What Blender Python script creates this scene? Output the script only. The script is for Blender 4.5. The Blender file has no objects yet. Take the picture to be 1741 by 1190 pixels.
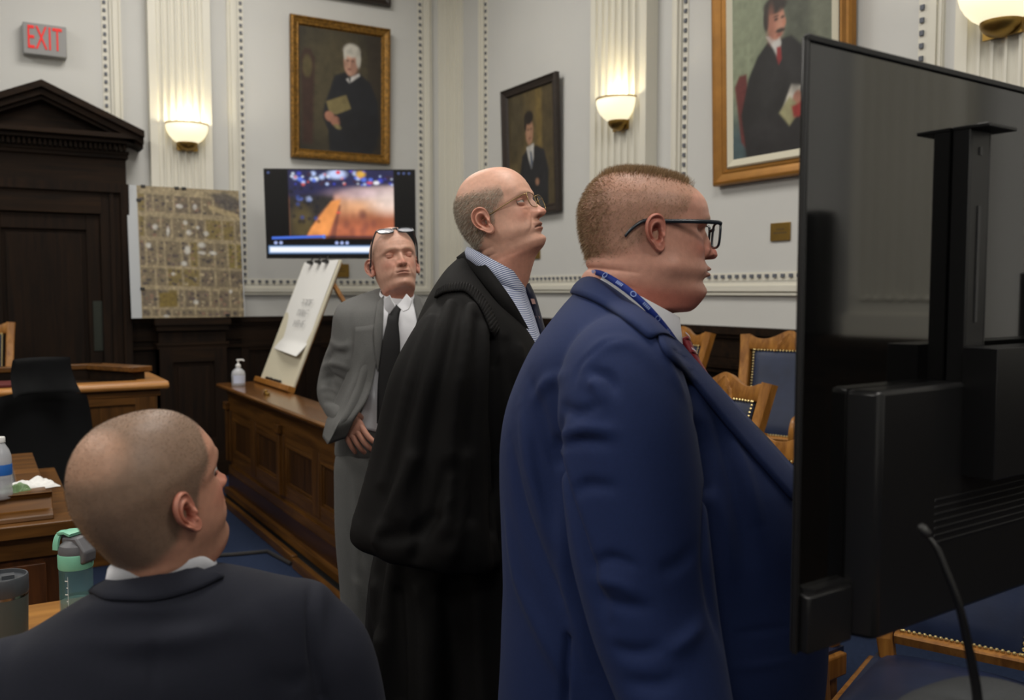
import bpy, bmesh, math, random
import numpy as np
from mathutils import Vector, Matrix, noise as mnoise
from mathutils.bvhtree import BVHTree

# ------------------------------------------------------------------ camera, light, exposure
FPX = 1550.0
PITCH = math.atan(100.0/FPX)
YAW = math.radians(30.55)
CAMZ = 1.55
sc = bpy.context.scene
C = sc.collection
cam_data = bpy.data.cameras.new('camera')
cam = bpy.data.objects.new('camera', cam_data); C.objects.link(cam)
cam_data.sensor_width = 36.0
cam_data.lens = FPX/1741.0*36.0
cam_data.clip_start = 0.05
cam.location = (0, 0, CAMZ)
cam.rotation_euler = (math.pi/2-PITCH, 0, -YAW)
cam_data.dof.use_dof = True
cam_data.dof.focus_distance = 1.95
cam_data.dof.aperture_fstop = 4.5
sc.camera = cam
sc.view_settings.view_transform = 'Standard'
sc.view_settings.look = 'None'
sc.view_settings.gamma = 1.0
sc.view_settings.exposure = 0.0
sc.view_settings.use_curve_mapping = False
w = bpy.data.worlds.new('world'); sc.world = w; w.use_nodes = True
w.node_tree.nodes['Background'].inputs[0].default_value = (0.8, 0.85, 1, 1)
w.node_tree.nodes['Background'].inputs[1].default_value = 0.05

ROOM_X0, ROOM_X1, ROOM_Y0, ROOM_Y1, ROOM_H = -4.5, 4.08, -4.5, 8.0, 5.0
def area_light(x, y, z, sx, sy, power, col=(1.0, 0.955, 0.885)):
    d = bpy.data.lights.new('ceiling_lamp', 'AREA'); d.shape = 'RECTANGLE'; d.size = sx; d.size_y = sy
    d.energy = power; d.color = col
    o = bpy.data.objects.new('ceiling_lamp', d); C.objects.link(o); o.location = (x, y, z)
    return o
for lx in (-2.6, 1.6):
    for ly in (-2.2, 1.9, 5.9):
        area_light(lx, ly, 4.93, 1.5, 1.5, 88.0)

# ------------------------------------------------------------------ camera-frame helpers (pixel -> world point)
Fv = np.array([math.sin(YAW)*math.cos(PITCH), math.cos(YAW)*math.cos(PITCH), -math.sin(PITCH)])
Rv = np.array([math.cos(YAW), -math.sin(YAW), 0.0])
Uv = np.cross(Rv, Fv)
CAM = np.array([0, 0, CAMZ])
def ray(px, py): return Fv + (px-870.5)/FPX*Rv - (py-595)/FPX*Uv
def at(px, py, D): return CAM + ray(px, py)*D
def on_y(px, py, y=8.0): r = ray(px, py); return CAM + r*(y/r[1])
def on_x(px, py, x=4.08): r = ray(px, py); return CAM + r*(x/r[0])
def on_z(px, py, z): r = ray(px, py); return CAM + r*((z-CAMZ)/r[2])
def pix(p):
    q = np.asarray(p, float)-CAM; d = q@Fv
    return 870.5+FPX*(q@Rv)/d, 595-FPX*(q@Uv)/d, d

# ------------------------------------------------------------------ mesh helpers
class MB:
    def __init__(s): s.v = []; s.f = []; s.m = []; s.n = 0; s.col = []
    def add(s, verts, faces, mi=0, col=None):
        verts = np.asarray(verts, float).reshape(-1, 3)
        s.v.append(verts); k = s.n
        s.f += [tuple(i+k for i in f) for f in faces]; s.m += [mi]*len(faces)
        s.n += len(verts)
        s.col.append(np.tile(np.array([1, 1, 1.]), (len(verts), 1)) if col is None else
                     (np.tile(np.asarray(col, float), (len(verts), 1)) if np.ndim(col) == 1 else np.asarray(col, float)))
        return s
    def V(s): return np.concatenate(s.v) if s.v else np.zeros((0, 3))
    def box(s, c, d, mi=0, rot=None, bev=0.0):
        x, y, z = [a/2 for a in d]
        v = np.array([(i, j, k) for i in (-x, x) for j in (-y, y) for k in (-z, z)])
        f = [(0, 1, 3, 2), (4, 6, 7, 5), (0, 4, 5, 1), (2, 3, 7, 6), (0, 2, 6, 4), (1, 5, 7, 3)]
        if rot is not None: v = v @ np.array(rot).T
        return s.add(v+np.array(c), f, mi)
    def span(s, a, b, mi=0):
        a = np.array(a, float); b = np.array(b, float)
        return s.box((a+b)/2, np.abs(b-a), mi)
    def grid(s, P, mi=0, closeu=False, closev=False, col=None, flip=False):
        P = np.asarray(P, float); n, m = P.shape[:2]; f = []
        for i in range(n if closeu else n-1):
            i2 = (i+1) % n
            for j in range(m if closev else m-1):
                j2 = (j+1) % m
                q = (i*m+j, i*m+j2, i2*m+j2, i2*m+j)
                f.append(q[::-1] if flip else q)
        return s.add(P.reshape(-1, 3), f, mi, None if col is None else np.asarray(col).reshape(-1, 3))
    def loft(s, rings, mi=0, cap=True, flip=False, col=None):
        R = np.asarray(rings, float); n, m = R.shape[:2]; k = s.n
        s.grid(R, mi, closev=True, flip=flip, col=col)
        if cap:
            a = tuple(range(k+m-1, k-1, -1)); b = tuple(range(k+(n-1)*m, k+n*m))
            if flip: a = a[::-1]; b = b[::-1]
            s.f += [a[::-1] if False else a, b]; s.m += [mi, mi]
        return s
    def tube(s, pts, r, n=10, mi=0, cap=True, sx=1.0):
        pts = np.asarray(pts, float); r = np.broadcast_to(np.asarray(r, float), (len(pts),))
        T = np.gradient(pts, axis=0); T /= np.linalg.norm(T, axis=1)[:, None]+1e-12
        u = np.cross(T[0], (0, 0, 1.0))
        if np.linalg.norm(u) < 1e-3: u = np.cross(T[0], (0, 1.0, 0))
        u /= np.linalg.norm(u); rings = []
        for i in range(len(pts)):
            u = u-T[i]*(u@T[i]); u /= np.linalg.norm(u); v = np.cross(T[i], u)
            a = np.linspace(0, 2*math.pi, n, endpoint=False)
            rings.append(pts[i]+r[i]*(np.cos(a)[:, None]*u*sx+np.sin(a)[:, None]*v))
        return s.loft(rings, mi, cap)
    def lathe(s, prof, c=(0, 0, 0), n=32, mi=0, axis='z', cap=False, a0=0, a1=2*math.pi):
        full = abs(a1-a0-2*math.pi) < 1e-6
        a = np.linspace(a0, a1, n, endpoint=not full)
        P = np.array([[(r*math.cos(t), r*math.sin(t), z) for t in a] for r, z in prof])
        if axis == 'x': P = P[..., [2, 0, 1]]
        if axis == 'y': P = P[..., [0, 2, 1]]*np.array([1, 1, 1])
        P = P+np.array(c)
        if full: return s.loft(P, mi, cap)
        return s.grid(P, mi)
    def prism(s, poly, ax, lo, hi, mi=0):
        """extrude a 2-D polygon along axis ax (0,1,2)"""
        o = [i for i in range(3) if i != ax]; n = len(poly); V = []
        for h in (lo, hi):
            for p in poly:
                q = [0, 0, 0]; q[o[0]], q[o[1]] = p; q[ax] = h; V.append(q)
        f = [(i, (i+1) % n, n+(i+1) % n, n+i) for i in range(n)]+[tuple(range(n))[::-1], tuple(range(n, 2*n))]
        return s.add(V, f, mi)
    def xform(s, M):
        M = np.array(M)
        s.v = [a @ M[:3, :3].T + M[:3, 3] for a in s.v]; return s

def new_mesh(name, mb, mats, smooth=False, angle=None):
    me = bpy.data.meshes.new(name)
    V = mb.V()
    me.from_pydata(V.tolist(), [], mb.f)
    for m in (mats if isinstance(mats, (list, tuple)) else [mats]): me.materials.append(m)
    me.polygons.foreach_set('material_index', mb.m)
    bm = bmesh.new(); bm.from_mesh(me); bmesh.ops.recalc_face_normals(bm, faces=bm.faces); bm.to_mesh(me); bm.free()
    if any(c.ndim == 2 and not np.allclose(c, 1) for c in mb.col):
        A = me.color_attributes.new('Col', 'FLOAT_COLOR', 'POINT')
        c = np.concatenate(mb.col); c = np.concatenate([c, np.ones((len(c), 1))], 1)
        A.data.foreach_set('color', c.ravel())
    if smooth: me.polygons.foreach_set('use_smooth', [True]*len(me.polygons))
    if angle is not None:
        me.set_sharp_from_angle(angle=math.radians(angle))
    me.update(); return me
def obj(name, mb, mats, parent=None, smooth=False, bevel=0.0, angle=None, **kw):
    if smooth and angle is None: angle = 180
    o = bpy.data.objects.new(name, new_mesh(name, mb, mats, smooth or bevel > 0, 30 if (bevel > 0 and not smooth) else (angle if smooth and angle < 180 else None)))
    C.objects.link(o)
    if parent is not None: o.parent = parent
    if bevel > 0:
        b = o.modifiers.new('bevel', 'BEVEL'); b.width = bevel; b.segments = 2; b.limit_method = 'ANGLE'; b.angle_limit = math.radians(40)
    for k, v in kw.items(): o[k] = v
    return o
def thing(name, label, cat, loc=(0, 0, 0), rotz=0.0, group=None):
    o = bpy.data.objects.new(name, None); C.objects.link(o); o.empty_display_size = 0.1
    o.location = [float(a) for a in loc]; o.rotation_euler = (0, 0, rotz); o['label'] = label; o['category'] = cat
    if group: o['group'] = group
    return o
def tag(o, label, cat, group=None):
    o['label'] = label; o['category'] = cat
    if group: o['group'] = group
    return o
def struct(name, mb, mats, **kw):
    o = obj(name, mb, mats, **kw); o['kind'] = 'structure'; return o
def copy_tree(o, parent=None):
    c = o.copy(); C.objects.link(c); c.parent = parent
    for ch in list(o.children): copy_tree(ch, c)
    return c
def text_mb(txt, size, depth=0.0, spacing=1.0):
    """lettering as mesh in local x (right) / y (up), centred"""
    cu = bpy.data.curves.new('lettering', 'FONT'); cu.body = txt; cu.size = size; cu.extrude = depth; cu.align_x = 'CENTER'; cu.align_y = 'CENTER'
    cu.space_character = spacing
    o = bpy.data.objects.new('lettering', cu); C.objects.link(o)
    dg = bpy.context.evaluated_depsgraph_get(); dg.update()
    me = bpy.data.meshes.new_from_object(o.evaluated_get(dg))
    mb = MB(); mb.add([tuple(v.co) for v in me.vertices], [tuple(p.vertices) for p in me.polygons])
    bpy.data.objects.remove(o); bpy.data.meshes.remove(me); bpy.data.curves.remove(cu)
    return mb
def frame_M(origin, xdir, ydir, zdir=None):
    x = np.array(xdir, float); x /= np.linalg.norm(x); y = np.array(ydir, float); y -= x*(x@y); y /= np.linalg.norm(y)
    z = np.cross(x, y) if zdir is None else zdir
    M = np.eye(4); M[:3, 0] = x; M[:3, 1] = y; M[:3, 2] = z; M[:3, 3] = origin; return M
def sstep(a, b, x):
    t = np.clip((x-a)/(b-a+1e-12), 0, 1); return t*t*(3-2*t)
def gs(x, s): return np.exp(-(x/s)**2)

# ------------------------------------------------------------------ materials
def srgb(r, g, b):
    def f(c):
        c /= 255.0
        return c/12.92 if c <= 0.04045 else ((c+0.055)/1.055)**2.4
    return (f(r), f(g), f(b), 1.0)
def lin(*c): return np.array(srgb(*c)[:3])
def mat(name, col, rough=0.6, metal=0.0, spec=0.5, bump=0.0, bscale=200.0, var=0.0, vscale=8.0, coat=0.0, sheen=0.0, emis=None, estr=0.0,
        trans=0.0, ior=1.5, alpha=1.0, sss=0.0, vcol=False, stretch=None):
    m = bpy.data.materials.new(name); m.use_nodes = True; nt = m.node_tree; N = nt.nodes; L = nt.links
    b = N['Principled BSDF']
    b.inputs['Base Color'].default_value = col; b.inputs['Roughness'].default_value = rough; b.inputs['Metallic'].default_value = metal
    b.inputs['Specular IOR Level'].default_value = spec; b.inputs['IOR'].default_value = ior
    b.inputs['Coat Weight'].default_value = coat; b.inputs['Coat Roughness'].default_value = 0.12
    b.inputs['Sheen Weight'].default_value = sheen; b.inputs['Sheen Roughness'].default_value = 0.5
    b.inputs['Transmission Weight'].default_value = trans; b.inputs['Alpha'].default_value = alpha
    if emis is not None: b.inputs['Emission Color'].default_value = emis; b.inputs['Emission Strength'].default_value = estr
    if sss > 0:
        b.inputs['Subsurface Weight'].default_value = sss; b.inputs['Subsurface Radius'].default_value = (1.0, 0.35, 0.2); b.inputs['Subsurface Scale'].default_value = 0.006
    tc = N.new('ShaderNodeTexCoord'); src = tc.outputs['Object']
    if stretch is not None:
        mp = N.new('ShaderNodeMapping'); mp.inputs['Scale'].default_value = stretch; L.new(src, mp.inputs[0]); src = mp.outputs[0]
    csock = None
    if vcol:
        a = N.new('ShaderNodeVertexColor'); a.layer_name = 'Col'; csock = a.outputs[0]
    if var > 0 or vcol:
        nz = N.new('ShaderNodeTexNoise'); nz.inputs['Scale'].default_value = vscale; nz.inputs['Detail'].default_value = 5; L.new(src, nz.inputs['Vector'])
        mr = N.new('ShaderNodeMapRange'); mr.inputs[1].default_value = 0.3; mr.inputs[2].default_value = 0.7; mr.inputs[3].default_value = 1-var; mr.inputs[4].default_value = 1+var
        L.new(nz.outputs[0], mr.inputs[0])
        mx = N.new('ShaderNodeVectorMath'); mx.operation = 'MULTIPLY'
        if csock is not None: L.new(csock, mx.inputs[0])
        else: mx.inputs[0].default_value = col[:3]
        L.new(mr.outputs[0], mx.inputs[1]); L.new(mx.outputs[0], b.inputs['Base Color'])
    if bump > 0:
        n2 = N.new('ShaderNodeTexNoise'); n2.inputs['Scale'].default_value = bscale; n2.inputs['Detail'].default_value = 3; L.new(src, n2.inputs['Vector'])
        bp = N.new('ShaderNodeBump'); bp.inputs['Strength'].default_value = bump; bp.inputs['Distance'].default_value = 0.002
        L.new(n2.outputs[0], bp.inputs['Height']); L.new(bp.outputs[0], b.inputs['Normal'])
    return m
def wood(name, c1, c2, axis=2, scale=3.0, rough=0.35, coat=0.25, bump=0.05):
    m = bpy.data.materials.new(name); m.use_nodes = True; nt = m.node_tree; N = nt.nodes; L = nt.links
    b = N['Principled BSDF']; b.inputs['Specular IOR Level'].default_value = 0.14 if coat == 0 else 0.28; b.inputs['Roughness'].default_value = rough; b.inputs['Coat Weight'].default_value = coat; b.inputs['Coat Roughness'].default_value = 0.2
    tc = N.new('ShaderNodeTexCoord'); mp = N.new('ShaderNodeMapping'); L.new(tc.outputs['Object'], mp.inputs[0])
    s = [scale*9, scale*9, scale*9]; s[axis] = scale*0.55; mp.inputs['Scale'].default_value = s
    nz = N.new('ShaderNodeTexNoise'); nz.inputs['Scale'].default_value = 1.0; nz.inputs['Detail'].default_value = 6; nz.inputs['Roughness'].default_value = 0.62; nz.inputs['Distortion'].default_value = 0.6
    L.new(mp.outputs[0], nz.inputs['Vector'])
    cr = N.new('ShaderNodeValToRGB'); cr.color_ramp.elements[0].position = 0.32; cr.color_ramp.elements[1].position = 0.68
    cr.color_ramp.elements[0].color = c1; cr.color_ramp.elements[1].color = c2
    L.new(nz.outputs[0], cr.inputs[0]); L.new(cr.outputs[0], b.inputs['Base Color'])
    bp = N.new('ShaderNodeBump'); bp.inputs['Strength'].default_value = bump; bp.inputs['Distance'].default_value = 0.003
    L.new(nz.outputs[0], bp.inputs['Height']); L.new(bp.outputs[0], b.inputs['Normal'])
    return m
M = {}
M['wall'] = mat('wall_paint', srgb(198, 198, 195), 0.75, var=0.03, vscale=1.2, bump=0.03, bscale=60)
M['cream'] = mat('cream_trim_paint', srgb(212, 209, 197), 0.55, var=0.02, vscale=2)
M['bead'] = mat('bead_gap_paint', srgb(92, 96, 106), 0.6)
M['ceil'] = mat('ceiling_paint', srgb(225, 223, 216), 0.8)
M['walnut_v'] = wood('dark_walnut', srgb(17, 11, 7), srgb(36, 23, 13), 2, 3, 0.62, 0.0)
M['walnut_h'] = wood('dark_walnut_rail', srgb(19, 12, 7), srgb(40, 26, 14), 0, 3, 0.6, 0.0)
M['box_v'] = wood('stained_oak_upright', srgb(58, 36, 13), srgb(102, 66, 27), 2, 3.0, 0.42, 0.06)
M['box_y'] = wood('stained_oak_rail', srgb(62, 38, 14), srgb(112, 74, 31), 1, 3.0, 0.38, 0.1)
M['box_x'] = wood('stained_oak_cross', srgb(66, 41, 15), srgb(116, 76, 33), 0, 3.0, 0.38, 0.1)
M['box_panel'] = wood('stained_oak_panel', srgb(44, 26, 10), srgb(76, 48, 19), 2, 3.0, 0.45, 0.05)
M['golden'] = wood('golden_oak', srgb(118, 74, 28), srgb(168, 115, 52), 2, 4.0, 0.42, 0.1)
M['carpet'] = mat('blue_carpet', srgb(36, 46, 68), 0.95, var=0.18, vscale=60, bump=0.5, bscale=400, spec=0.1)
M['leather'] = mat('navy_leather', srgb(27, 37, 62), 0.42, var=0.22, vscale=9, bump=0.12, bscale=120, spec=0.35)
M['brass'] = mat('aged_brass', srgb(150, 120, 62), 0.35, 0.9, var=0.12, vscale=20)
M['nail'] = mat('brass_nailhead', srgb(205, 185, 130), 0.28, 0.85)
M['black'] = mat('black_plastic', srgb(20, 20, 21), 0.42, bump=0.05, bscale=600)
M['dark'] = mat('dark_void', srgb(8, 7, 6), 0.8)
M['white'] = mat('white_paper', srgb(226, 226, 224), 0.8)
M['red'] = mat('dark_red_leather', srgb(92, 30, 30), 0.5)
# ------------------------------------------------------------------ the room
WH = 1.33            # top of the dark panelling
mb = MB(); mb.span((ROOM_X0, ROOM_Y0, -0.1), (ROOM_X1, ROOM_Y1, 0)); struct('floor', mb, M['carpet'])
mb = MB(); mb.span((ROOM_X0, ROOM_Y0, ROOM_H), (ROOM_X1, ROOM_Y1, ROOM_H+0.1)); struct('ceiling', mb, M['ceil'])
mb = MB(); mb.span((ROOM_X0-0.1, ROOM_Y1, 0), (ROOM_X1+0.1, ROOM_Y1+0.1, ROOM_H)); struct('wall_back', mb, M['wall'])
mb = MB(); mb.span((ROOM_X1, ROOM_Y0-0.1, 0), (ROOM_X1+0.1, ROOM_Y1, ROOM_H)); struct('wall_right', mb, M['wall'])
mb = MB(); mb.span((ROOM_X0-0.1, ROOM_Y0-0.1, 0), (ROOM_X0, ROOM_Y1, ROOM_H)); struct('wall_left', mb, M['wall'])
mb = MB(); mb.span((ROOM_X0, ROOM_Y0-0.1, 0), (ROOM_X1, ROOM_Y0, ROOM_H)); struct('wall_front', mb, M['wall'])

# wall-local builder: u along the wall, d out of the wall, z up
class Wall:
    def __init__(s, kind): s.k = kind
    def p(s, u, d, z): return (u, ROOM_Y1-d, z) if s.k == 'back' else (ROOM_X1-d, u, z)
    def box(s, mb, u0, u1, d0, d1, z0, z1, mi=0): mb.span(s.p(u0, d0, z0), s.p(u1, d1, z1), mi)
WB, WR = Wall('back'), Wall('right')
def u_back(px): return on_y(px, 495)[0]
def u_right(px): return on_x(px, 495)[1]

def panel_frame(name, W, u0, u1, z0, z1, sgn=1):
    """picture-frame moulding: raised cream band, inner fillet and a row of beads; u0,u1 = bead line"""
    mb = MB(); g = 0.035
    a, b = min(u0, u1), max(u0, u1)
    for (o, wd, dd) in ((g, 0.085, 0.018), (g+0.022, 0.035, 0.034), (g+0.068, 0.012, 0.026)):
        W.box(mb, a-o-wd, a-o, 0, dd, z0-o-wd, z1)
        W.box(mb, b+o, b+o+wd, 0, dd, z0-o-wd, z1)
        W.box(mb, a-o, b+o, 0, dd-0.0007, z0-o-wd, z0-o)
    W.box(mb, a-0.028, a+0.022, 0, 0.006, z0-0.028, z1, 0); W.box(mb, b-0.022, b+0.028, 0, 0.006, z0-0.028, z1, 0)
    W.box(mb, a+0.022, b-0.022, 0, 0.0055, z0-0.028, z0+0.022, 0)
    st = 0.062
    z = z0
    while z < z1:
        for u in (a, b): W.box(mb, u-0.0105, u+0.0105, 0.0, 0.017, z-0.012, z+0.012, 1)
        z += st
    u = a+st
    while u < b-0.02:
        W.box(mb, u-0.012, u+0.012, 0.0, 0.017, z0-0.0105, z0+0.0105, 1); u += st
    struct(name, mb, [M['cream'], M['bead']])
def pilaster(name, W, u0, u1, depth=0.10, zb=1.33, nfl=7, zf=1.53):
    mb = MB(); mg = 0.055; wd = u1-u0
    W.box(mb, u0-0.02, u1+0.02, 0, depth+0.015, zb, zb+0.11)
    # flute section profile
    pts = [(u0, 0), (u0, depth)]; fw = (wd-2*mg)/nfl; fl = []
    for i in range(nfl):
        c = u0+mg+fw*(i+0.5); r = fw*0.40; seg = []
        for k in range(9):
            t = math.pi*k/8; seg.append((c-r*math.cos(t), depth-r*0.95*math.sin(t)))
        pts += seg; fl.append((c, r))
    pts += [(u1, depth), (u1, 0)]
    lo = [W.p(u, d, zf) for u, d in pts]; hi = [W.p(u, d, ROOM_H) for u, d in pts]; n = len(pts)
    mb.add(lo+hi, [(i, (i+1) % n, n+(i+1) % n, n+i) for i in range(n)])
    W.box(mb, u0+0.0006, u1-0.0006, 0, depth-0.0006, zb+0.1, zf-0.034)
    W.box(mb, u0+0.001, u1-0.001, 0, depth*0.6, zf-0.04, zf-0.0006)
    for c, r in fl:                       # rounded bottom of each flute
        pr = []
        for a in range(7):
            t = math.pi*a/6
            pr.append([W.p(c-r*math.cos(t), depth-r*0.95*math.sin(t)*0.0-0.001, zf-0.0+0*a) for _ in (0,)][0])
    W.box(mb, u0, u0+mg*0.6, 0, depth, zf-0.035, zf); W.box(mb, u1-mg*0.6, u1, 0, depth, zf-0.035, zf)
    k = 0
    for c, r in fl:
        rows = []
        for a in np.linspace(0, math.pi/2, 6):
            rows.append([W.p(c-r*math.cos(t)*math.cos(a), depth-r*0.95*math.sin(t)*math.cos(a), zf-r*math.sin(a)*0.9) for t in np.linspace(0, math.pi, 9)])
        mb.grid(rows)
    # lands between flutes, under the section start
    edges = [u0+mg*0.5]+[c for c, r in fl]+[u1-mg*0.5]
    for i in range(len(fl)+1):
        l = u0+mg*0.5 if i == 0 else fl[i-1][0]+fl[i-1][1]
        r_ = u1-mg*0.5 if i == len(fl) else fl[i][0]-fl[i][1]
        W.box(mb, l, r_, depth-0.03, depth, zf-0.035, zf)
    struct(name, mb, M['cream'])

# moulded wall panels
panel_frame('trim_1', WB, -0.95, u_back(190), 1.60, 4.8)
panel_frame('trim_2', WB, u_back(417), u_back(716), on_y(560, 479)[2], 4.8)
panel_frame('trim_3', WR, u_right(828), u_right(1011), on_x(950, 473)[2], 4.8)
panel_frame('trim_4', WR, u_right(1162), u_right(1557), on_x(1250, 470)[2], 4.8)
# pilasters
pilaster('trim_5', WB, u_back(259), u_back(362))
pilaster('trim_6', WR, u_right(1114), u_right(1020))
pilaster('trim_7', WR, u_right(1632)-0.56, u_right(1632))
pilaster('trim_8', WR, -1.14, -0.60, depth=0.12)
mb = MB()
for a, b, d in ((0.0, 0.12, 0.035), (0.12, 0.18, 0.02), (0.0, 0.05, 0.07)):
    mb.span((ROOM_X1-b, ROOM_Y1-d, WH), (ROOM_X1-a, ROOM_Y1, ROOM_H)); mb.span((ROOM_X1-d, ROOM_Y1-b, WH), (ROOM_X1, ROOM_Y1-a, ROOM_H))
struct('trim_9', mb, M['cream'])

# dark panelling
def wainscot(name, W, u0, u1, centres, pw, base=0.2):
    mb = MB()
    W.box(mb, u0, u1, 0, 0.03, 0, WH-0.02)
    W.box(mb, u0, u1, 0, 0.055, 0, 0.19, 1); W.box(mb, u0, u1, 0, 0.07, 0, 0.14, 1)
    W.box(mb, u0, u1, 0, 0.052, WH-0.19, WH-0.02, 1)
    W.box(mb, u0, u1, 0, 0.085, WH-0.045, WH-0.0, 1); W.box(mb, u0, u1, 0, 0.068, WH-0.07, WH-0.04, 1); W.box(mb, u0, u1, 0, 0.06, WH-0.26, WH-0.235, 1)
    for c in centres:                     # raised stiles around sunk panels
        W.box(mb, c-pw/2-0.07, c-pw/2, 0, 0.05, 0.19, WH-0.19); W.box(mb, c+pw/2, c+pw/2+0.07, 0, 0.05, 0.19, WH-0.19)
        W.box(mb, c-pw/2, c+pw/2, 0, 0.0495, 0.19, 0.30, 1); W.box(mb, c-pw/2, c+pw/2, 0, 0.0495, WH-0.29, WH-0.19, 1)
        W.box(mb, c-pw/2+0.045, c+pw/2-0.045, 0, 0.042, 0.345, WH-0.335)
    struct(name, mb, [M['walnut_v'], M['walnut_h']])
wainscot('trim_10', WB, 1.10, ROOM_X1, [2.30, 2.94, 3.58], 0.50)
wainscot('trim_11', WR, ROOM_Y0, ROOM_Y1-0.07, [7.42, 6.66, 5.90, 4.4, 3.64, 2.88, 1.1, 0.3, -1.9, -2.7], 0.62)
def pedestal(name, W, u0, u1, dep):
    mb = MB()
    W.box(mb, u0, u1, 0, dep, 0, WH-0.10)
    W.box(mb, u0-0.015, u1+0.015, 0, dep+0.03, 0, 0.20, 1); W.box(mb, u0-0.03, u1+0.03, 0, dep+0.045, 0, 0.13, 1)
    W.box(mb, u0-0.035, u1+0.035, 0, dep+0.05, WH-0.055, WH+0.004, 1); W.box(mb, u0-0.02, u1+0.02, 0, dep+0.033, WH-0.10, WH-0.055, 1)
    W.box(mb, u0-0.012, u1+0.012, 0, dep+0.016, WH-0.25, WH-0.20, 1); W.box(mb, u0-0.02, u1+0.02, 0, dep+0.024, WH-0.22, WH-0.20, 1)
    c = (u0+u1)/2; h = (u1-u0)/2
    for s in (-1, 1): W.box(mb, c+s*h, c+s*(h-0.10), 0, dep+0.022, 0.2, WH-0.25)
    W.box(mb, c-h+0.1, c+h-0.1, 0, dep+0.021, 0.2, 0.32, 1); W.box(mb, c-h+0.1, c+h-0.1, 0, dep+0.021, WH-0.36, WH-0.25, 1)
    W.box(mb, c-h+0.14, c+h-0.14, 0, dep+0.012, 0.36, WH-0.40)
    struct(name, mb, [M['walnut_v'], M['walnut_h']])
pedestal('trim_12', WB, u_back(252)+0.04, u_back(385)-0.06, 0.20)
pedestal('trim_13', WR, u_right(1114)-0.05, u_right(1020)+0.05, 0.16)
pedestal('trim_14', WR, u_right(1632)-0.60, u_right(1632)+0.05, 0.16)
pedestal('trim_15', WR, -1.20, -0.54, 0.18)
mb = MB(); mb.span((ROOM_X0, ROOM_Y1-0.03, 0), (-0.25, ROOM_Y1, WH)); mb.span((ROOM_X0, ROOM_Y1-0.07, 0), (-0.25, ROOM_Y1, 0.16)); mb.span((ROOM_X0, ROOM_Y1-0.08, WH-0.04), (-0.25, ROOM_Y1, WH))
mb.span((ROOM_X0, ROOM_Y0, 0), (ROOM_X0+0.04, ROOM_Y1-0.08, WH)); mb.span((ROOM_X0+0.04, ROOM_Y0, 0), (ROOM_X1-0.1, ROOM_Y0+0.04, WH))
struct('trim_16', mb, M['walnut_v'])

# the door with its pediment
y1 = ROOM_Y1; cx = 0.49
droot = thing('door_1', 'dark walnut door under a triangular pediment', 'door'); droot['kind'] = 'structure'
del droot['label']; del droot['category']
mb = MB()
R0 = 1.085; L0 = 2*cx-R0
for s, e in ((1, R0), (-1, L0)):
    mb.span((e-s*0.20, y1-0.10, 0), (e, y1, 2.33)); mb.span((e-s*0.05, y1-0.13, 0), (e+s*0.012, y1-0.0, 2.33)); mb.span((e-s*0.13, y1-0.115, 0), (e-s*0.10, y1, 2.33))
mb.span((L0-0.012, y1-0.13, 2.33), (R0+0.012, y1, 2.40)); mb.span((L0+0.19, y1-0.105, 2.16), (R0-0.19, y1, 2.33), 1)
mb.span((L0, y1-0.10, 2.40), (R0, y1, 2.64), 1)
mb.span((L0-0.015, y1-0.125, 2.60), (R0+0.015, y1, 2.63), 1)
obj('door_casing', mb, [M['walnut_v'], M['walnut_h']], droot)
mb = MB()
mb.span((L0-0.02, y1-0.14, 2.63), (R0+0.02, y1, 2.655)); 
mb.span((L0-0.05, y1-0.22, 2.705), (R0+0.05, y1, 2.74))
mb.span((L0-0.085, y1-0.27, 2.74), (R0+0.085, y1, 2.775))
n = 34
for i in range(n):
    u = L0-0.0+(R0-L0)*(i+0.5)/n; mb.span((u-0.010, y1-0.185, 2.657), (u+0.010, y1-0.13, 2.703))
apex = (cx, 3.12); el = L0-0.13; er = R0+0.115; zb = 2.775
def slab(x0, z0, x1, z1, th, d0, d1):
    mb.prism([(x0, z0), (x1, z1), (x1, z1-th), (x0, z0-th)], 1, y1-d1, y1-d0)
for (off, th, dep) in ((0.0, 0.05, 0.30), (-0.05, 0.05, 0.26), (-0.10, 0.03, 0.22)):
    slab(er, zb+0.03+off, cx, apex[1]+off, th, 0, dep); slab(cx, apex[1]+off, el, zb+0.03+off, th, 0, dep)
mb.prism([(el+0.1, zb-0.03), (er-0.1, zb-0.03), (cx, apex[1]-0.10)], 1, y1-0.12, y1-0.02)
obj('pediment', mb, M['walnut_h'], droot)
dmid = cx
for a, b in ((L0+0.2, R0-0.2),):
    mb = MB(); mb.span((a, y1-0.05, 0.01), (b, y1-0.01, 2.155))
    for (s0, s1, z0, z1) in ((a, a+0.1, 0.01, 2.155), (b-0.1, b, 0.01, 2.155), (a+0.1, b-0.1, 0.01, 0.25), (a+0.1, b-0.1, 2.03, 2.155)):
        mb.span((s0, y1-0.075, z0), (s1, y1-0.05, z1))
    mb.span((a+0.13, y1-0.062, 0.28), (b-0.13, y1-0.05, 2.0))
    lf = obj('door_leaf', mb, M['walnut_v'], droot, bevel=0.004)
p0 = on_y(158, 512, y1-0.08); p1 = on_y(176, 596, y1-0.08)
mb = MB(); mb.span((p0[0], y1-0.081, p1[2]), (p1[0], y1-0.075, p0[2])); 
mb.span((p0[0]+0.012, y1-0.083, p1[2]+0.015), (p1[0]-0.012, y1-0.0815, p0[2]-0.015))
obj('push_plate', mb, mat('tarnished_plate', srgb(52, 56, 50), 0.45, 0.6), lf, bevel=0.001)
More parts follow.
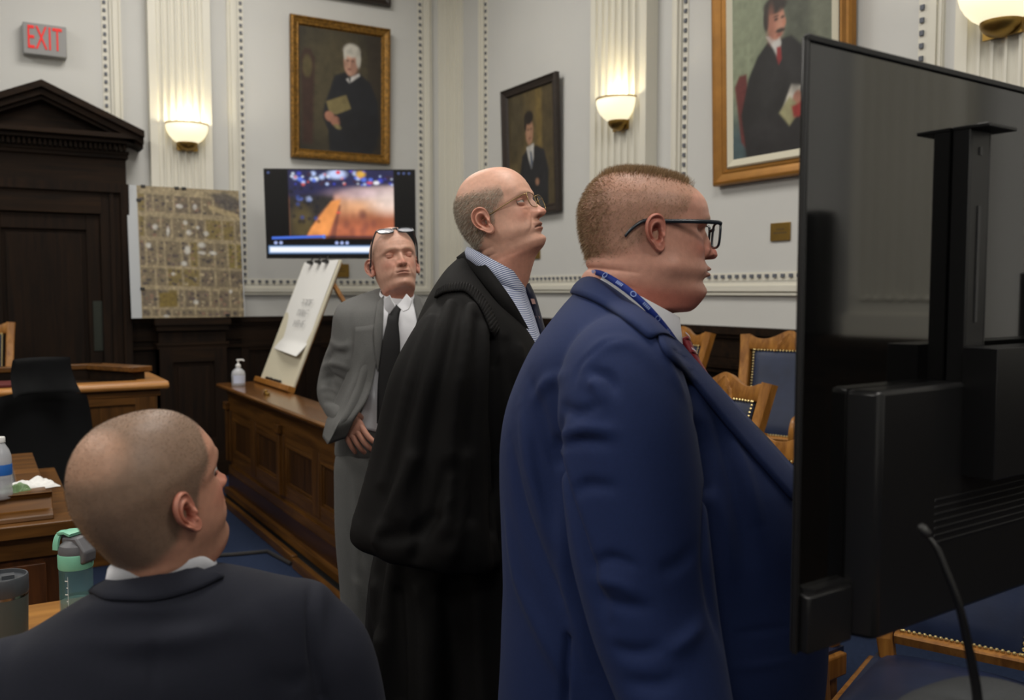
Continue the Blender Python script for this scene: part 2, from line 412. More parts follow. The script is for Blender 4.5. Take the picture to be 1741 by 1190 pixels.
# ------------------------------------------------------------------ painter: colours on a fine grid mesh
class Paint:
    def __init__(s, w, h, col, seed=1):
        s.w, s.h = w, h; s.a = np.tile(lin(*col), (h, w, 1)).astype(float)
        s.Y, s.X = np.mgrid[0:h, 0:w]; s.X = (s.X+0.5)/w; s.Y = (s.Y+0.5)/h; s.rng = np.random.RandomState(seed); s.asp = w/h
    def blend(s, m, col, a=1.0):
        m = (m*a)[..., None]; s.a = s.a*(1-m)+lin(*col)*m
    def ell(s, cx, cy, rx, ry, col, soft=0.15, rot=0.0, a=1.0):
        c, n = math.cos(rot), math.sin(rot); dx = (s.X-cx)*s.asp; dy = s.Y-cy
        u = (dx*c+dy*n)/(rx*s.asp); v = (-dx*n+dy*c)/ry
        s.blend(1-sstep(1-soft, 1+soft, np.sqrt(u*u+v*v)), col, a)
    def poly(s, pts, col, soft=0.008, a=1.0):
        pts = np.array(pts, float); n = len(pts); ins = np.zeros(s.X.shape, bool); dist = np.full(s.X.shape, 9.0)
        for i in range(n):
            x0, y0 = pts[i]; x1, y1 = pts[(i+1) % n]
            if y0 != y1:
                cnd = ((y0 > s.Y) != (y1 > s.Y)) & (s.X < (x1-x0)*(s.Y-y0)/(y1-y0)+x0); ins ^= cnd
            ex, ey = (x1-x0)*s.asp, y1-y0; px_, py_ = (s.X-x0)*s.asp, s.Y-y0
            t = np.clip((px_*ex+py_*ey)/(ex*ex+ey*ey+1e-12), 0, 1)
            dist = np.minimum(dist, np.hypot(px_-t*ex, py_-t*ey))
        sd = np.where(ins, dist, -dist); s.blend(sstep(-soft, soft, sd), col, a)
    def noise(s, cells, amp, octv=2, mono=True):
        for o in range(octv):
            c = cells*2**o; hh = max(2, int(c/s.asp)+2)
            g = s.rng.randn(hh, c+2, 1 if mono else 3)*amp/(1.6**o)
            y = s.Y*(hh-1.001); x = s.X*(c+0.999); yi = y.astype(int); xi = x.astype(int); fy = (y-yi)[..., None]; fx = (x-xi)[..., None]
            fy = fy*fy*(3-2*fy); fx = fx*fx*(3-2*fx); yi2 = np.minimum(yi+1, hh-1); xi2 = np.minimum(xi+1, c+1)
            v = g[yi, xi]*(1-fy)*(1-fx)+g[yi2, xi]*fy*(1-fx)+g[yi, xi2]*(1-fy)*fx+g[yi2, xi2]*fy*fx
            s.a = np.clip(s.a*(1+v), 0, None)
    def blur(s, k=2):
        for _ in range(k):
            b = np.pad(s.a, ((1, 1), (1, 1), (0, 0)), 'edge'); s.a = (b[1:-1, 1:-1]*2+b[:-2, 1:-1]+b[2:, 1:-1]+b[1:-1, :-2]+b[1:-1, 2:])/6
        return s
    def mb(s, W, H, bend=None):
        """grid in local x (right), y (up), centred, facing +z"""
        n, m = s.h, s.w
        X = np.linspace(-W/2, W/2, m); Y = np.linspace(H/2, -H/2, n); P = np.zeros((n, m, 3)); P[..., 0] = X[None]; P[..., 1] = Y[:, None]
        if bend is not None: P[..., 2] = bend(P[..., 0]/W, P[..., 1]/H)
        q = MB(); q.grid(P, col=s.a, flip=True); return q
M['canvas'] = mat('painted_canvas', (1, 1, 1, 1), 0.55, vcol=True, bump=0.1, bscale=300)
M['print'] = mat('printed_sheet', (1, 1, 1, 1), 0.5, vcol=True)
def screen_mat():
    m = bpy.data.materials.new('lit_screen'); m.use_nodes = True; nt = m.node_tree; b = nt.nodes['Principled BSDF']
    a = nt.nodes.new('ShaderNodeVertexColor'); a.layer_name = 'Col'; b.inputs['Base Color'].default_value = (0.01, 0.01, 0.01, 1); b.inputs['Roughness'].default_value = 0.25
    nt.links.new(a.outputs[0], b.inputs['Emission Color']); b.inputs['Emission Strength'].default_value = 1.0; return m
M['screen'] = screen_mat()

def framed(name, label, Mx, W, H, fw, paint, fmats, prof, inner=None, group=None):
    """picture frame: mitred profile; local x right, y up, z out of the wall; W,H outer size"""
    r = thing(name, label, 'painting'); r.matrix_world = Matrix(Mx.tolist())
    mb = MB(); rings = []
    for (t, z) in prof:                   # t inward 0..1, z height
        a, b = W/2-t*fw, H/2-t*fw; rings.append([(-a, -b, z), (a, -b, z), (a, b, z), (-a, b, z)])
    mb.grid(rings, closev=True)
    fr = obj('picture_frame', mb, fmats[0], r)
    if inner:
        a, b = W/2-fw, H/2-fw; mb = MB(); t = inner
        mb.grid([[(-p, -q, z), (p, -q, z), (p, q, z), (-p, q, z)] for p, q, z in ((a, b, 0.016), (a-t*0.2, b-t*0.2, 0.024), (a-t, b-t, 0.012))], closev=True)
        obj('liner', mb, fmats[1], r)
    cv = paint.blur(2).mb(W-2*fw-2*(inner or 0)+0.01, H-2*fw-2*(inner or 0)+0.01)
    cv.v = [v+np.array([0, 0, 0.012]) for v in cv.v]
    obj('canvas', cv, M['canvas'], r)
    return r
def wallM(W, u, z, tilt=0.0, off=0.012):
    if W.k == 'back': o = W.p(u, off, z); return frame_M(o, (1, 0, 0), (0, -math.sin(tilt), math.cos(tilt)))
    o = W.p(u, off, z); return frame_M(o, (0, -1, 0), (-math.sin(tilt), 0, math.cos(tilt)))
M['gilt'] = mat('antique_gilt', srgb(128, 92, 36), 0.42, 0.55, var=0.5, vscale=45, bump=0.9, bscale=60)
M['gilt2'] = mat('satin_gilt', srgb(150, 104, 44), 0.38, 0.5, var=0.15, vscale=10)
M['linen'] = mat('linen_liner', srgb(205, 200, 180), 0.7)
M['ebony'] = mat('dark_carved_frame', srgb(40, 30, 24), 0.5, var=0.3, vscale=40, bump=0.8, bscale=50)
PROF = [(0, 0), (0, 0.035), (0.08, 0.05), (0.22, 0.052), (0.3, 0.042), (0.5, 0.036), (0.68, 0.03), (0.8, 0.032), (0.9, 0.02), (1.0, 0.008)]

# portrait 1: white-haired judge holding a book
p = Paint(150, 200, (36, 33, 28), 3)
p.ell(0.42, 0.45, 0.45, 0.5, (74, 66, 46), 0.6); p.ell(0.25, 0.3, 0.2, 0.4, (66, 60, 42), 0.6, a=0.6)
p.poly([(0.82, 0), (1, 0), (1, 1), (0.84, 1)], (46, 38, 28), 0.02, 0.8)
p.poly([(0.02, 0.25), (0.06, 0.18), (0.14, 0.18), (0.19, 0.25), (0.18, 0.5), (0.16, 0.95), (0.04, 0.95), (0.03, 0.5)], (54, 32, 26), 0.02, 0.9)
p.ell(0.10, 0.32, 0.055, 0.09, (84, 74, 46), 0.3)
p.poly([(0.42, 0.37), (0.56, 0.33), (0.72, 0.33), (0.86, 0.40), (0.95, 0.55), (0.98, 0.8), (0.9, 0.97), (0.86, 1), (0.36, 1), (0.34, 0.82), (0.28, 0.72), (0.30, 0.62), (0.36, 0.5)], (24, 26, 32), 0.012)
p.poly([(0.56, 0.39), (0.72, 0.33), (0.73, 0.35), (0.60, 0.42)], (200, 198, 196), 0.006)
p.poly([(0.585, 0.385), (0.62, 0.36), (0.61, 0.43)], (30, 30, 34), 0.006)
p.ell(0.615, 0.245, 0.085, 0.115, (178, 138, 118), 0.1); p.ell(0.66, 0.27, 0.05, 0.08, (150, 108, 92), 0.5, a=0.6)
p.ell(0.63, 0.15, 0.10, 0.055, (190, 186, 176), 0.25); p.ell(0.71, 0.21, 0.03, 0.075, (176, 172, 162), 0.3); p.ell(0.55, 0.19, 0.02, 0.04, (186, 182, 172), 0.4)
p.ell(0.58, 0.235, 0.018, 0.008, (84, 62, 56), 0.5); p.ell(0.64, 0.235, 0.018, 0.008, (84, 62, 56), 0.5); p.ell(0.60, 0.305, 0.025, 0.007, (120, 66, 60), 0.5); p.ell(0.605, 0.265, 0.012, 0.02, (196, 150, 130), 0.5)
p.poly([(0.32, 0.59), (0.56, 0.52), (0.62, 0.63), (0.44, 0.69), (0.36, 0.68)], (122, 110, 72), 0.006)
p.ell(0.36, 0.71, 0.06, 0.04, (160, 112, 92), 0.2, 0.6); p.ell(0.43, 0.745, 0.06, 0.04, (150, 104, 86), 0.2, 0.5); p.ell(0.46, 0.79, 0.05, 0.018, (120, 108, 72), 0.3, 0.3)
p.poly([(0.46, 0.73), (0.6, 0.66), (0.8, 0.62), (0.95, 0.7), (0.95, 0.95), (0.6, 0.95), (0.5, 0.82)], (20, 21, 26), 0.02, 0.8)
p.noise(14, 0.10, 3)
a = on_y(489, 30); b = on_y(660, 280); xw = b[0]-a[0]; z1 = on_y(575, 40)[2]; z0 = on_y(575, 274)[2]
framed('portrait_painting', 'portrait of a white-haired judge holding a book, in an ornate gilt frame', wallM(WB, (a[0]+b[0])/2, (z0+z1)/2, 0.03, 0.03), xw, z1-z0, 0.085, p, [M['gilt']], PROF)
# the dark picture above it, only its lower edge in view
p = Paint(60, 60, (30, 27, 24), 3); p.noise(6, 0.2, 2)
c = on_y(661, 14); zb_ = c[2]
framed('portrait_painting', 'dark-framed picture cut off by the top of the photo, above the gilt portrait', wallM(WB, c[0]-0.55, zb_+0.6, 0.03, 0.03), 1.1, 1.2, 0.07, p, [M['ebony']], PROF)
# portrait 2: man in dark suit, right wall
p = Paint(120, 150, (92, 78, 48), 5)
p.poly([(0.62, 0), (0.75, 0), (0.72, 1), (0.62, 1)], (110, 92, 50), 0.03, 0.8); p.poly([(0.75, 0), (1, 0), (1, 1), (0.75, 1)], (70, 60, 40), 0.02, 0.8)
p.ell(0.1, 0.2, 0.3, 0.4, (70, 62, 44), 0.6)
p.poly([(0.30, 0.55), (0.42, 0.49), (0.62, 0.48), (0.78, 0.53), (0.86, 0.7), (0.84, 1), (0.2, 1), (0.18, 0.85), (0.26, 0.66)], (30, 30, 34), 0.012)
p.poly([(0.40, 0.48), (0.56, 0.46), (0.55, 0.58), (0.50, 0.67), (0.44, 0.58)], (186, 184, 180), 0.008); p.poly([(0.475, 0.52), (0.51, 0.52), (0.53, 0.62), (0.49, 0.67)], (60, 74, 96), 0.006)
p.ell(0.47, 0.345, 0.085, 0.115, (156, 118, 94), 0.12); p.ell(0.46, 0.23, 0.10, 0.06, (34, 28, 24), 0.2); p.ell(0.385, 0.28, 0.025, 0.06, (36, 30, 26), 0.3)
p.ell(0.45, 0.33, 0.02, 0.008, (50, 36, 30), 0.4); p.ell(0.51, 0.33, 0.02, 0.008, (50, 36, 30), 0.4); p.ell(0.48, 0.405, 0.03, 0.007, (110, 60, 50), 0.4)
p.ell(0.62, 0.79, 0.04, 0.03, (150, 112, 90), 0.3); p.ell(0.36, 0.85, 0.04, 0.04, (120, 88, 70), 0.3)
p.noise(12, 0.12, 3)
ua, ub = u_right(866), u_right(958); um = (ua+ub)/2; z1 = on_x(912, 140)[2]; z0 = on_x(945, 361)[2]
framed('portrait_painting', 'small black-framed portrait of a dark-suited man, behind the robed man', wallM(WR, um, (z0+z1)/2, 0.03, 0.03), ua-ub, z1-z0, 0.075, p, [M['ebony']], PROF)
# portrait 3: seated judge with moustache
p = Paint(160, 230, (112, 122, 104), 7)
p.ell(0.15, 0.35, 0.3, 0.5, (132, 140, 116), 0.6); p.poly([(0.52, 0), (1, 0), (1, 0.4), (0.75, 0.6), (0.55, 0.4)], (74, 76, 66), 0.05, 0.85)
p.ell(0.9, 0.2, 0.1, 0.5, (104, 108, 92), 0.5); p.ell(0.1, 0.95, 0.3, 0.2, (66, 84, 88), 0.7)
p.poly([(0.03, 0.58), (0.08, 0.52), (0.16, 0.52), (0.22, 0.9), (0.18, 0.97), (0.10, 0.9)], (96, 40, 38), 0.01)
p.poly([(0.18, 0.55), (0.28, 0.44), (0.38, 0.38), (0.62, 0.38), (0.78, 0.48), (0.92, 0.7), (0.98, 0.92), (0.9, 1), (0.16, 1), (0.10, 0.75)], (26, 25, 26), 0.01)
p.poly([(0.16, 0.84), (0.6, 0.72), (0.95, 0.86), (0.9, 1), (0.14, 1)], (34, 32, 34), 0.03, 0.6)
p.poly([(0.365, 0.345), (0.44, 0.42), (0.50, 0.50), (0.52, 0.40), (0.50, 0.36)], (214, 212, 208), 0.006)
p.poly([(0.475, 0.42), (0.515, 0.42), (0.525, 0.49), (0.495, 0.52), (0.475, 0.48)], (168, 40, 42), 0.005)
p.ell(0.47, 0.285, 0.085, 0.095, (190, 132, 110), 0.1); p.ell(0.42, 0.32, 0.05, 0.07, (166, 108, 90), 0.5, a=0.5)
p.ell(0.46, 0.19, 0.12, 0.05, (46, 38, 34), 0.2); p.ell(0.37, 0.25, 0.03, 0.07, (46, 38, 34), 0.25); p.ell(0.515, 0.333, 0.042, 0.013, (50, 40, 36), 0.4)
p.ell(0.47, 0.27, 0.02, 0.007, (60, 44, 38), 0.4); p.ell(0.53, 0.268, 0.018, 0.007, (60, 44, 38), 0.4)
p.poly([(0.52, 0.78), (0.62, 0.64), (0.72, 0.66), (0.66, 0.80)], (196, 192, 182), 0.01); p.ell(0.68, 0.73, 0.05, 0.05, (180, 124, 104), 0.2)
p.poly([(0.50, 0.78), (0.6, 0.70), (0.72, 0.78), (0.6, 0.86)], (150, 146, 110), 0.01); p.poly([(0.62, 0.76), (0.74, 0.74), (0.74, 0.82), (0.64, 0.82)], (150, 44, 40), 0.01)
p.ell(0.515, 0.30, 0.035, 0.06, (206, 152, 128), 0.7, 0, 0.6); p.ell(0.42, 0.27, 0.03, 0.08, (150, 98, 80), 0.7, 0, 0.6); p.ell(0.55, 0.295, 0.016, 0.022, (190, 128, 104), 0.5); p.ell(0.5, 0.356, 0.028, 0.007, (150, 84, 74), 0.5); p.ell(0.512, 0.335, 0.045, 0.012, (56, 44, 38), 0.35); p.ell(0.47, 0.268, 0.022, 0.007, (66, 46, 40), 0.4); p.ell(0.535, 0.266, 0.018, 0.007, (66, 46, 40), 0.4); p.ell(0.47, 0.252, 0.03, 0.005, (60, 46, 40), 0.5)
p.ell(0.40, 0.62, 0.10, 0.16, (40, 39, 40), 0.8, 0.3, 0.8); p.ell(0.62, 0.55, 0.06, 0.14, (42, 41, 42), 0.8, -0.3, 0.8); p.ell(0.35, 0.86, 0.16, 0.05, (46, 44, 46), 0.9, 0.3, 0.7)
p.noise(16, 0.08, 3)
ua, ub = u_right(1220), u_right(1452); um = (ua+ub)/2; z0 = on_x(1330, 303)[2]; hh = (ua-ub)*1.27
framed('portrait_painting', 'large gold-framed portrait of a seated judge with moustache and red tie', wallM(WR, um, z0+hh/2, 0.03, 0.03), ua-ub, hh, 0.10, p, [M['gilt2'], M['linen']], PROF, inner=0.05)

# brass plaques
def plaque(Wl, u, z, wd, ht, label):
    r = thing('name_plaque', label, 'plaque'); r.matrix_world = Matrix(wallM(Wl, u, z, 0, 0.006).tolist())
    mb = MB(); mb.box((0, 0, 0), (wd, ht, 0.01)); obj('plate', mb, M['brass'], r, bevel=0.0015)
    mb = MB(); rng = random.Random(int(wd*1000))
    for i, k in enumerate((0.35, 0.62)):
        y = 0.14*ht-0.2*ht*i; x = -wd*k/2
        while x < wd*k/2:
            l = rng.uniform(0.006, 0.014); mb.box((x+l/2, y, 0.0055), (l, 0.008, 0.001)); x += l+0.004
    obj('engraving', mb, mat('engraved_dark', srgb(82, 64, 34), 0.6), r)
c = on_x(1328, 394); plaque(WR, c[1], c[2], abs(u_right(1312)-u_right(1345)), 0.105, 'brass name plaque under the moustached judge portrait')
c = on_x(911, 430); plaque(WR, c[1], c[2], 0.15, 0.10, 'brass name plaque under the black-framed portrait, behind the robed man')
c = on_y(575, 460); plaque(WB, c[0], c[2], 0.20, 0.12, 'brass name plaque behind the easel, below the wall television')

# exit sign
ex = thing('exit_sign', 'grey exit sign with red letters above the dark door', 'sign')
a = on_y(38, 68); b = on_y(112, 76); c = (a+b)/2; wd = b[0]-a[0]; ht = 0.235
ex.matrix_world = Matrix(frame_M((c[0], 8.0-0.04, c[2]), (1, 0, 0), (0, 0, 1)).tolist())
mb = MB(); mb.box((0, 0, 0), (wd, ht, 0.08)); obj('sign_box', mb, mat('sign_grey', srgb(140, 140, 140), 0.45), ex, bevel=0.006)
t = text_mb('EXIT', 0.225, 0.002, 1.05); V = t.V(); w_ = V[:, 0].max()-V[:, 0].min(); h_ = V[:, 1].max()-V[:, 1].min()
t.v = [(v-[(V[:, 0].max()+V[:, 0].min())/2, (V[:, 1].max()+V[:, 1].min())/2, 0])*[wd*0.78/w_, ht*0.72/h_, 1]+[0, 0.012, 0.043] for v in t.v]
obj('lettering', t, mat('lit_red', srgb(200, 30, 26), 0.5, emis=srgb(255, 30, 26), estr=0.30), ex)

# wall lamps
M['glass_lit'] = mat('lit_opal_glass', srgb(255, 246, 214), 0.4, emis=(1.0, 0.88, 0.60, 1), estr=0.95)
def sconce(Wl, u, z, dep, label, power, R=0.165):
    r = thing('wall_lamp', label, 'lamp', group='bowl wall lamps')
    o = Wl.p(u, dep, z); r.matrix_world = Matrix((frame_M(o, (1, 0, 0), (0, 1, 0)) if Wl.k == 'back' else frame_M(o, (0, -1, 0), (1, 0, 0))).tolist())
    # local: x along wall, -y out of the wall, z up ; rim at z=0
    H = 0.155; prof = [(R*1.0, 0.0), (R*0.995, -0.03), (R*0.95, -0.06), (R*0.85, -0.092), (R*0.70, -0.122), (R*0.48, -0.148), (R*0.30, -H)]
    mb = MB(); mb.lathe(prof, (0, -0.02, 0), 40, a0=math.pi, a1=2*math.pi); mb.lathe([(a-0.004, b) for a, b in prof], (0, -0.02, 0), 40, a0=math.pi, a1=2*math.pi)
    mb.prism([(q_[0]*sg, q_[1]) for sg, pr_ in ((1, prof), (-1, prof[::-1])) for q_ in pr_], 1, -0.021, -0.012)  # flat back added to the bowl, blocks bulb light leaking down the pilaster
    obj('glass_bowl', mb, M['glass_lit'], r, smooth=True)
    mb = MB(); mb.lathe([(R-0.002, -0.004), (R+0.006, -0.004), (R+0.006, 0.006), (R-0.002, 0.006), (R-0.002, -0.004)], (0, -0.02, 0), 40, a0=math.pi, a1=2*math.pi)
    mb.span((-R, -0.02, -0.006), (R, -0.002, 0.006)); obj('rim', mb, M['brass'], r)
    mb = MB(); mb.lathe([(R*0.50, -0.146), (R*0.50, -0.158), (R*0.47, -0.175), (R*0.34, -0.198), (R*0.12, -0.212), (0.001, -0.216)], (0, -0.02, 0), 32, a0=math.pi, a1=2*math.pi)
    mb.span((-R*0.5, -0.02, -0.21), (R*0.5, 0.0, -0.146)); mb.span((-0.05, -0.012, -0.2), (0.05, 0.0, 0.0)); obj('bracket', mb, M['brass'], r, smooth=True, angle=40)
    d = bpy.data.lights.new('bulb', 'POINT'); d.energy = power*0.42; d.color = (1.0, 0.92, 0.72); d.shadow_soft_size = 0.03
    l = bpy.data.objects.new('bulb', d); C.objects.link(l); l.parent = r; l.location = (0, -0.09, -0.03)
    return r
c = on_y(318, 212, 7.87); sconce(WB, c[0], c[2], 0.10, 'bowl wall lamp on the pilaster above the aerial map', 9.0)
c = on_x(1052, 170, 3.95); sconce(WR, c[1], c[2], 0.10, 'bowl wall lamp above the head of the man in the blue suit', 9.0)
c = on_x(1700, -55, 3.93); c2 = on_x(1700, 38, 3.93); sconce(WR, c[1], c2[2]+0.155, 0.10, 'bowl wall lamp in the top right corner, cut by the frame', 9.0, 0.18)

# aerial map board leaning on the panelling cap
p = Paint(230, 300, (146, 132, 104), 11); p.noise(40, 0.12, 2)
rng = random.Random(4)
for gy, gh in ((0.06, 0.13), (0.23, 0.15), (0.41, 0.19), (0.62, 0.13), (0.78, 0.13), (0.93, 0.05)):
    x = 0.0
    while x < 0.97:
        wdt = rng.uniform(0.05, 0.17); y0 = gy+x*0.02; kind = rng.random()
        colr = (112, 96, 46) if kind < 0.16 else (96, 84, 70) if kind < 0.6 else (106, 94, 74)
        if x > 0.74 and 0.25 < gy < 0.6: colr = (116, 102, 40)
        p.poly([(x+0.01, y0), (x+wdt-0.01, y0+0.004), (x+wdt-0.012, y0+gh), (x+0.012, y0+gh)], colr, 0.006, 0.85)
        for k in range(int(wdt*gh*520)):
            bx, by = x+rng.uniform(0.015, wdt-0.015), y0+rng.uniform(0.01, gh-0.01); s_ = rng.uniform(0.006, 0.018)
            cc = rng.choice([(58, 50, 52), (72, 62, 60), (150, 130, 104), (128, 96, 80), (92, 76, 74), (44, 42, 48), (176, 162, 130)])
            p.poly([(bx-s_, by-s_*0.6), (bx+s_, by-s_*0.5), (bx+s_*0.9, by+s_*0.7), (bx-s_*0.9, by+s_*0.6)], cc, 0.004, 0.8)
        x += wdt
for (x, y, a, b) in ((0.40, 0.145, 0.04, 0.02), (0.55, 0.145, 0.025, 0.025), (0.16, 0.31, 0.03, 0.025), (0.45, 0.27, 0.025, 0.02), (0.48, 0.345, 0.03, 0.025), (0.57, 0.305, 0.02, 0.015), (0.65, 0.35, 0.03, 0.022), (0.09, 0.45, 0.03, 0.025), (0.28, 0.34, 0.018, 0.045), (0.46, 0.48, 0.035, 0.04), (0.60, 0.44, 0.045, 0.025), (0.60, 0.50, 0.045, 0.016), (0.71, 0.50, 0.045, 0.018), (0.42, 0.585, 0.035, 0.022), (0.31, 0.665, 0.02, 0.015), (0.52, 0.88, 0.03, 0.02), (0.87, 0.80, 0.018, 0.018), (0.23, 0.985, 0.03, 0.012)):
    p.ell(x, y, a*0.8, b*0.8, (196, 194, 188), 0.5, 0.1, 0.85)
p.poly([(0.7, 0.04), (0.85, 0.02), (0.98, 0.06), (0.98, 0.16), (0.86, 0.17), (0.76, 0.10)], (70, 66, 66), 0.02, 0.8); p.poly([(0.68, 0.12), (0.98, 0.19), (0.98, 0.23), (0.7, 0.17)], (158, 142, 108), 0.01)
p.poly([(0.17, 0.81), (0.34, 0.80), (0.34, 0.91), (0.17, 0.92)], (112, 94, 38), 0.01)
p.noise(50, 0.14, 2); p.blur(2)
yb = 7.83
A_ = on_y(237, 315, yb+0.05); B_ = on_y(405, 322, yb+0.05); C_ = on_y(222, 537, yb-0.06); D_ = on_y(412, 537, yb-0.06)
wd = 0.5*((B_[0]-A_[0])+(D_[0]-C_[0]))-0.02; cxm = (A_[0]+D_[0])/2
board = thing('aerial_map_board', 'large aerial street photo mounted on board, leaning on the dark panelling', 'map', (cxm, 0, 0))
board.location = (0, 0, 0)
zt = A_[2]; zb2 = WH+0.004; Hh = math.hypot(zt-zb2, 0.11)
board.matrix_world = Matrix(frame_M((cxm, yb-0.005+0.02, (zt+zb2)/2), (1, 0, 0), (0, 0.11, zt-zb2)).tolist())
q = p.mb(wd, Hh); q.v = [v+[0, 0, 0.006] for v in q.v]; obj('photo_print', q, M['print'], board)
mb = MB(); mb.box((-0.035, 0, 0), (wd+0.085, Hh, 0.010)); obj('backing_board', mb, mat('clear_backing', srgb(176, 180, 184), 0.3), board)
for (x, y) in ((-0.44, 0.495), (-0.12, 0.495), (-0.05, 0.495), (-0.485, 0.39), (-0.485, -0.28), (0.33, -0.485)):
    mb = MB(); mb.box((x*wd, y*Hh, 0.010), (0.035, 0.022, 0.008)); obj('clip', mb, M['black'], board, bevel=0.002)

# wall television
tv = thing('wall_television', 'flat television on the back wall, paused on a night street video', 'television')
yw = YAW; xd = np.array([math.cos(yw), -math.sin(yw), 0]); fwd = np.array([math.sin(yw), math.cos(yw), 0]); D_tv = 7.35
ctr = at(579, 364, D_tv); tilt = math.radians(5); yd = np.array([0, 0, 1])*math.cos(tilt)-fwd*math.sin(tilt)
xd = xd*math.cos(math.radians(3))+fwd*math.sin(math.radians(3)); yd = yd-xd*(xd@yd)
tv.matrix_world = Matrix(frame_M(ctr, xd, yd).tolist())
TW, TH = 254*D_tv/FPX, 151*D_tv/FPX
mb = MB(); mb.box((0, 0, -0.02), (TW, TH, 0.04)); mb.box((0, -0.05, -0.055), (TW*0.7, TH*0.6, 0.05)); obj('casing', mb, M['black'], tv, bevel=0.004)
p = Paint(254, 146, (3, 3, 4), 9); p.rng = np.random.RandomState(9)
v0, v1 = 0.155, 0.86
L_ = p.a.copy(); q = Paint(254, 146, (34, 34, 60), 10)
q.poly([(0, 0.30), (1, 0.20), (1, 1), (0, 1)], (188, 112, 78), 0.05); q.ell(0.82, 0.30, 0.30, 0.12, (228, 206, 196), 0.6); q.ell(0.72, 0.42, 0.35, 0.10, (222, 166, 122), 0.7, 0.0, 0.8)
q.ell(0.72, 0.58, 0.26, 0.10, (150, 86, 62), 0.8, 0.0, 0.6); q.ell(0.6, 0.75, 0.3, 0.12, (196, 108, 76), 0.8, 0, 0.8)
q.poly([(0.15, 0.12), (0.46, 0.12), (0.46, 0.34), (0.36, 0.52), (0.27, 0.80), (0.15, 0.80)], (46, 42, 40), 0.03); q.ell(0.24, 0.62, 0.07, 0.22, (86, 74, 46), 0.6)
q.poly([(0.44, 0.36), (0.505, 0.33), (0.49, 0.42), (0.40, 0.80), (0.255, 0.80), (0.30, 0.66)], (236, 152, 84), 0.012)
q.poly([(0.49, 0.40), (0.505, 0.40), (0.46, 0.80), (0.42, 0.80)], (120, 70, 60), 0.01, 0.8)
q.poly([(0.15, -0.1), (0.9, -0.1), (0.9, 0.17), (0.62, 0.20), (0.46, 0.27), (0.15, 0.30)], (38, 38, 74), 0.05)
q.ell(0.70, 0.26, 0.22, 0.06, (190, 160, 170), 0.8, 0.0, 0.7); q.ell(0.84, 0.36, 0.12, 0.12, (236, 216, 206), 0.8, 0.0, 0.8)
rg = random.Random(5)
for i in range(60):
    x = rg.uniform(0.18, 0.86); y = rg.uniform(0.01, 0.17); s_ = rg.uniform(0.005, 0.018)
    q.ell(x, y, s_, s_*1.4, rg.choice([(90, 120, 230), (190, 210, 255), (60, 70, 190), (230, 240, 255), (210, 90, 80), (60, 40, 60)]), 0.6)
q.ell(0.48, 0.05, 0.06, 0.05, (200, 215, 255), 0.5); q.ell(0.49, 0.03, 0.015, 0.02, (220, 40, 30), 0.4); q.ell(0.64, 0.05, 0.03, 0.035, (226, 176, 70), 0.5); q.ell(0.745, 0.145, 0.02, 0.02, (245, 245, 255), 0.4); q.ell(0.70, 0.145, 0.02, 0.015, (220, 90, 90), 0.4)
q.ell(0.29, 0.33, 0.02, 0.03, (200, 215, 255), 0.4); q.ell(0.23, 0.33, 0.02, 0.02, (90, 110, 190), 0.5)
for i in range(30):
    x = rg.uniform(0.17, 0.36); y = rg.uniform(0.2, 0.6); q.ell(x, y, 0.012, 0.02, rg.choice([(60, 80, 150), (26, 26, 40), (30, 30, 34)]), 0.6, 0, 0.7)
for i in range(8): q.ell(rg.uniform(0.45, 0.8), rg.uniform(0.5, 0.78), 0.02, 0.05, (110, 64, 60), 0.8, 0, 0.5)
q.ell(0.485, 0.485, 0.015, 0.012, (230, 90, 70), 0.5); q.noise(20, 0.08, 2); q.blur(3)
msk = (sstep(v0-0.004, v0+0.004, p.X)*(1-sstep(v1-0.004, v1+0.004, p.X))*(1-sstep(0.72, 0.80, p.Y)))[..., None]
p.a = p.a*(1-msk)+q.a*msk
p.poly([(0.035, 0.765), (0.385, 0.745), (0.385, 0.775), (0.035, 0.795)], (70, 110, 215), 0.005); p.ell(0.385, 0.762, 0.012, 0.020, (90, 140, 240), 0.3)
p.poly([(0.385, 0.757), (0.96, 0.757), (0.96, 0.765), (0.385, 0.765)], (34, 40, 66), 0.005)
for x in (0.06, 0.095, 0.47, 0.505, 0.54): p.ell(x, 0.835, 0.011, 0.018, (170, 185, 235), 0.5)
for x in (0.025, 0.895, 0.93, 0.965): p.ell(x, 0.035, 0.009, 0.014, (70, 84, 130), 0.5)
p.poly([(0.015, 0.875), (0.985, 0.868), (0.985, 0.945), (0.015, 0.952)], (150, 195, 255), 0.02); p.poly([(0.02, 0.885), (0.98, 0.878), (0.98, 0.935), (0.02, 0.942)], (250, 252, 255), 0.012)
s_ = p.mb(TW-0.02, TH-0.025); s_.v = [v+[0, 0.002, 0.0015] for v in s_.v]; obj('screen', s_, M['screen'], tv)
back_pt = np.array([ctr[0]+0.25, 8.0-0.02, ctr[2]]); cback = ctr+fwd*0.06
mb = MB(); mb.tube([ctr+fwd*0.07, (ctr+fwd*0.07+back_pt)/2+np.array([-0.05, 0.05, 0]), back_pt], 0.022, 8); mb.span((back_pt[0]-0.1, 7.975, back_pt[2]-0.2), (back_pt[0]+0.1, 8.0, back_pt[2]+0.2))
Mi = np.linalg.inv(np.array(tv.matrix_world)); mb.xform(Mi); obj('wall_arm', mb, M['black'], tv)

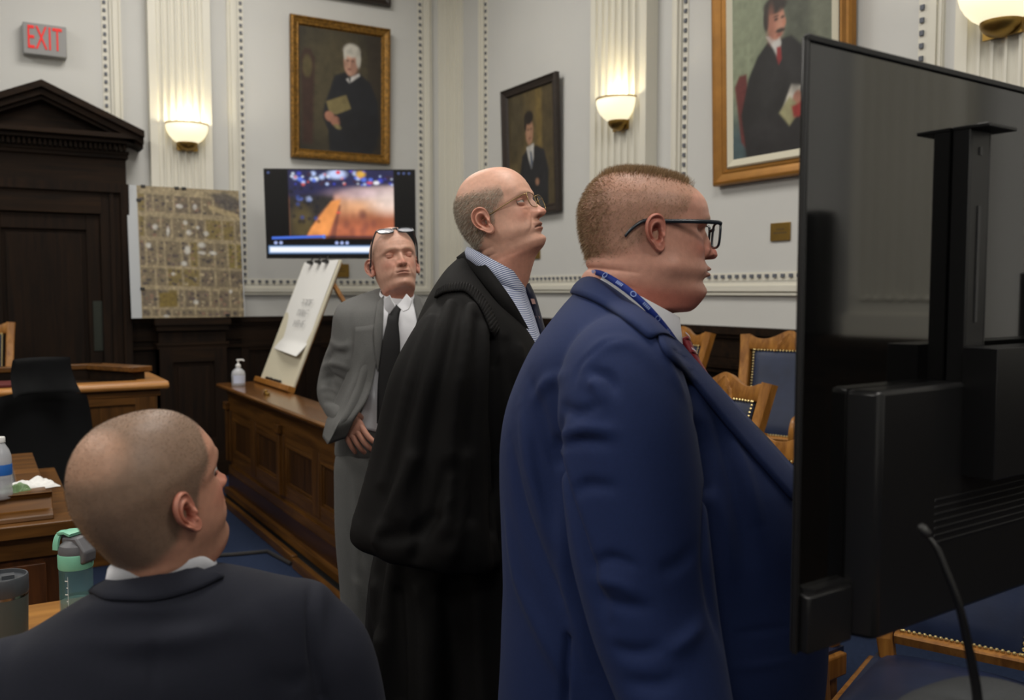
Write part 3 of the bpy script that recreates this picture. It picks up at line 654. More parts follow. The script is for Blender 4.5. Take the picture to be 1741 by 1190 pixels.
# jury box front
jx, jy0, jy1 = 1.61, 1.80, 6.88
jb = thing('jury_box', 'long panelled oak jury box front with a broad flat rail', 'jury box', (jx, 0, 0))
RH = 0.87
mb = MB(); mb.span((0.03, jy0, 0.0), (0.07, jy1, RH-0.05)); mb.span((0.0, jy0, RH-0.20), (0.03, jy1, RH-0.045), 1); mb.span((-0.012, jy0, RH-0.075), (0.0, jy1, RH-0.04), 1)
mb.span((-0.005, jy0, 0.20), (0.03, jy1, 0.255), 1); mb.span((0.012, jy0, 0.255), (0.03, jy1, 0.29), 1)
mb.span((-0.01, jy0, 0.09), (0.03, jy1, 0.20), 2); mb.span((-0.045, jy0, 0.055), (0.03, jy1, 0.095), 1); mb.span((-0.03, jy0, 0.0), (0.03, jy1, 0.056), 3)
obj('body', mb, [M['box_v'], M['box_y'], wood('stained_oak_kick', srgb(46, 27, 16), srgb(68, 42, 24), 1, 3), M['dark']], jb)
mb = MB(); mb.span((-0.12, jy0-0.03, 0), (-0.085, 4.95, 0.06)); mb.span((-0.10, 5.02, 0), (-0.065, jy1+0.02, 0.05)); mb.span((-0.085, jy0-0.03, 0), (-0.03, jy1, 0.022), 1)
obj('floor_plinth', mb, [M['box_y'], M['dark']], jb, bevel=0.005)
# bays of panels
y = jy1-0.02; bay = 0.0
bays = []; stile = 0.08
yy = jy1
while yy > jy0+0.2:
    w1 = min(1.33, yy-jy0); bays.append((yy-w1, yy)); yy -= w1
mb = MB(); pan = []
for (b0, b1) in bays:
    mb.span((-0.004, b1-0.075, 0.29), (0.03, b1, RH-0.2)); mb.span((-0.004, b0, 0.29), (0.03, b0+0.075, RH-0.2)); m_ = (b0+b1)/2
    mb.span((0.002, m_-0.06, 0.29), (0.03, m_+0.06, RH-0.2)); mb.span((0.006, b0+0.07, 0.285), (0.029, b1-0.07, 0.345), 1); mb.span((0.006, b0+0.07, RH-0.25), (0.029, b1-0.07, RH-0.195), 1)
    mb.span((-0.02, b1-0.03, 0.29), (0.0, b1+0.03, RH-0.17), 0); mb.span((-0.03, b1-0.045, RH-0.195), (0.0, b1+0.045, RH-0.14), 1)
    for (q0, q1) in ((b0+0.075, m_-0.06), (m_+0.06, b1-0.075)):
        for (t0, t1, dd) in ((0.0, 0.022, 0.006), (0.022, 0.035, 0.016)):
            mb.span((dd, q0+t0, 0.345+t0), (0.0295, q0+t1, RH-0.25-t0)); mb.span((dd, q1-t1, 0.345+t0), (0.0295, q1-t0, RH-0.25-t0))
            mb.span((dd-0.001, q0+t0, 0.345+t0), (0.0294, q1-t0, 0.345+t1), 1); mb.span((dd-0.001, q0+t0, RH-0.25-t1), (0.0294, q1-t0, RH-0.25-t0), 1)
        pan.append((q0, q1))
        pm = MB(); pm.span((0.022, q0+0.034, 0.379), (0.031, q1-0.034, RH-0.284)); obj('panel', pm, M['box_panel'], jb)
obj('frame_moulding', mb, [M['box_v'], M['box_y']], jb, bevel=0.003)
mb = MB(); mb.prism([(-0.075, RH-0.032), (-0.085, RH-0.02), (-0.085, RH-0.01), (-0.07, RH), (0.20, RH), (0.21, RH-0.015), (0.21, RH-0.035)], 1, jy0-0.03, jy1+0.02)
mb.span((0.0, jy0, RH-0.055), (0.19, jy1, RH-0.033))
obj('top_rail', mb, wood('polished_oak_rail', srgb(84, 52, 22), srgb(122, 80, 38), 1, 3.0, 0.18, 0.5), jb, bevel=0.004)

# raised floor behind the jury box for the back row
mb = MB(); mb.span((3.05, 2.9, 0), (ROOM_X1-0.07, 7.7, 0.27)); struct('floor_riser', mb, M['carpet'])
mb = MB(); mb.span((2.35, 2.6, 0), (3.05, 7.7, 0.13)); struct('floor_step', mb, M['carpet'])
# ------------------------------------------------------------------ oak courtroom armchair
def bez(p0, p1, p2, p3, n=14):
    t = np.linspace(0, 1, n)[:, None]; p0, p1, p2, p3 = map(np.array, (p0, p1, p2, p3))
    return (1-t)**3*p0+3*(1-t)**2*t*p1+3*(1-t)*t*t*p2+t**3*p3
def bar(mb, pts, wx, wy, mi=0, side=(1, 0, 0)):
    """rectangular section swept along pts; wx across `side`, wy across the other"""
    pts = np.asarray(pts, float); T = np.gradient(pts, axis=0); T /= np.linalg.norm(T, axis=1)[:, None]; s = np.array(side, float)
    wx = np.broadcast_to(wx, len(pts)); wy = np.broadcast_to(wy, len(pts)); rings = []
    for p_, t, a, b in zip(pts, T, wx, wy):
        u = s-t*(s@t); u /= np.linalg.norm(u); v = np.cross(t, u); c = 0.22
        q = []
        for (i, j) in ((1, 1-c), (1-c, 1), (-1+c, 1), (-1, 1-c), (-1, -1+c), (-1+c, -1), (1-c, -1), (1, -1+c)): q.append(p_+u*a/2*i+v*b/2*j)
        rings.append(q)
    return mb.loft(rings, mi)
CHAIR_NO = [0]
def make_chair(label, loc, rz, group=None, tilt=0.0):
    """faces local -y ; seat height .46, crest 1.05"""
    t = thing('oak_armchair', label, 'chair', loc, rz, group)
    W = 0.27
    seat = MB(); n = 18; P = np.zeros((n, n, 3))
    for i, u in enumerate(np.linspace(-1, 1, n)):
        for j, v in enumerate(np.linspace(-1, 1, n)):
            wx = 0.235-0.02*(v+1)/2
            P[i, j] = (u*wx, v*0.235-0.01, 0.445+0.045*(1-abs(u)**3.2)**0.6*(1-abs(v)**3.2)**0.6)
    seat.grid(P); seat.box((0, -0.01, 0.435), (0.46, 0.46, 0.03)); obj('seat', seat, M['leather'], t, smooth=True, angle=50)
    fr = MB()
    fr.box((0, -0.225, 0.405), (0.50, 0.04, 0.07)); fr.box((0, 0.205, 0.405), (0.46, 0.04, 0.07))
    for s in (-1, 1): fr.box((s*0.235, -0.01, 0.405), (0.035, 0.43, 0.07))
    obj('seat_frame', fr, M['golden'], t, bevel=0.006)
    # back: leans backwards, posts splay upward
    def bp(u, h, off=0.0): # u -1..1, h 0..1 along the back
        z = 0.50+0.55*h; y = 0.205+0.20*h+0.02*math.sin(h*3.1)
        return np.array([u*(0.185+0.045*h), y+off*0.94, z-off*0.34])
    for s in (-1, 1):
        post = MB(); pts = [(s*0.20, 0.22, 0.0), (s*0.195, 0.20, 0.22), (s*0.19, 0.195, 0.42)]+[tuple(bp(s, h)*[1, 1, 1]+[s*0.02, 0, 0]) for h in (0.0, 0.2, 0.45, 0.7, 0.9, 0.985)]
        bar(post, pts, [0.04]*3+[0.046, 0.05, 0.052, 0.052, 0.055, 0.06], [0.045]*9)
        obj('back_post', post, M['golden'], t)
    cr = MB(); k = 33; fr_, bk = [], []
    top = []; bot = []
    for u in np.linspace(-1, 1, k):
        hgt = 0.955+0.075*math.exp(-(u/0.30)**2)+0.02*math.exp(-((abs(u)-0.93)/0.09)**2)-0.012*math.exp(-((abs(u)-0.62)/0.2)**2)
        top.append(hgt); bot.append(0.84+0.0*u)
    rows = []
    for off, ins in ((-0.017, 0.004), (-0.021, 0.012), (-0.021, -1), (-0.017, -2), (0.017, -2), (0.021, -1), (0.021, 0.012), (0.017, 0.004)):
        row = []
        for i, u in enumerate(np.linspace(-1, 1, k)):
            h = (top[i]-ins*0.3) if ins >= 0 else (bot[i] if ins == -2 else bot[i]+0.01)
            if ins == 0.004: h = top[i]
            row.append(bp(u, h, off))
        rows.append(row)
    cr.grid(rows, closeu=True)
    crest = obj('crest_rail', cr, M['golden'], t, smooth=True, angle=35)
    cv = MB()
    rg = random.Random(2)
    for s in (-1, 1):
        for a in range(5):
            ph = np.linspace(0, 1, 7); x0 = 0.02+a*0.045
            pts = [bp(s*(x0+0.07*q_*(1+a*0.2)), 0.99+0.0-0.035*a*0.5-0.055*q_+0.02*math.sin(q_*5)-(0.02 if a > 2 else 0), -0.021) for q_ in ph]
            cv.tube(pts, 0.0045*(1-0.5*abs(ph-0.4)), 6)
    obj('carving', cv, M['golden'], crest)
    lr = MB(); bar(lr, [bp(u, 0.03) for u in np.linspace(-0.95, 0.95, 7)], 0.035, 0.05, side=(0, 0.3, -0.9)); obj('lower_rail', lr, M['golden'], t)
    lt = MB(); n = 16; P = np.zeros((n, n, 3))
    for i, u in enumerate(np.linspace(-1, 1, n)):
        for j, v in enumerate(np.linspace(-1, 1, n)):
            P[i, j] = bp(u*0.88, 0.445+0.40*v, -0.006-0.022*(1-abs(u)**4)**0.5*(1-abs(v)**4)**0.5)
    lt.grid(P); P2 = P.copy()
    for i, u in enumerate(np.linspace(-1, 1, n)):
        for j, v in enumerate(np.linspace(-1, 1, n)): P2[i, j] = bp(u*0.88, 0.445+0.40*v, 0.016)
    lt.grid(P2, flip=True)
    bk_ = obj('backrest', lt, M['leather'], t, smooth=True)
    nl = MB()
    def nail(p_):
        nl.lathe([(0.0062, 0), (0.0056, 0.0025), (0.0034, 0.0045), (0.0004, 0.0052)], (0, 0, 0), 6)
        last = nl.v.pop(); n_ = np.array([0, -0.94, 0.34]); a_ = np.array([1, 0, 0]); b_ = np.cross(n_, a_)
        nl.v.append(last[:, :1]*a_+last[:, 1:2]*b_+last[:, 2:3]*n_+p_)
    for v in np.linspace(-1, 1, 30):
        for s in (-1, 1): nail(bp(s*0.855, 0.445+0.39*v, -0.016))
    for u in np.linspace(-0.82, 0.82, 22):
        for v in (-1, 1): nail(bp(u, 0.445+0.39*v, -0.016))
    o = obj('nailheads', nl, M['nail'], bk_); o['kind'] = 'stuff'
    for s in (-1, 1):
        a_ = MB()
        pts = bez((s*0.25, 0.25, 0.665), (s*0.28, 0.10, 0.66), (s*0.285, -0.10, 0.69), (s*0.28, -0.185, 0.685), 10)
        pts2 = bez((s*0.28, -0.185, 0.685), (s*0.28, -0.235, 0.68), (s*0.275, -0.245, 0.64), (s*0.27, -0.235, 0.58), 8)[1:]
        P_ = np.concatenate([pts, pts2, [(s*0.262, -0.225, 0.42)]])
        bar(a_, P_, [0.045]*3+[0.058]*7+[0.058, 0.056, 0.052, 0.05, 0.048, 0.046, 0.044]+[0.042], [0.032]*10+[0.036]*7+[0.045]); obj('armrest', a_, M['golden'], t, smooth=True, angle=40)
        lg = MB(); bar(lg, [(s*0.25, -0.215, 0.44), (s*0.25, -0.22, 0.2), (s*0.255, -0.225, 0)], [0.046, 0.042, 0.034], [0.046, 0.042, 0.034]); obj('front_leg', lg, M['golden'], t)
    st = MB()
    for s in (-1, 1): bar(st, [(s*0.25, -0.2, 0.17), (s*0.2, 0.2, 0.17)], 0.022, 0.03)
    bar(st, [(-0.225, 0, 0.17), (0.225, 0, 0.17)], 0.022, 0.03, side=(0, 1, 0)); obj('stretcher', st, M['golden'], t)
    return t
# jury chairs (facing the court, -x): rz turns local -y towards the wanted direction
def face(dx, dy): return math.atan2(dx, -dy)
def seat_at(px, py, D, floor, rz):
    p_ = at(px, py, D); loc = np.array([-math.sin(rz)*0.42, math.cos(rz)*0.42]); return (p_[0]-loc[0], p_[1]-loc[1], floor)
rz = face(-0.96, 0.10)
proto = make_chair('oak armchair with carved crest against the wall, beside the red tie', seat_at(1168, 563, 5.45, 0.27, rz), rz, 'oak jury armchairs')
def put(label, loc, rz):
    c = copy_tree(proto); c.location = loc; c.rotation_euler = (0, 0, rz); c['label'] = label; return c
rz = face(-0.93, -0.36); put('oak armchair against the wall with its navy leather back and arm in full view', seat_at(1347, 574, 4.85, 0.27, rz), rz)
rz = face(-1.0, 0.04); put('oak armchair whose carved crest shows in front of the wall chairs', seat_at(1243, 649, 3.95, 0.13, rz), rz)
rz = face(-1.0, -0.12); put('oak armchair with only a crest corner beside the black screen edge', seat_at(1396, 752, 3.10, 0.0, rz), rz)
rz = face(-0.917, -0.398); put('nearest oak armchair, shiny navy seat below the big black screen', (2.24, 1.48, 0.0), rz)
put('oak armchair at the far left edge, behind the judge bench', (0.00, 7.12, 0.28), face(0.05, -1))
mb = MB(); mb.span((-3.0, 6.2, 0), (0.75, 7.85, 0.28)); struct('floor_platform', mb, M['carpet'])

# ------------------------------------------------------------------ witness bench at the left
bn = thing('witness_bench', 'oak bench with a rounded top rail and raised rest, left background', 'bench', (0, 5.55, 0))
k_ = on_z(268, 641, 1.03); bx = 0.955
tz = 1.035
mb = MB(); mb.span((-1.6, 0, 0), (bx-0.06, 0.05, tz-0.06)); mb.span((bx-0.11, 0.05, 0), (bx-0.06, 0.62, tz-0.06))
mb.span((-1.6, -0.02, 0), (bx-0.04, 0.0, 0.15), 1); mb.span((-1.6, -0.018, tz-0.085), (bx-0.042, 0.0, tz-0.05), 1)
for a in (-1.0, -0.28, 0.42, bx-0.18): mb.span((a, -0.014, 0.15), (a+0.12, 0, tz-0.085))
mb.span((-1.6, -0.0135, tz-0.36), (bx-0.06, 0, tz-0.30), 1); mb.span((-1.6, -0.0135, tz-0.13), (bx-0.06, 0, tz-0.085), 1)
obj('front_panel', mb, [M['box_v'], M['box_x']], bn, bevel=0.003)
mb = MB(); prof = [(0.0, 0.0), (-0.05, 0.006), (-0.06, 0.022), (-0.055, 0.038), (-0.035, 0.05), (0.09, 0.05), (0.09, 0.0)]
mb.prism([(y_, tz-0.05+z_) for y_, z_ in prof], 0, -1.6, bx); mb.span((bx-0.15, 0.09, tz-0.05), (bx, 0.64, tz)); obj('top_rail', mb, wood('bench_top_oak', srgb(140, 90, 40), srgb(190, 134, 72), 0, 3, 0.3, 0.25), bn, bevel=0.006)
mb = MB(); mb.span((-1.6, 0.0, tz-0.04), (bx-0.12, 0.62, tz-0.02)); obj('shelf', mb, M['walnut_h'], bn)
mb = MB(); mb.span((-1.2, 0.46, tz+0.045), (0.67, 0.54, tz+0.075)); mb.prism([(0.57, 0.46), (0.67, 0.54), (0.90, 0.16), (0.78, 0.10)], 2, tz+0.045, tz+0.075)
mb.span((-1.2, 0.47, tz-0.03), (0.64, 0.53, tz+0.046), 1); mb.prism([(0.59, 0.46), (0.65, 0.51), (0.86, 0.17), (0.79, 0.14)], 2, tz-0.03, tz+0.046, 1)
obj('book_rest', mb, [M['box_x'], M['walnut_h']], bn, bevel=0.004)
fd = thing('red_folder', 'dark red folder lying on the bench rail behind the black office chair', 'folder', (0.21, 5.56, tz+0.003))
mb = MB(); mb.box((-0.03, 0.09, 0.008), (0.26, 0.24, 0.016)); obj('cover', mb, M['red'], fd, bevel=0.003)
mb = MB(); mb.box((0.05, 0.12, 0.017), (0.04, 0.03, 0.001)); obj('paper_tab', mb, M['white'], fd)

# ------------------------------------------------------------------ clerk desk with bottle and papers
dk = thing('clerk_desk', 'oak desk with stepped moulded rim at the left edge', 'desk', (0.28, 3.32, 0))
DH = 0.79
mb = MB(); mb.span((-2.0, 0.05, 0.0), (-0.06, 1.0, DH-0.05)); mb.span((-0.5, 0.03, 0.12), (-0.10, 0.05, DH-0.14)); mb.span((-2, 0.035, DH-0.12), (-0.05, 0.05, DH-0.05), 1)
mb.span((-1.0, 0.03, 0.12), (-0.58, 0.05, DH-0.14)); mb.span((-2, 0.03, 0), (-0.045, 0.05, 0.1), 1)
obj('body', mb, [wood('desk_front_oak', srgb(52, 28, 12), srgb(88, 50, 22), 2, 3, 0.45, 0.05), M['box_x']], dk, bevel=0.003)
mb = MB()
mb.span((-2.0, 0, DH-0.045), (0, 1.05, DH)); mb.prism([(0.045, DH), (0.05, DH+0.016), (0.09, DH+0.03), (0.115, DH+0.062), (0.11, DH+0.075), (0.10, DH+0.082), (0.145, DH+0.082), (0.15, DH)], 0, -2.0, -0.07)
mb.span((-0.17, 0.145, DH), (-0.085, 1.0, DH+0.08)); mb.span((-2.0, 0.145, DH), (-0.16, 1.0, DH+0.066))
obj('desk_top', mb, M['box_x'], dk, bevel=0.004)
mb = MB(); mb.span((-2.0, 0.22, DH+0.066), (-0.17, 0.9, DH+0.0685)); obj('glass_sheet', mb, mat('glass_top', srgb(120, 120, 124), 0.12, spec=0.6), dk)
ZT = DH+0.0688
def bottle_profile(mb, prof, c, n=36, mi=0): mb.lathe(prof, c, n, mi)
M['clear'] = mat('clear_plastic', (0.95, 0.97, 0.98, 1), 0.06, trans=1.0, ior=1.33, spec=0.5)
M['frost'] = mat('frosted_bottle', srgb(205, 208, 214), 0.25, spec=0.5, alpha=0.62)
c = on_z(4, 848, ZT)
wb = thing('water_bottle', 'clear water bottle with a blue label at the left edge', 'bottle', (c[0], c[1], ZT))
mb = MB(); prof = [(0.001, 0.0), (0.028, 0.0), (0.032, 0.005), (0.032, 0.03)]
for i in range(3): prof += [(0.0305, 0.038+i*0.012), (0.032, 0.044+i*0.012)]
prof += [(0.032, 0.078), (0.0315, 0.115), (0.032, 0.125), (0.031, 0.145), (0.025, 0.165), (0.015, 0.182), (0.0125, 0.188), (0.0125, 0.20)]
mb.lathe(prof, (0, 0, 0), 36); obj('bottle_body', mb, M['frost'], wb, smooth=True)
mb = MB(); mb.lathe([(0.0325, 0.082), (0.0327, 0.083), (0.0327, 0.117), (0.0325, 0.118)], (0, 0, 0), 36); obj('blue_band', mb, mat('blue_label', srgb(44, 106, 190), 0.4), wb, smooth=True)
mb = MB(); mb.lathe([(0.0145, 0.190), (0.0148, 0.192), (0.0148, 0.206), (0.0135, 0.208), (0.001, 0.208)], (0, 0, 0), 24); obj('cap', mb, M['white'], wb, smooth=True, angle=40)
c = on_z(40, 836, ZT)
tw = thing('tissue_packet', 'crumpled white tissues and green packet beside the water bottle', 'tissues', (c[0]+0.02, c[1]+0.02, ZT+0.006), 0.2)
def crumple(w, d, h, seed, n=18):
    P = np.zeros((n, n, 3)); rg = random.Random(seed)
    for i, u in enumerate(np.linspace(-1, 1, n)):
        for j, v in enumerate(np.linspace(-1, 1, n)):
            q = mnoise.noise(Vector((u*1.6+seed, v*1.6, seed*3.1)))
            P[i, j] = (u*w/2*(1+0.12*mnoise.noise(Vector((v*2, seed, 1)))), v*d/2*(1+0.15*mnoise.noise(Vector((u*2, seed, 5)))), h*(0.45+0.8*abs(q))*(1-max(abs(u), abs(v))**4))
    m_ = MB(); m_.grid(P); return m_
q = crumple(0.14, 0.13, 0.030, 2); q.v = [v+[0.02, 0.03, 0] for v in q.v]; obj('tissue', q, M['white'], tw)
q = crumple(0.09, 0.07, 0.035, 5); q.v = [v+[-0.05, -0.03, 0] for v in q.v]; obj('packet', q, mat('green_packet', srgb(108, 140, 92), 0.45), tw)

# ------------------------------------------------------------------ black mesh office chair
c = np.array([0.30, 4.70, 0.0])
oc = thing('office_chair', 'black mesh office chair with headrest behind the clerk desk', 'chair', c, face(0.30, -0.95))
M['mesh'] = mat('black_mesh_fabric', srgb(16, 17, 19), 0.85, bump=0.6, bscale=900, spec=0.2)
def cushion(mb, fn, n=18, m=18, th=0.03):
    A = np.zeros((n, m, 3)); B = np.zeros((n, m, 3))
    for i, u in enumerate(np.linspace(-1, 1, n)):
        for j, v in enumerate(np.linspace(-1, 1, m)):
            e = (1-abs(u)**5)**0.5*(1-abs(v)**5)**0.5; p_, nn = fn(u, v); A[i, j] = p_+nn*th*e; B[i, j] = p_-nn*th*e
    mb.grid(A); mb.grid(B, flip=True)
# local: faces -y
mb = MB(); cushion(mb, lambda u, v: (np.array([u*0.265*(1-0.12*max(0, v)**2)*(1-0.06*max(0, -v)), 0.22+0.03*v-0.06*u*u+0.02*math.cos(v*2.2), 0.78+0.29*v-0.03*u*u*max(0, v)]), np.array([0, 1, 0.])), th=0.022)
obj('backrest', mb, M['mesh'], oc, smooth=True)
mb = MB(); cushion(mb, lambda u, v: (np.array([u*0.14*(1+0.08*v*-1), 0.20+0.03*v-0.10*u*u-0.03*v*v, 1.15+0.085*v]), np.array([0, 1, 0.])), th=0.024)
obj('headrest', mb, M['mesh'], oc, smooth=True)
mb = MB(); mb.box((0, 0.26, 1.02), (0.05, 0.03, 0.2)); mb.tube([(0, 0.28, 1.0), (0, 0.30, 0.75), (0, 0.26, 0.5), (0, 0.1, 0.42)], 0.025, 8); obj('spine', mb, M['black'], oc)
mb = MB(); cushion(mb, lambda u, v: (np.array([u*0.26, v*0.25-0.02, 0.47-0.02*max(0, -v)**3]), np.array([0, 0, 1.])), th=0.04); obj('seat', mb, M['mesh'], oc, smooth=True)
for s in (-1, 1):
    mb = MB(); mb.tube([(s*0.24, 0.05, 0.43), (s*0.30, 0.04, 0.45), (s*0.31, 0.02, 0.64)], 0.016, 8); cushion(mb, lambda u, v: (np.array([s*0.31+u*0.04, -0.03+v*0.13, 0.66]), np.array([0, 0, 1.])), 8, 8, 0.015); obj('armrest', mb, M['black'], oc, smooth=True)
mb = MB(); mb.tube([(0, 0, 0.43), (0, 0, 0.09)], 0.03, 12)
obj('gas_column', mb, M['black'], oc)
for k in range(5):
    a = k*2*math.pi/5; mb = MB(); mb.tube([(0, 0, 0.10), (0.16*math.cos(a), 0.16*math.sin(a), 0.09), (0.3*math.cos(a), 0.3*math.sin(a), 0.065)], [0.026, 0.02, 0.014], 8)
    mb.lathe([(0.001, -0.02), (0.028, -0.02), (0.03, 0), (0.028, 0.02), (0.001, 0.02)], (0.3*math.cos(a), 0.3*math.sin(a), 0.03), 14, axis='x'); obj('base_leg', mb, M['black'], oc)

# ------------------------------------------------------------------ near table with bottle and tumbler
TZ = 0.78
nt_ = thing('counsel_table', 'golden oak table top beside the seated man', 'table', (0, 0, 0))
mb = MB(); mb.span((-1.45, 1.68, TZ-0.035), (0.24, 2.50, TZ)); obj('table_top', mb, wood('table_oak', srgb(128, 84, 34), srgb(166, 116, 54), 0, 2.5, 0.3, 0.3), nt_, bevel=0.006)
mb = MB(); mb.span((-1.38, 1.74, TZ-0.12), (0.18, 2.43, TZ-0.035)); obj('apron', mb, M['box_x'], nt_)
for x in (-1.36, 0.11):
    for y in (1.75, 2.36): mb = MB(); mb.span((x, y, 0), (x+0.06, y+0.06, TZ-0.05)); obj('leg', mb, M['box_v'], nt_, bevel=0.004)
Db = 1.90; k = at(133, 1128, Db); c = on_z(134, 1125, TZ)
rb = 0.0325
sb = thing('sports_bottle', 'clear teal sports bottle with mint green lid behind the bald seated man', 'bottle', (c[0], c[1], TZ), -0.9)
M['teal'] = mat('teal_tritan', srgb(120, 168, 168), 0.10, alpha=0.26, spec=0.7); M['water'] = mat('teal_water', srgb(96, 134, 130), 0.10, alpha=0.5, spec=0.6)
M['mint'] = mat('mint_plastic', srgb(124, 190, 162), 0.4); M['grey'] = mat('grey_plastic', srgb(92, 92, 96), 0.45)
hb = 0.205
mb = MB(); mb.lathe([(0.001, 0.0), (rb*0.9, 0), (rb, 0.01), (rb, hb)], (0, 0, 0), 48); obj('bottle_body', mb, M['teal'], sb, smooth=True, angle=50)
mb = MB(); mb.lathe([(0.001, 0.006), (rb*0.88, 0.006), (rb*0.94, 0.012), (rb*0.94, 0.132), (0.001, 0.132)], (0, 0, 0), 48); obj('water', mb, M['water'], sb, smooth=True, angle=50)
mb = MB(); mb.lathe([(rb*1.01, hb-0.004), (rb*1.04, hb), (rb*1.04, hb+0.024), (rb*1.0, hb+0.027), (0.001, hb+0.027)], (0, 0, 0), 48); obj('lid_ring', mb, M['mint'], sb, smooth=True, angle=40)
mb = MB(); mb.lathe([(rb*1.0, hb+0.027), (rb*1.0, hb+0.034), (rb*0.9, hb+0.044), (rb*0.55, hb+0.054), (0.001, hb+0.056)], (0, 0, 0), 40)
mb.prism([(-0.020, hb+0.040), (0.028, hb+0.006), (0.040, hb+0.012), (0.042, hb+0.034), (0.018, hb+0.062), (-0.02, hb+0.06)], 1, -0.016, 0.016); obj('spout_cover', mb, M['grey'], sb, bevel=0.004)
mb = MB(); a = np.linspace(0, math.pi, 15)
pts = np.array([(-0.030-0.001*math.sin(t), 0.021*math.cos(t), hb+0.034+0.034*math.sin(t)**0.8) for t in a]); bar(mb, pts, 0.014, 0.006, side=(1, 0, 0.2))
bar(mb, [(-0.03, 0.0, hb+0.067), (-0.012, 0, hb+0.070), (0.004, 0, hb+0.066)], 0.006, 0.036, side=(0, 0, 1)); obj('carry_loop', mb, M['mint'], sb, smooth=True, angle=40)
mb = MB(); fwd2 = np.array([-math.sin(0.05), -1, 0])
for i in range(11):
    ang = -2.15+0.9; z = 0.04+0.014*i; 
    aa = np.linspace(ang-(0.10 if i % 2 else 0.20), ang+0.0, 4); mb.grid([[(rb*1.008*math.cos(t), rb*1.008*math.sin(t), zz) for t in aa] for zz in (z, z+0.0022)])
aa = np.linspace(ang-0.012, ang+0.012, 3); mb.grid([[(rb*1.008*math.cos(t), rb*1.008*math.sin(t), zz) for t in aa] for zz in (0.035, 0.19)]); obj('volume_marks', mb, M['white'], sb)
c = on_z(10, 1123, TZ); 
tb = thing('travel_tumbler', 'dark grey travel tumbler with steel ring at the left edge', 'tumbler', (c[0], c[1], TZ))
mm_ = 1.0
c3 = pix((c[0], c[1], TZ)); r_ = 38*c3[2]/FPX; ht_ = (c3[1]-975)*c3[2]/FPX*1.0
mb = MB(); mb.lathe([(0.001, 0), (r_*0.88, 0), (r_*0.9, 0.005), (r_*0.99, ht_*0.76)], (0, 0, 0), 48); obj('cup', mb, mat('powder_coat_green_grey', srgb(74, 80, 78), 0.5, bump=0.1, bscale=900), tb, smooth=True, angle=40)
mb = MB(); mb.lathe([(r_*0.985, ht_*0.76), (r_*0.985, ht_*0.79)], (0, 0, 0), 48); obj('steel_ring', mb, mat('brushed_steel', srgb(200, 192, 178), 0.25, 1.0), tb, smooth=True)
mb = MB(); mb.lathe([(r_, ht_*0.79), (r_*1.02, ht_*0.80), (r_*1.02, ht_*0.985), (r_*0.99, ht_), (r_*0.93, ht_), (r_*0.92, ht_-0.008), (0.001, ht_-0.008)], (0, 0, 0), 48)
mb.box((r_*0.2, 0, ht_-0.004), (r_*0.5, r_*0.45, 0.008)); obj('lid', mb, mat('charcoal_lid', srgb(70, 73, 78), 0.35), tb, smooth=True, angle=35)

# ------------------------------------------------------------------ on the jury rail: sanitizer, easel with pad, clip
c = on_z(415, 655, RH); c[1] = min(c[1], jy1-0.15); c[0] = jx+0.02
hs = thing('hand_sanitizer', 'clear pump bottle of hand sanitizer on the end of the jury box rail', 'bottle', (c[0], c[1], RH))
mb = MB(); mb.lathe([(0.001, 0), (0.044, 0), (0.047, 0.004), (0.048, 0.085), (0.042, 0.105), (0.024, 0.122), (0.015, 0.128), (0.015, 0.138)], (0, 0, 0), 36); obj('bottle_body', mb, M['frost'], hs, smooth=True)
mb = MB(); mb.lathe([(0.0485, 0.02), (0.0485, 0.078)], (0, 0, 0), 20, a0=-2.6, a1=-0.6); obj('label_sheet', mb, mat('pale_label', srgb(196, 204, 226), 0.5), hs, smooth=True)
mb = MB(); mb.lathe([(0.017, 0.132), (0.018, 0.15), (0.010, 0.156), (0.006, 0.158), (0.006, 0.178), (0.012, 0.180), (0.012, 0.190), (0.001, 0.192)], (0, 0, 0), 20); mb.tube([(0, 0, 0.186), (0.03, -0.012, 0.186), (0.038, -0.015, 0.178)], 0.005, 8); obj('pump', mb, M['white'], hs, smooth=True, angle=50)
c = on_z(436, 659, RH)
bp_ = thing('brass_paperweight', 'tiny brass fitting on the jury box rail between sanitizer and easel', 'fitting', (jx+0.03, 5.95, RH))
mb = MB(); mb.box((0, 0, 0.008), (0.03, 0.06, 0.016)); mb.box((0, 0.02, 0.022), (0.02, 0.02, 0.014)); obj('fitting_body', mb, M['brass'], bp_, bevel=0.003)
# flip chart
xb = 1.845
A0 = on_x(445, 650, xb); A1 = on_x(500, 662, xb); A0[2] = A1[2] = RH+0.03
xt_ = on_y(548, 445, (A0[1]+A1[1])/2); lean = np.array([xt_[0]-xb, 0, xt_[2]-A0[2]]); 
eas = thing('easel', 'flip chart board on a wooden easel standing at the jury box rail', 'easel', (xb+0.2, 5.86, 0.13))
xd_ = (A1-A0)/np.linalg.norm(A1-A0); yd_ = lean/np.linalg.norm(lean); zn = np.cross(xd_, yd_)
LB = float(np.linalg.norm(lean)); WBd = float(A0[1]-A1[1])
def el(u, v, w=0.0): return (A0+A1)/2+xd_*u*WBd/2+yd_*v*LB+zn*w
o0 = np.array([xb+0.2, 5.86, 0.13])
mb = MB(); mb.add([el(u, v, w)-o0 for w in (-0.008, 0.008) for u, v in ((-1, 0), (1, 0), (1, 1), (-1, 1))], [(0, 1, 2, 3), (4, 7, 6, 5), (0, 4, 5, 1), (1, 5, 6, 2), (2, 6, 7, 3), (3, 7, 4, 0)]); obj('board', mb, mat('cream_board', srgb(206, 200, 178), 0.6), eas, bevel=0.003)
mb = MB(); bar(mb, [el(-1.06, -0.02, 0.02)-o0, el(1.06, -0.02, 0.02)-o0], 0.05, 0.04, side=tuple(zn)); obj('ledge', mb, M['golden'], eas)
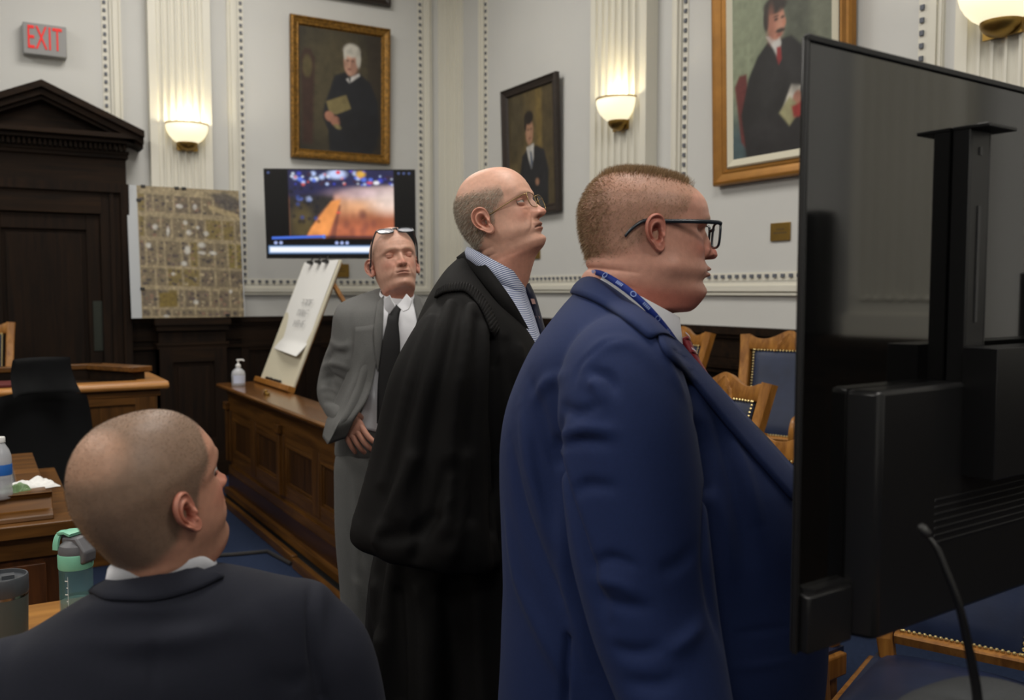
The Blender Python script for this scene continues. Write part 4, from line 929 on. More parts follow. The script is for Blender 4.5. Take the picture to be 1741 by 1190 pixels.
for u in (-0.75, 0.75):
    e0 = el(u, 1.0, -0.03); dn = (el(u, 0, -0.03)-e0); s_ = (RH+0.003-e0[2])/dn[2]; mb = MB(); bar(mb, [e0-o0, e0+dn*s_-o0], 0.035, 0.025, side=tuple(xd_)); obj('front_leg', mb, M['golden'], eas)
tp = el(0, 0.95, -0.04); mb = MB(); bar(mb, [tp-o0, np.array([2.85, 5.6, 0.15])-o0], 0.03, 0.03, side=(0, 1, 0)); obj('rear_leg', mb, M['golden'], eas)
pd = thing('paper_pad', 'white flip chart paper clipped to the easel board, lower edge curling', 'paper', tuple(el(0, 1, 0.01)))
o1 = el(0, 1, 0.01); n, m = 26, 40; P = np.zeros((n, m, 3)); Q = np.zeros((n, m, 3)); colr = np.zeros((n, m, 3))
for i, u in enumerate(np.linspace(-0.94, 0.94, n)):
    for j, v in enumerate(np.linspace(1.0, 0.24, m)):
        t = (1-v)/0.76; w_ = 0.012+0.012*t*t*math.sin(u*3+1)+0.10*max(0, t-0.86)**1.1*(1.2+u)*1.8
        P[i, j] = el(u-0.06*t, v-0.02*u*t*t, w_)-o1; Q[i, j] = P[i, j]-zn*0.006
        colr[i, j] = lin(214, 214, 212)
mb = MB(); mb.grid(P); mb.grid(Q, flip=True); obj('sheet', mb, M['white'], pd, smooth=True, angle=60)
mk = MB(); rg = random.Random(8)
for r0 in range(3):
    for k in range(4):
        u0 = -0.05+k*0.17+rg.uniform(-.02, .02); v0 = 0.62-r0*0.085
        for (du, dv, du2, dv2) in ((0, 0, 0, 0.05), (0, 0.05, 0.10, 0.05), (0.0, 0.025, 0.08, 0.025), (0.1, 0.05, 0.1, 0.0)):
            if rg.random() < 0.8: mk.tube([el(u0+du, v0+dv, 0.032)-o1, el(u0+du2+0.001, v0+dv2+0.001, 0.032)-o1], 0.0022, 4)
obj('marker_writing', mk, mat('grey_marker', srgb(150, 150, 150), 0.7), pd)
for u in (-0.45, 0.0, 0.4):
    mb = MB(); bar(mb, [el(u-0.08, 0.985, 0.03)-o1, el(u+0.08, 0.985, 0.03)-o1], 0.03, 0.02, side=tuple(zn)); mb.tube([el(u, 0.99, 0.03)-o1, el(u, 1.03, 0.02)-o1], 0.006, 6); obj('binder_clip', mb, M['black'], pd)
for i, u in enumerate((-0.35, 0.15)):
    g = thing('marker_pen', ('black marker lying on the easel ledge, the farther of the two', 'black marker lying on the easel ledge, the nearer of the two')[i], 'marker', tuple(el(u, 0.012, 0.022)), group='markers on the easel ledge')
    og = el(u, 0.012, 0.022); mb = MB(); mb.tube([el(u-0.16, 0.012, 0.024)-og, el(u+0.13, 0.012, 0.024)-og], 0.010, 10); obj('barrel', mb, M['black'], g); mb = MB(); mb.tube([el(u+0.13, 0.012, 0.024)-og, el(u+0.19, 0.012, 0.024)-og], 0.011, 10); obj('cap', mb, M['black'], g)

# floor cable cover
mb = MB(); p_ = [on_z(330, 947, 0.008), on_z(400, 943, 0.008), on_z(455, 938, 0.008), np.array([1.50, 5.0, 0.008])]
p_ = np.array(p_); mb.tube(np.array([[a[0], a[1], 0.010] for a in p_]), 0.012, 8)
o = obj('floor_cable', mb, mat('dark_cable', srgb(36, 34, 34), 0.7)); tag(o, 'dark cable crossing the blue carpet to the jury box plinth', 'cable')

# ------------------------------------------------------------------ big television seen from behind
o = at(1351, 1113, 1.05); TVL = o.copy(); yawt = math.radians(4.0)
tx = np.array([math.cos(yawt), math.sin(yawt), 0]); Wt, Ht = 1.24, 0.700
bt = thing('large_television', 'large television on a stand seen from behind, filling the right edge', 'television', (o[0], o[1], 0), yawt)
zb0 = o[2]
M['gloss'] = mat('glossy_black_back', srgb(12, 12, 12), 0.05, spec=0.5, ior=2.0); M['tvhouse'] = mat('matt_black_housing', srgb(24, 24, 25), 0.3, spec=0.45)
mb = MB(); mb.box((Wt/2, 0.003, zb0+Ht/2), (Wt, 0.005, Ht)); obj('panel', mb, M['gloss'], bt, bevel=0.002)
mb = MB()
for a, b in (((-0.001, -0.002, zb0), (0.004, 0.0045, zb0+Ht)), ((-0.001, -0.003, zb0+Ht-0.007), (Wt, 0.0045, zb0+Ht+0.001)), ((Wt-0.006, -0.003, zb0), (Wt, 0.0045, zb0+Ht))): mb.span(a, b)
obj('edge_trim', mb, M['black'], bt, bevel=0.0015)
mb = MB(); mb.span((0.001, 0.0056, zb0+0.001), (Wt-0.001, 0.009, zb0+Ht-0.001)); obj('display_front', mb, mat('dark_screen_glass', srgb(10, 10, 12), 0.1), bt, bevel=0.002)
def tloc(px, py, yy=0.0):  # point in the television's local frame on its back plane
    r = ray(px, py); n_ = np.array([-math.sin(yawt), math.cos(yawt), 0]); q = CAM+r*((n_@(np.array([o[0], o[1], 0])+n_*yy-CAM*[1, 1, 0]))/(n_@r))
    d = q-np.array([o[0], o[1], 0]); return np.array([d@tx, yy, q[2]])
h0 = tloc(1452, 640, -0.035); zh = h0[2]-0.02
mb = MB(); mb.prism([(0.085, 0.003), (0.098, -0.028), (0.105, -0.034), (Wt-0.10, -0.034), (Wt-0.08, 0.003)], 2, zb0+0.004, zh)
obj('electronics_housing', mb, M['tvhouse'], bt, bevel=0.006)
mb = MB(); mb.prism([(0.012, 0.003), (0.02, -0.010), (0.09, -0.010), (0.09, 0.003)], 2, zb0+0.07, zb0+0.075); obj('port_ledge', mb, M['black'], bt)
mb = MB(); mb.span((0.006, -0.014, zb0+0.002), (0.088, 0.003, zb0+0.07)); obj('port_cover', mb, M['tvhouse'], bt, bevel=0.003)
a = tloc(1662, 590, -0.06); mb = MB(); x0 = a[0]+0.02
mb.span((x0, -0.075, zh-0.12), (x0+0.42, -0.03, zh+0.045)); 
for i in range(7): mb.span((x0-0.06, -0.0352, zb0+0.155-i*0.009), (x0+0.30, -0.0335, zb0+0.159-i*0.009))
obj('vented_box', mb, M['tvhouse'], bt, bevel=0.006)
a = tloc(1645, 214, -0.02); b = tloc(1681, 214, -0.02); zt_ = a[2]; zl = tloc(1645, 780, -0.02)[2]
rx = a[0]; rw = b[0]-a[0]
mb = MB(); mb.span((rx, -0.024, zl), (rx+0.004, -0.001, zt_)); mb.span((rx+rw-0.004, -0.024, zl), (rx+rw, -0.001, zt_)); mb.span((rx+0.004, -0.024, zl), (rx+rw-0.004, -0.020, zt_-0.004))
mb.span((rx-0.001, -0.048, zt_-0.004), (rx+rw+0.018, -0.001, zt_+0.001))
obj('mount_rail', mb, M['black'], bt, bevel=0.001)
mb = MB(); mb.span((rx+rw/2-0.003, -0.0255, zt_-0.25), (rx+rw/2+0.003, -0.0235, zt_-0.10)); mb.span((rx+rw/2-0.003, -0.0255, zt_-0.035), (rx+rw/2+0.003, -0.0235, zt_-0.025)); obj('rail_slot', mb, mat('slot_grey', srgb(60, 60, 60), 0.5), bt)
mb = MB(); mb.span((0.74, -0.13, 0.06), (0.82, -0.076, zb0+0.45)); mb.span((0.70, -0.08, zb0+0.2), (0.86, -0.035, zb0+0.44)); obj('stand_column', mb, M['black'], bt, bevel=0.004)
mb = MB(); mb.span((0.60, -0.13, 0.03), (0.96, -0.07, 0.07))
for s_ in (0.60, 0.92):
    mb.span((s_, -0.30, 0.03), (s_+0.04, 0.16, 0.068))
    for q in (-0.27, 0.13): mb.lathe([(0.001, -0.015), (0.03, -0.015), (0.03, 0.015), (0.001, 0.015)], (s_+0.02, q, 0.03), 14, axis='x')
obj('stand_base', mb, M['black'], bt)

# speaker on the wall, made up for the dark shape mirrored in the television
sp = thing('mirrored_prop', 'black column speaker added on the right wall for the dark shape mirrored in the screen back', 'prop', (ROOM_X1-0.11, -1.40, WH+0.002))
mb = MB(); mb.span((-0.05, -0.11, 0.0), (0.10, 0.11, 0.62)); obj('cabinet', mb, M['black'], sp, bevel=0.01)
mb = MB(); mb.span((-0.058, -0.095, 0.02), (-0.05, 0.095, 0.60)); obj('prop_face', mb, M['mesh'], sp)

# ------------------------------------------------------------------ lectern, conference microphone
LZ = 1.142
b0 = at(1665, 1170, 0.93)
le = thing('lectern', 'wooden lectern below the lower right corner of the photo carrying the microphone', 'lectern', (b0[0]+0.03, b0[1]-0.09, 0), 0.0)
mb = MB(); mb.span((-0.20, -0.16, 0), (0.20, 0.16, LZ-0.17)); obj('body', mb, M['box_v'], le, bevel=0.006)
mb = MB(); mb.span((-0.27, -0.20, LZ-0.17), (0.27, 0.20, LZ-0.13)); obj('top', mb, M['box_x'], le, bevel=0.006)
bz = LZ-0.13
mc = thing('gooseneck_microphone', 'thin black gooseneck microphone rising from a grey base, lower right corner', 'microphone', (b0[0], b0[1], bz))
mb = MB(); n, m = 24, 36; P = np.zeros((n, m, 3))
for i, r in enumerate(np.linspace(0, 1, n)):
    for j, a in enumerate(np.linspace(0, 2*math.pi, m, endpoint=False)):
        sx = np.sign(math.cos(a))*abs(math.cos(a))**0.7*0.125; sy = np.sign(math.sin(a))*abs(math.sin(a))**0.7*0.11
        P[i, j] = (sx*r+0.03, sy*r, 0.118-0.028*r*r-0.09*r**10)
mb.grid(P, closev=True); obj('fabric_base', mb, mat('grey_mesh_fabric', srgb(66, 68, 70), 0.8, bump=1.0, bscale=350), mc, smooth=True)
mb = MB(); mb.lathe([(0.001, 0.006), (0.02, 0.006), (0.026, 0.0)], (-0.055, -0.03, 0.108), 20); obj('base_button', mb, M['black'], mc, smooth=True)
pts = []
for (px, py, D) in ((1664, 1192, 0.93), (1651, 1120, 0.93), (1632, 1030, 0.93), (1608, 970, 0.935), (1594, 933, 0.94), (1580, 914, 0.945)): pts.append(at(px, py, D)-[b0[0], b0[1], bz])
base_ = pts[0]-np.array([-0.002, 0, 0.06]); pts = [base_]+pts
t_ = np.linspace(0, len(pts)-1, 40); A = np.array(pts); cp = np.array([[np.interp(q, range(len(pts)), A[:, k]) for k in range(3)] for q in t_])
for _ in range(6): cp[1:-1] = (cp[:-2]+2*cp[1:-1]+cp[2:])/4
mb = MB(); mb.tube(cp, np.interp(np.linspace(0, 1, 40), [0, 0.3, 1], [0.0058, 0.0048, 0.0026]), 12); obj('gooseneck', mb, mat('satin_black_metal', srgb(15, 15, 16), 0.3, spec=0.5), mc, smooth=True)
e = cp[-1]; d_ = (cp[-1]-cp[-4]); d_ /= np.linalg.norm(d_); mb = MB(); mb.tube([e, e+d_*0.004, e+d_*0.012, e+d_*0.016], [0.003, 0.0052, 0.0052, 0.003], 12); obj('capsule', mb, M['black'], mc, smooth=True)
# ------------------------------------------------------------------ people: head builder
def pchip(xk, yk, x):
    xk = np.asarray(xk, float); yk = np.asarray(yk, float); h = np.diff(xk); d = np.diff(yk)/h; m = np.zeros(len(xk))
    for i in range(1, len(xk)-1):
        if d[i-1]*d[i] > 0:
            w1 = 2*h[i]+h[i-1]; w2 = h[i]+2*h[i-1]; m[i] = (w1+w2)/(w1/d[i-1]+w2/d[i])
    m[0], m[-1] = d[0], d[-1]
    x = np.clip(x, xk[0], xk[-1]); k = np.clip(np.searchsorted(xk, x)-1, 0, len(h)-1); t = (x-xk[k])/h[k]
    return (2*t**3-3*t**2+1)*yk[k]+(t**3-2*t**2+t)*h[k]*m[k]+(-2*t**3+3*t**2)*yk[k+1]+(t**3-t**2)*h[k]*m[k+1]
# rows: yF, zF, yB, zB, half width, front exponent
HEAD_ROWS = [
    (0.000, 0.1310, -0.006, 0.1310, 0.001, 2.0),
    (0.028, 0.1275, -0.040, 0.1268, 0.029, 2.0),
    (0.054, 0.1180, -0.066, 0.1140, 0.046, 2.05),
    (0.076, 0.0990, -0.087, 0.0890, 0.0615, 2.1),
    (0.089, 0.0760, -0.097, 0.0600, 0.0720, 2.2),
    (0.0945, 0.0540, -0.099, 0.0320, 0.0765, 2.3),
    (0.0955, 0.0360, -0.096, 0.0100, 0.0745, 2.3),
    (0.0890, 0.0200, -0.090, -0.0100, 0.0715, 2.2),
    (0.0870, 0.0000, -0.082, -0.0280, 0.0695, 2.15),
    (0.0895, -0.0230, -0.074, -0.0460, 0.0670, 2.05),
    (0.0925, -0.0420, -0.068, -0.0600, 0.0630, 1.95),
    (0.0895, -0.0590, -0.064, -0.0720, 0.0590, 1.85),
    (0.0925, -0.0750, -0.062, -0.0840, 0.0560, 1.75),
    (0.0840, -0.0890, -0.061, -0.0940, 0.0540, 1.75),
    (0.0560, -0.0960, -0.060, -0.1040, 0.0530, 1.9),
    (0.0350, -0.1080, -0.061, -0.1160, 0.0540, 2.0),
    (0.0240, -0.1350, -0.066, -0.1360, 0.0560, 2.0),
    (0.0280, -0.1750, -0.080, -0.1650, 0.0680, 2.0),
    (0.0400, -0.2150, -0.100, -0.2000, 0.1000, 2.0)]
def ear_mesh(mb, side, pos, size=1.0, flare=0.34, tiltb=0.15, colf=None):
    out = np.array([(0.007, 0.014), (0.005, 0.025), (-0.002, 0.032), (-0.012, 0.0345), (-0.023, 0.031), (-0.031, 0.022), (-0.034, 0.010), (-0.0325, -0.002), (-0.027, -0.013), (-0.019, -0.022), (-0.013, -0.030), (-0.005, -0.0335), (0.002, -0.029), (0.004, -0.019), (0.002, -0.009), (0.006, 0.002)])
    n = 72; k = len(out); t = np.linspace(0, k, n, endpoint=False); O = np.zeros((n, 2))
    for i, q in enumerate(t):
        a = int(q) % k; f = q-int(q); p0, p1, p2, p3 = out[a-1], out[a], out[(a+1) % k], out[(a+2) % k]
        O[i] = 0.5*((2*p1)+(-p0+p2)*f+(2*p0-5*p1+4*p2-p3)*f*f+(-p0+3*p1-3*p2+p3)*f**3)
    c = np.array([-0.011, -0.001]); ang = np.arctan2(O[:, 1]-c[1], O[:, 0]-c[0])
    back = sstep(0.2, 1.0, -np.cos(ang)+0.9*np.maximum(0, np.sin(ang)))        # 1 round top and back
    lobe = sstep(-0.5, -0.9, np.sin(ang))
    R = np.concatenate([[0.001], np.linspace(0.06, 1, 26)]); P = []
    def height(p, q, r, b, l):
        h = 0.0045*gs(r-0.92, 0.085)*(0.35+0.65*b)*(1-l*0.6)-0.0025*gs(r-0.76, 0.07)*b*(1-l)+0.0040*gs(r-0.58, 0.10)*b*(1-l)-0.0105*(1-sstep(0.22, 0.52, r))
        h = h-0.003*gs(r-0.98, 0.03)+0.003*l*sstep(0.4, 0.7, r)
        h = h+0.0065*np.exp(-((p-0.000)/0.0035)**2-((q+0.004)/0.0055)**2)+0.003*np.exp(-((p+0.004)/0.003)**2-((q+0.0145)/0.0035)**2)
        h = h-0.006*np.exp(-((p+0.0055)/0.0035)**2-((q+0.0035)/0.0045)**2)+0.0025*np.exp(-((p+0.008)/0.008)**2-((q-0.006)/0.0022)**2)
        return h
    for r in R:
        q = c+(O-c)*r; h = height(q[:, 0], q[:, 1], r, back, lobe)
        P.append(np.stack([q[:, 0], q[:, 1], h+0.010], 1))
    e1 = np.stack([(c+(O-c)*1.0)[:, 0], O[:, 1], np.full(n, 0.0065)], 1); P.append(e1)
    e2 = np.stack([(c+(O-c)*0.93)[:, 0], (c+(O-c)*0.93)[:, 1], np.full(n, 0.004)], 1); P.append(e2)
    e3 = np.stack([(c+(O-c)*0.55)[:, 0]+0.004, (c+(O-c)*0.6)[:, 1], np.full(n, -0.010)], 1); P.append(e3)
    P = np.array(P)*size
    # flare about the front edge, tilt back
    p, q, h = P[..., 0], P[..., 1], P[..., 2]; p0 = 0.004
    cf, sf = math.cos(flare), math.sin(flare); p2 = p0+(p-p0)*cf+h*sf*0.6; h2 = -(p-p0)*sf+h*cf
    h2[-1] = np.minimum(h2[-1], -0.002)
    ct, st = math.cos(tiltb), math.sin(tiltb); y = p2*ct-q*st; z = p2*st+q*ct
    W = np.stack([side*h2, y, z], -1)+np.array([side*pos[0], pos[1], pos[2]])
    dep = P[..., 2]/size
    col = colf(W, dep) if colf else None
    mb.grid(W, closev=True, col=col)
def build_head(P):
    """P: parameter dict -> MB in head space (x to the person's left, y forward, z up)"""
    rows = np.array(P.get('rows', HEAD_ROWS), float)
    K = len(rows); dens = np.array(P.get('dens', [1, 1, 1, 1, 1.1, 1.6, 2.0, 2.4, 3.0, 2.8, 2.2, 2.0, 1.8, 1.4, 1.2, 1.2, 1.2, 1.2][:K-1]))
    cum = np.concatenate([[0], np.cumsum(dens)]); NR = P.get('nr', 190); t = np.interp(np.linspace(0, cum[-1], NR), cum, np.arange(K))
    t[1:6] = np.interp(np.linspace(0, 1, 7)[1:6], [0, 1], [0, t[6]])
    r = np.stack([pchip(np.arange(K), rows[:, i], t) for i in range(rows.shape[1])], 1)
    r[:, 4] = np.where(t < 1, rows[1, 4]*np.sqrt(np.clip(t, 0.0005, 1)), r[:, 4])
    NC = P.get('nc', 176); u = np.linspace(0, 2*math.pi, NC, endpoint=False); phi = u-0.62*np.sin(u)
    S, Cc = np.sin(phi), np.cos(phi)
    V = np.zeros((NR, NC, 3)); tt = np.repeat(t[:, None], NC, 1)
    for i in range(NR):
        yF, zF, yB, zB, W, n = r[i]; yc = yB+(yF-yB)*P.get('wide', 0.46); zc = zB+(zF-zB)*0.46
        nn = np.where(Cc > 0, n, 2.15); e = 2/nn
        x = W*np.sign(S)*np.abs(S)**e; k = np.sign(Cc)*np.abs(Cc)**e
        V[i, :, 0] = x; V[i, :, 1] = np.where(Cc > 0, yc+k*(yF-yc), yc+k*(yc-yB)); V[i, :, 2] = np.where(Cc > 0, zc+k*(zF-zc), zc+k*(zc-zB))
    x, y, z = V[..., 0].copy(), V[..., 1].copy(), V[..., 2].copy(); ax = np.abs(x)
    frontm = sstep(0.015, 0.05, y)*sstep(0.2, 0.5, np.repeat(Cc[None], NR, 0))
    g = P.get
    dy = np.zeros_like(x); dyb = np.zeros_like(x); dx = np.zeros_like(x); dz = np.zeros_like(x)
    # brow, sockets, cheeks
    dy += g('brow', 0.0035)*gs(z-0.037, 0.009)*gs(ax-0.024, 0.020)
    dy -= g('socket', 0.0105)*gs(z-0.0195, 0.0105)*gs(ax-0.031, 0.0155)
    dy -= 0.003*gs(z-0.020, 0.012)*gs(ax-0.014, 0.007)
    dy += g('cheek', 0.0045)*gs(z+0.010, 0.016)*gs(ax-0.042, 0.018)
    dy += g('bag', 0.0012)*gs(z-0.004, 0.004)*gs(ax-0.031, 0.013)
    dy += 0.0030*gs(z+0.040, 0.016)*gs(x, 0.020)
    # nose
    ns = g('nose', 1.0); nl = g('nosedrop', 0.0)
    zk = np.array([0.046, 0.034, 0.024, 0.014, 0.004, -0.005, -0.0110, -0.0160, -0.0200, -0.0235, -0.0265, -0.029][::-1]); hk = np.array([0, 0.0015, 0.0045, 0.0105, 0.0170, 0.0235, 0.0280, 0.0285, 0.0245, 0.0150, 0.0045, 0][::-1])
    hk = np.array(g('nosek', hk[::-1]))[::-1] if g('nosek') is not None else hk
    h = pchip(zk, hk, z-nl); h[(z-nl > 0.046) | (z-nl < -0.029)] = 0
    wk = np.interp(z-nl, [-0.026, -0.019, -0.012, -0.003, 0.012, 0.028, 0.045], [0.0095, 0.0118, 0.0122, 0.0100, 0.0085, 0.0085, 0.012])*g('nosew', 1.0)
    N_ = h*ns*np.exp(-np.abs(ax/wk)**2.3*0.9); dy += N_*frontm
    dy += 0.0095*ns*np.exp(-((ax-0.0140*g('nosew', 1.0))/0.0052)**2-((z-nl+0.0165)/0.0068)**2)*frontm
    dy -= 0.0045*np.exp(-((ax-0.0195)/0.004)**2-((z-nl+0.014)/0.008)**2)*frontm
    dz -= 0.0025*gs(z-nl+0.0215, 0.004)*gs(ax, 0.006)*frontm
    nost = np.exp(-((ax-0.0068)/0.0034)**2-((z-nl+0.0238)/0.0022)**2)*frontm; dy -= 0.0055*nost
    # lips
    ml = g('mouthz', -0.0425); lw = g('mouthw', 0.0225); op = g('open', 0.0); lp = g('lip', 1.0)
    mw = np.clip(1-(ax/lw)**2.6, 0, 1)
    dy += 0.0048*lp*gs(z-(ml+0.0048-0.0010*gs(x, 0.004)), 0.0036)*mw**0.6*frontm
    dy += 0.0056*lp*gs(z-(ml-0.0058-op), 0.0042)*mw**0.7*frontm
    crease = gs(z-ml+op*0.5+0.0022*(ax/lw)**2*g('frown', 1.0), 0.0013+op*0.55)*np.clip(1-(ax/(lw*1.04))**6, 0, 1)
    dy -= (0.0042+op*2.2)*crease*frontm
    dy -= 0.0014*np.exp(-((ax-lw*1.04)/0.004)**2-((z-ml)/0.004)**2)*frontm
    dy -= 0.0010*gs(x, 0.0035)*gs(z-(ml+0.0125), 0.005)*frontm
    dy -= g('mental', 0.0028)*gs(z-(ml-0.0165), 0.0052)*gs(x, 0.020)*frontm
    dy += g('chin', 0.0022)*gs(z+0.076, 0.010)*gs(ax, 0.017)*frontm
    # nasolabial fold
    fx = np.interp(z, [-0.060, -0.044, -0.030, -0.013], [0.036, 0.031, 0.0255, 0.0185]); fm = sstep(-0.062, -0.046, z)*(1-sstep(-0.018, -0.008, z))
    dy -= g('naso', 0.0016)*np.exp(-((ax-fx)/0.0028)**2)*fm*frontm; dy += g('naso', 0.0016)*0.9*np.exp(-((ax-fx-0.007)/0.006)**2)*fm*frontm
    # forehead wrinkles
    if g('wrinkle', 0) > 0:
        for zz in (0.056, 0.068, 0.080): dy -= g('wrinkle')*gs(z-zz-0.003*np.cos(ax*60), 0.0016)*sstep(0.05, 0.03, ax)*frontm
    # neck creases / nape folds on the back
    if g('nape', 0) > 0:
        bk = sstep(0.0, -0.02, y)
        for zz, a in g('napez', ((-0.062, 1.0), (-0.085, 0.8))): dyb += g('nape')*a*(gs(z-zz, 0.0035)-0.8*gs(z-zz-0.010, 0.007))*bk; dyb -= -1*g('nape')*0.0*a*gs(z-zz-0.011, 0.007)*bk
    # temples, jaw muscles
    dx -= np.sign(x)*0.0025*gs(z-0.040, 0.016)*gs(y-0.055, 0.016)
    dx += np.sign(x)*g('jaw', 0.0)*gs(z+0.055, 0.018)*gs(y-0.015, 0.022)
    dx += np.sign(x)*g('jowl', 0.0)*gs(z+0.050, 0.020)*gs(y-0.045, 0.025)
    dy = np.where(y > 0.005, dy, dy*0)+dyb
    V[..., 0] += dx; V[..., 1] += dy; V[..., 2] += dz
    if g('lump', 0) > 0: pass
    # colours
    skin = lin(*g('skin', (196, 150, 128))); redc = lin(*g('red', (186, 112, 94))); lipc = lin(*g('lipc', (164, 98, 88))); hairc = lin(*g('stubble', (120, 104, 88)))
    X, Y, Z = V[..., 0], V[..., 1], V[..., 2]; col = np.tile(skin, (NR, NC, 1))
    def mixc(m, c, a=1.0):
        nonlocal col
        m = (np.clip(m, 0, 1)*a)[..., None]; col = col*(1-m)+c*m
    mixc(np.exp(-((ax-0.040)/0.020)**2-((z+0.012)/0.018)**2)*frontm, redc, g('redn', 0.5))
    mixc(np.exp(-(x/0.018)**2-((z+0.012)/0.012)**2)*frontm, redc, g('redn', 0.5)*1.3)
    mixc(sstep(-0.035, -0.06, z)*sstep(-0.03, 0.02, y), lin(*g('beard', (168, 128, 108))), g('beardn', 0.35))
    mixc(sstep(-0.07, -0.10, z), redc, g('neckred', 0.35))
    lipm = np.clip(gs(z-(ml+0.0040), 0.0036)+gs(z-(ml-0.0055-op), 0.0042), 0, 1)*np.clip(1-(ax/lw)**3, 0, 1)*frontm
    mixc(lipm, lipc, g('lipn', 0.75)); mixc(crease*frontm, lin(70, 30, 26), 0.75); mixc(np.clip(nost*1.2, 0, 1), lin(70, 34, 28), 0.8)
    mixc(gs(z-0.018, 0.010)*gs(ax-0.031, 0.014)*frontm, redc*0.8, 0.28)
    browm = np.exp(-((z-0.0385+0.10*np.maximum(0, ax-0.034))/0.0036)**2)*sstep(0.012, 0.018, ax)*(1-sstep(0.040, 0.050, ax))*frontm
    mixc(browm, lin(*g('browc', (120, 96, 76))), g('brown', 0.6))
    # hairline mask
    hm = g('hairmask')(x, y, z) if g('hairmask') else np.zeros_like(x)
    mixc(hm, hairc, g('hairn', 0.75))
    if g('colorfn'): col = g('colorfn')(col, x, y, z)
    mb = MB(); mb.grid(V, closev=True, col=col)
    k = mb.n; mb.add([V[0].mean(0)], [], col=col[0, 0]); 
    for j in range(NC): mb.f.append((k, (j+1) % NC, j)); mb.m.append(0)
    # eyes
    ez, ey, ex = 0.0195, g('eyey', 0.0700), 0.0310; R = 0.0120
    gaze = np.array(g('gaze', (0, 0))); openu, openl = g('lidu', 0.32), g('lidl', -0.28)
    for s in (-1, 1):
        n1, n2 = 25, 33; a = np.linspace(-math.pi/2, math.pi/2, n1); b = np.linspace(-math.pi/2, math.pi/2, n2)
        E = np.zeros((n1, n2, 3)); ec = np.zeros((n1, n2, 3))
        gd = np.array([math.sin(gaze[0])*math.cos(gaze[1]), math.cos(gaze[0])*math.cos(gaze[1]), math.sin(gaze[1])])
        for i, el_ in enumerate(a):
            for j, az in enumerate(b):
                d = np.array([math.sin(az)*math.cos(el_), math.cos(az)*math.cos(el_), math.sin(el_)]); q = math.acos(np.clip(d@gd, -1, 1))
                E[i, j] = d*R*(1+0.06*math.exp(-(q/0.4)**2)); ec[i, j] = lin(18, 14, 12) if q < 0.20 else lin(*g('iris', (84, 96, 104))) if q < 0.46 else lin(206, 198, 190)
        mb.grid(E+[s*ex, ey, ez], 1, col=ec)
        for up in (1, -1):
            m1, m2 = 14, 33; L = np.zeros((m1, m2, 3)); lc = np.zeros((m1, m2, 3))
            for j, az in enumerate(np.linspace(-1.45, 1.45, m2)):
                w_ = math.cos(az*1.02)**0.7 if abs(az*1.02) < math.pi/2 else 0
                e0 = (openu*w_ if up > 0 else openl*w_)-0.05+0.02*s*az
                e1 = 1.35*up
                for i, q in enumerate(np.linspace(0, 1, m1)):
                    el_ = e0+(e1-e0)*q; rr = R*(1.075+0.055*math.sin(min(1, q*3)*math.pi/2)-0.06*(1-min(1, q*12)))
                    if up > 0: rr -= 0.0007*math.exp(-((q-0.45)/0.08)**2)
                    L[i, j] = (math.sin(az)*math.cos(el_)*rr*1.06, math.cos(az)*math.cos(el_)*rr, math.sin(el_)*rr)
                    cc = skin*0.55+redc*0.45; cc = cc*(0.45 if q < 0.06 else 1.0); lc[i, j] = cc
            mb.grid(L+[s*ex, ey, ez], 0, col=lc)
    # ears
    def earcol(Wp, dep):
        m = np.clip((dep-0.002)/0.012, 0, 1)[..., None]; base = skin*0.5+redc*0.5; return (redc*0.62)*(1-m)+base*m  # darker with depth: shade of the ear hollow put into the colour
    for s in (-1, 1): ear_mesh(mb, s, g('earpos', (0.0685, -0.002, 0.0)), g('earsize', 1.0), g('flare', 0.34), g('eartilt', 0.15), earcol)
    info = dict(V=V, hm=hm, nr=NR, nc=NC)
    return mb, info
def pose_fn(P):
    """returns f(points in head space) -> body space (x left, y forward, z up; origin: bottom of the neck), blending rotation down the neck"""
    Rm = (Matrix.Rotation(P.get('yaw', 0), 3, 'Z') @ Matrix.Rotation(P.get('pitch', 0), 3, 'X') @ Matrix.Rotation(P.get('roll', 0), 3, 'Y')); Rm = np.array(Rm)
    piv = np.array([0, -0.015, -0.075]); sh = np.array(P.get('shift', (0, 0, 0))); sc_ = P.get('scale', 1.0); nb = P.get('nblend', (-0.185, -0.085))
    def f(pts):
        pts = np.asarray(pts, float); z = pts[..., 2]+0.35*np.clip(pts[..., 1]-0.02, 0, 1)*1.0; w = sstep(nb[0], nb[1], z)[..., None]
        q = (pts-piv) @ Rm.T+piv+sh
        return (pts*(1-w)+q*w)*sc_
    f.R = Rm; f.piv = piv; f.sh = sh; f.s = sc_
    return f
def mat_skin():
    m = mat('skin', (1, 1, 1, 1), 0.46, spec=0.42, vcol=True, var=0.07, vscale=90, bump=0.16, bscale=550, sss=0.10); return m
M['skin'] = mat_skin(); M['eye'] = mat('eyeball', (1, 1, 1, 1), 0.08, vcol=True, spec=0.6)
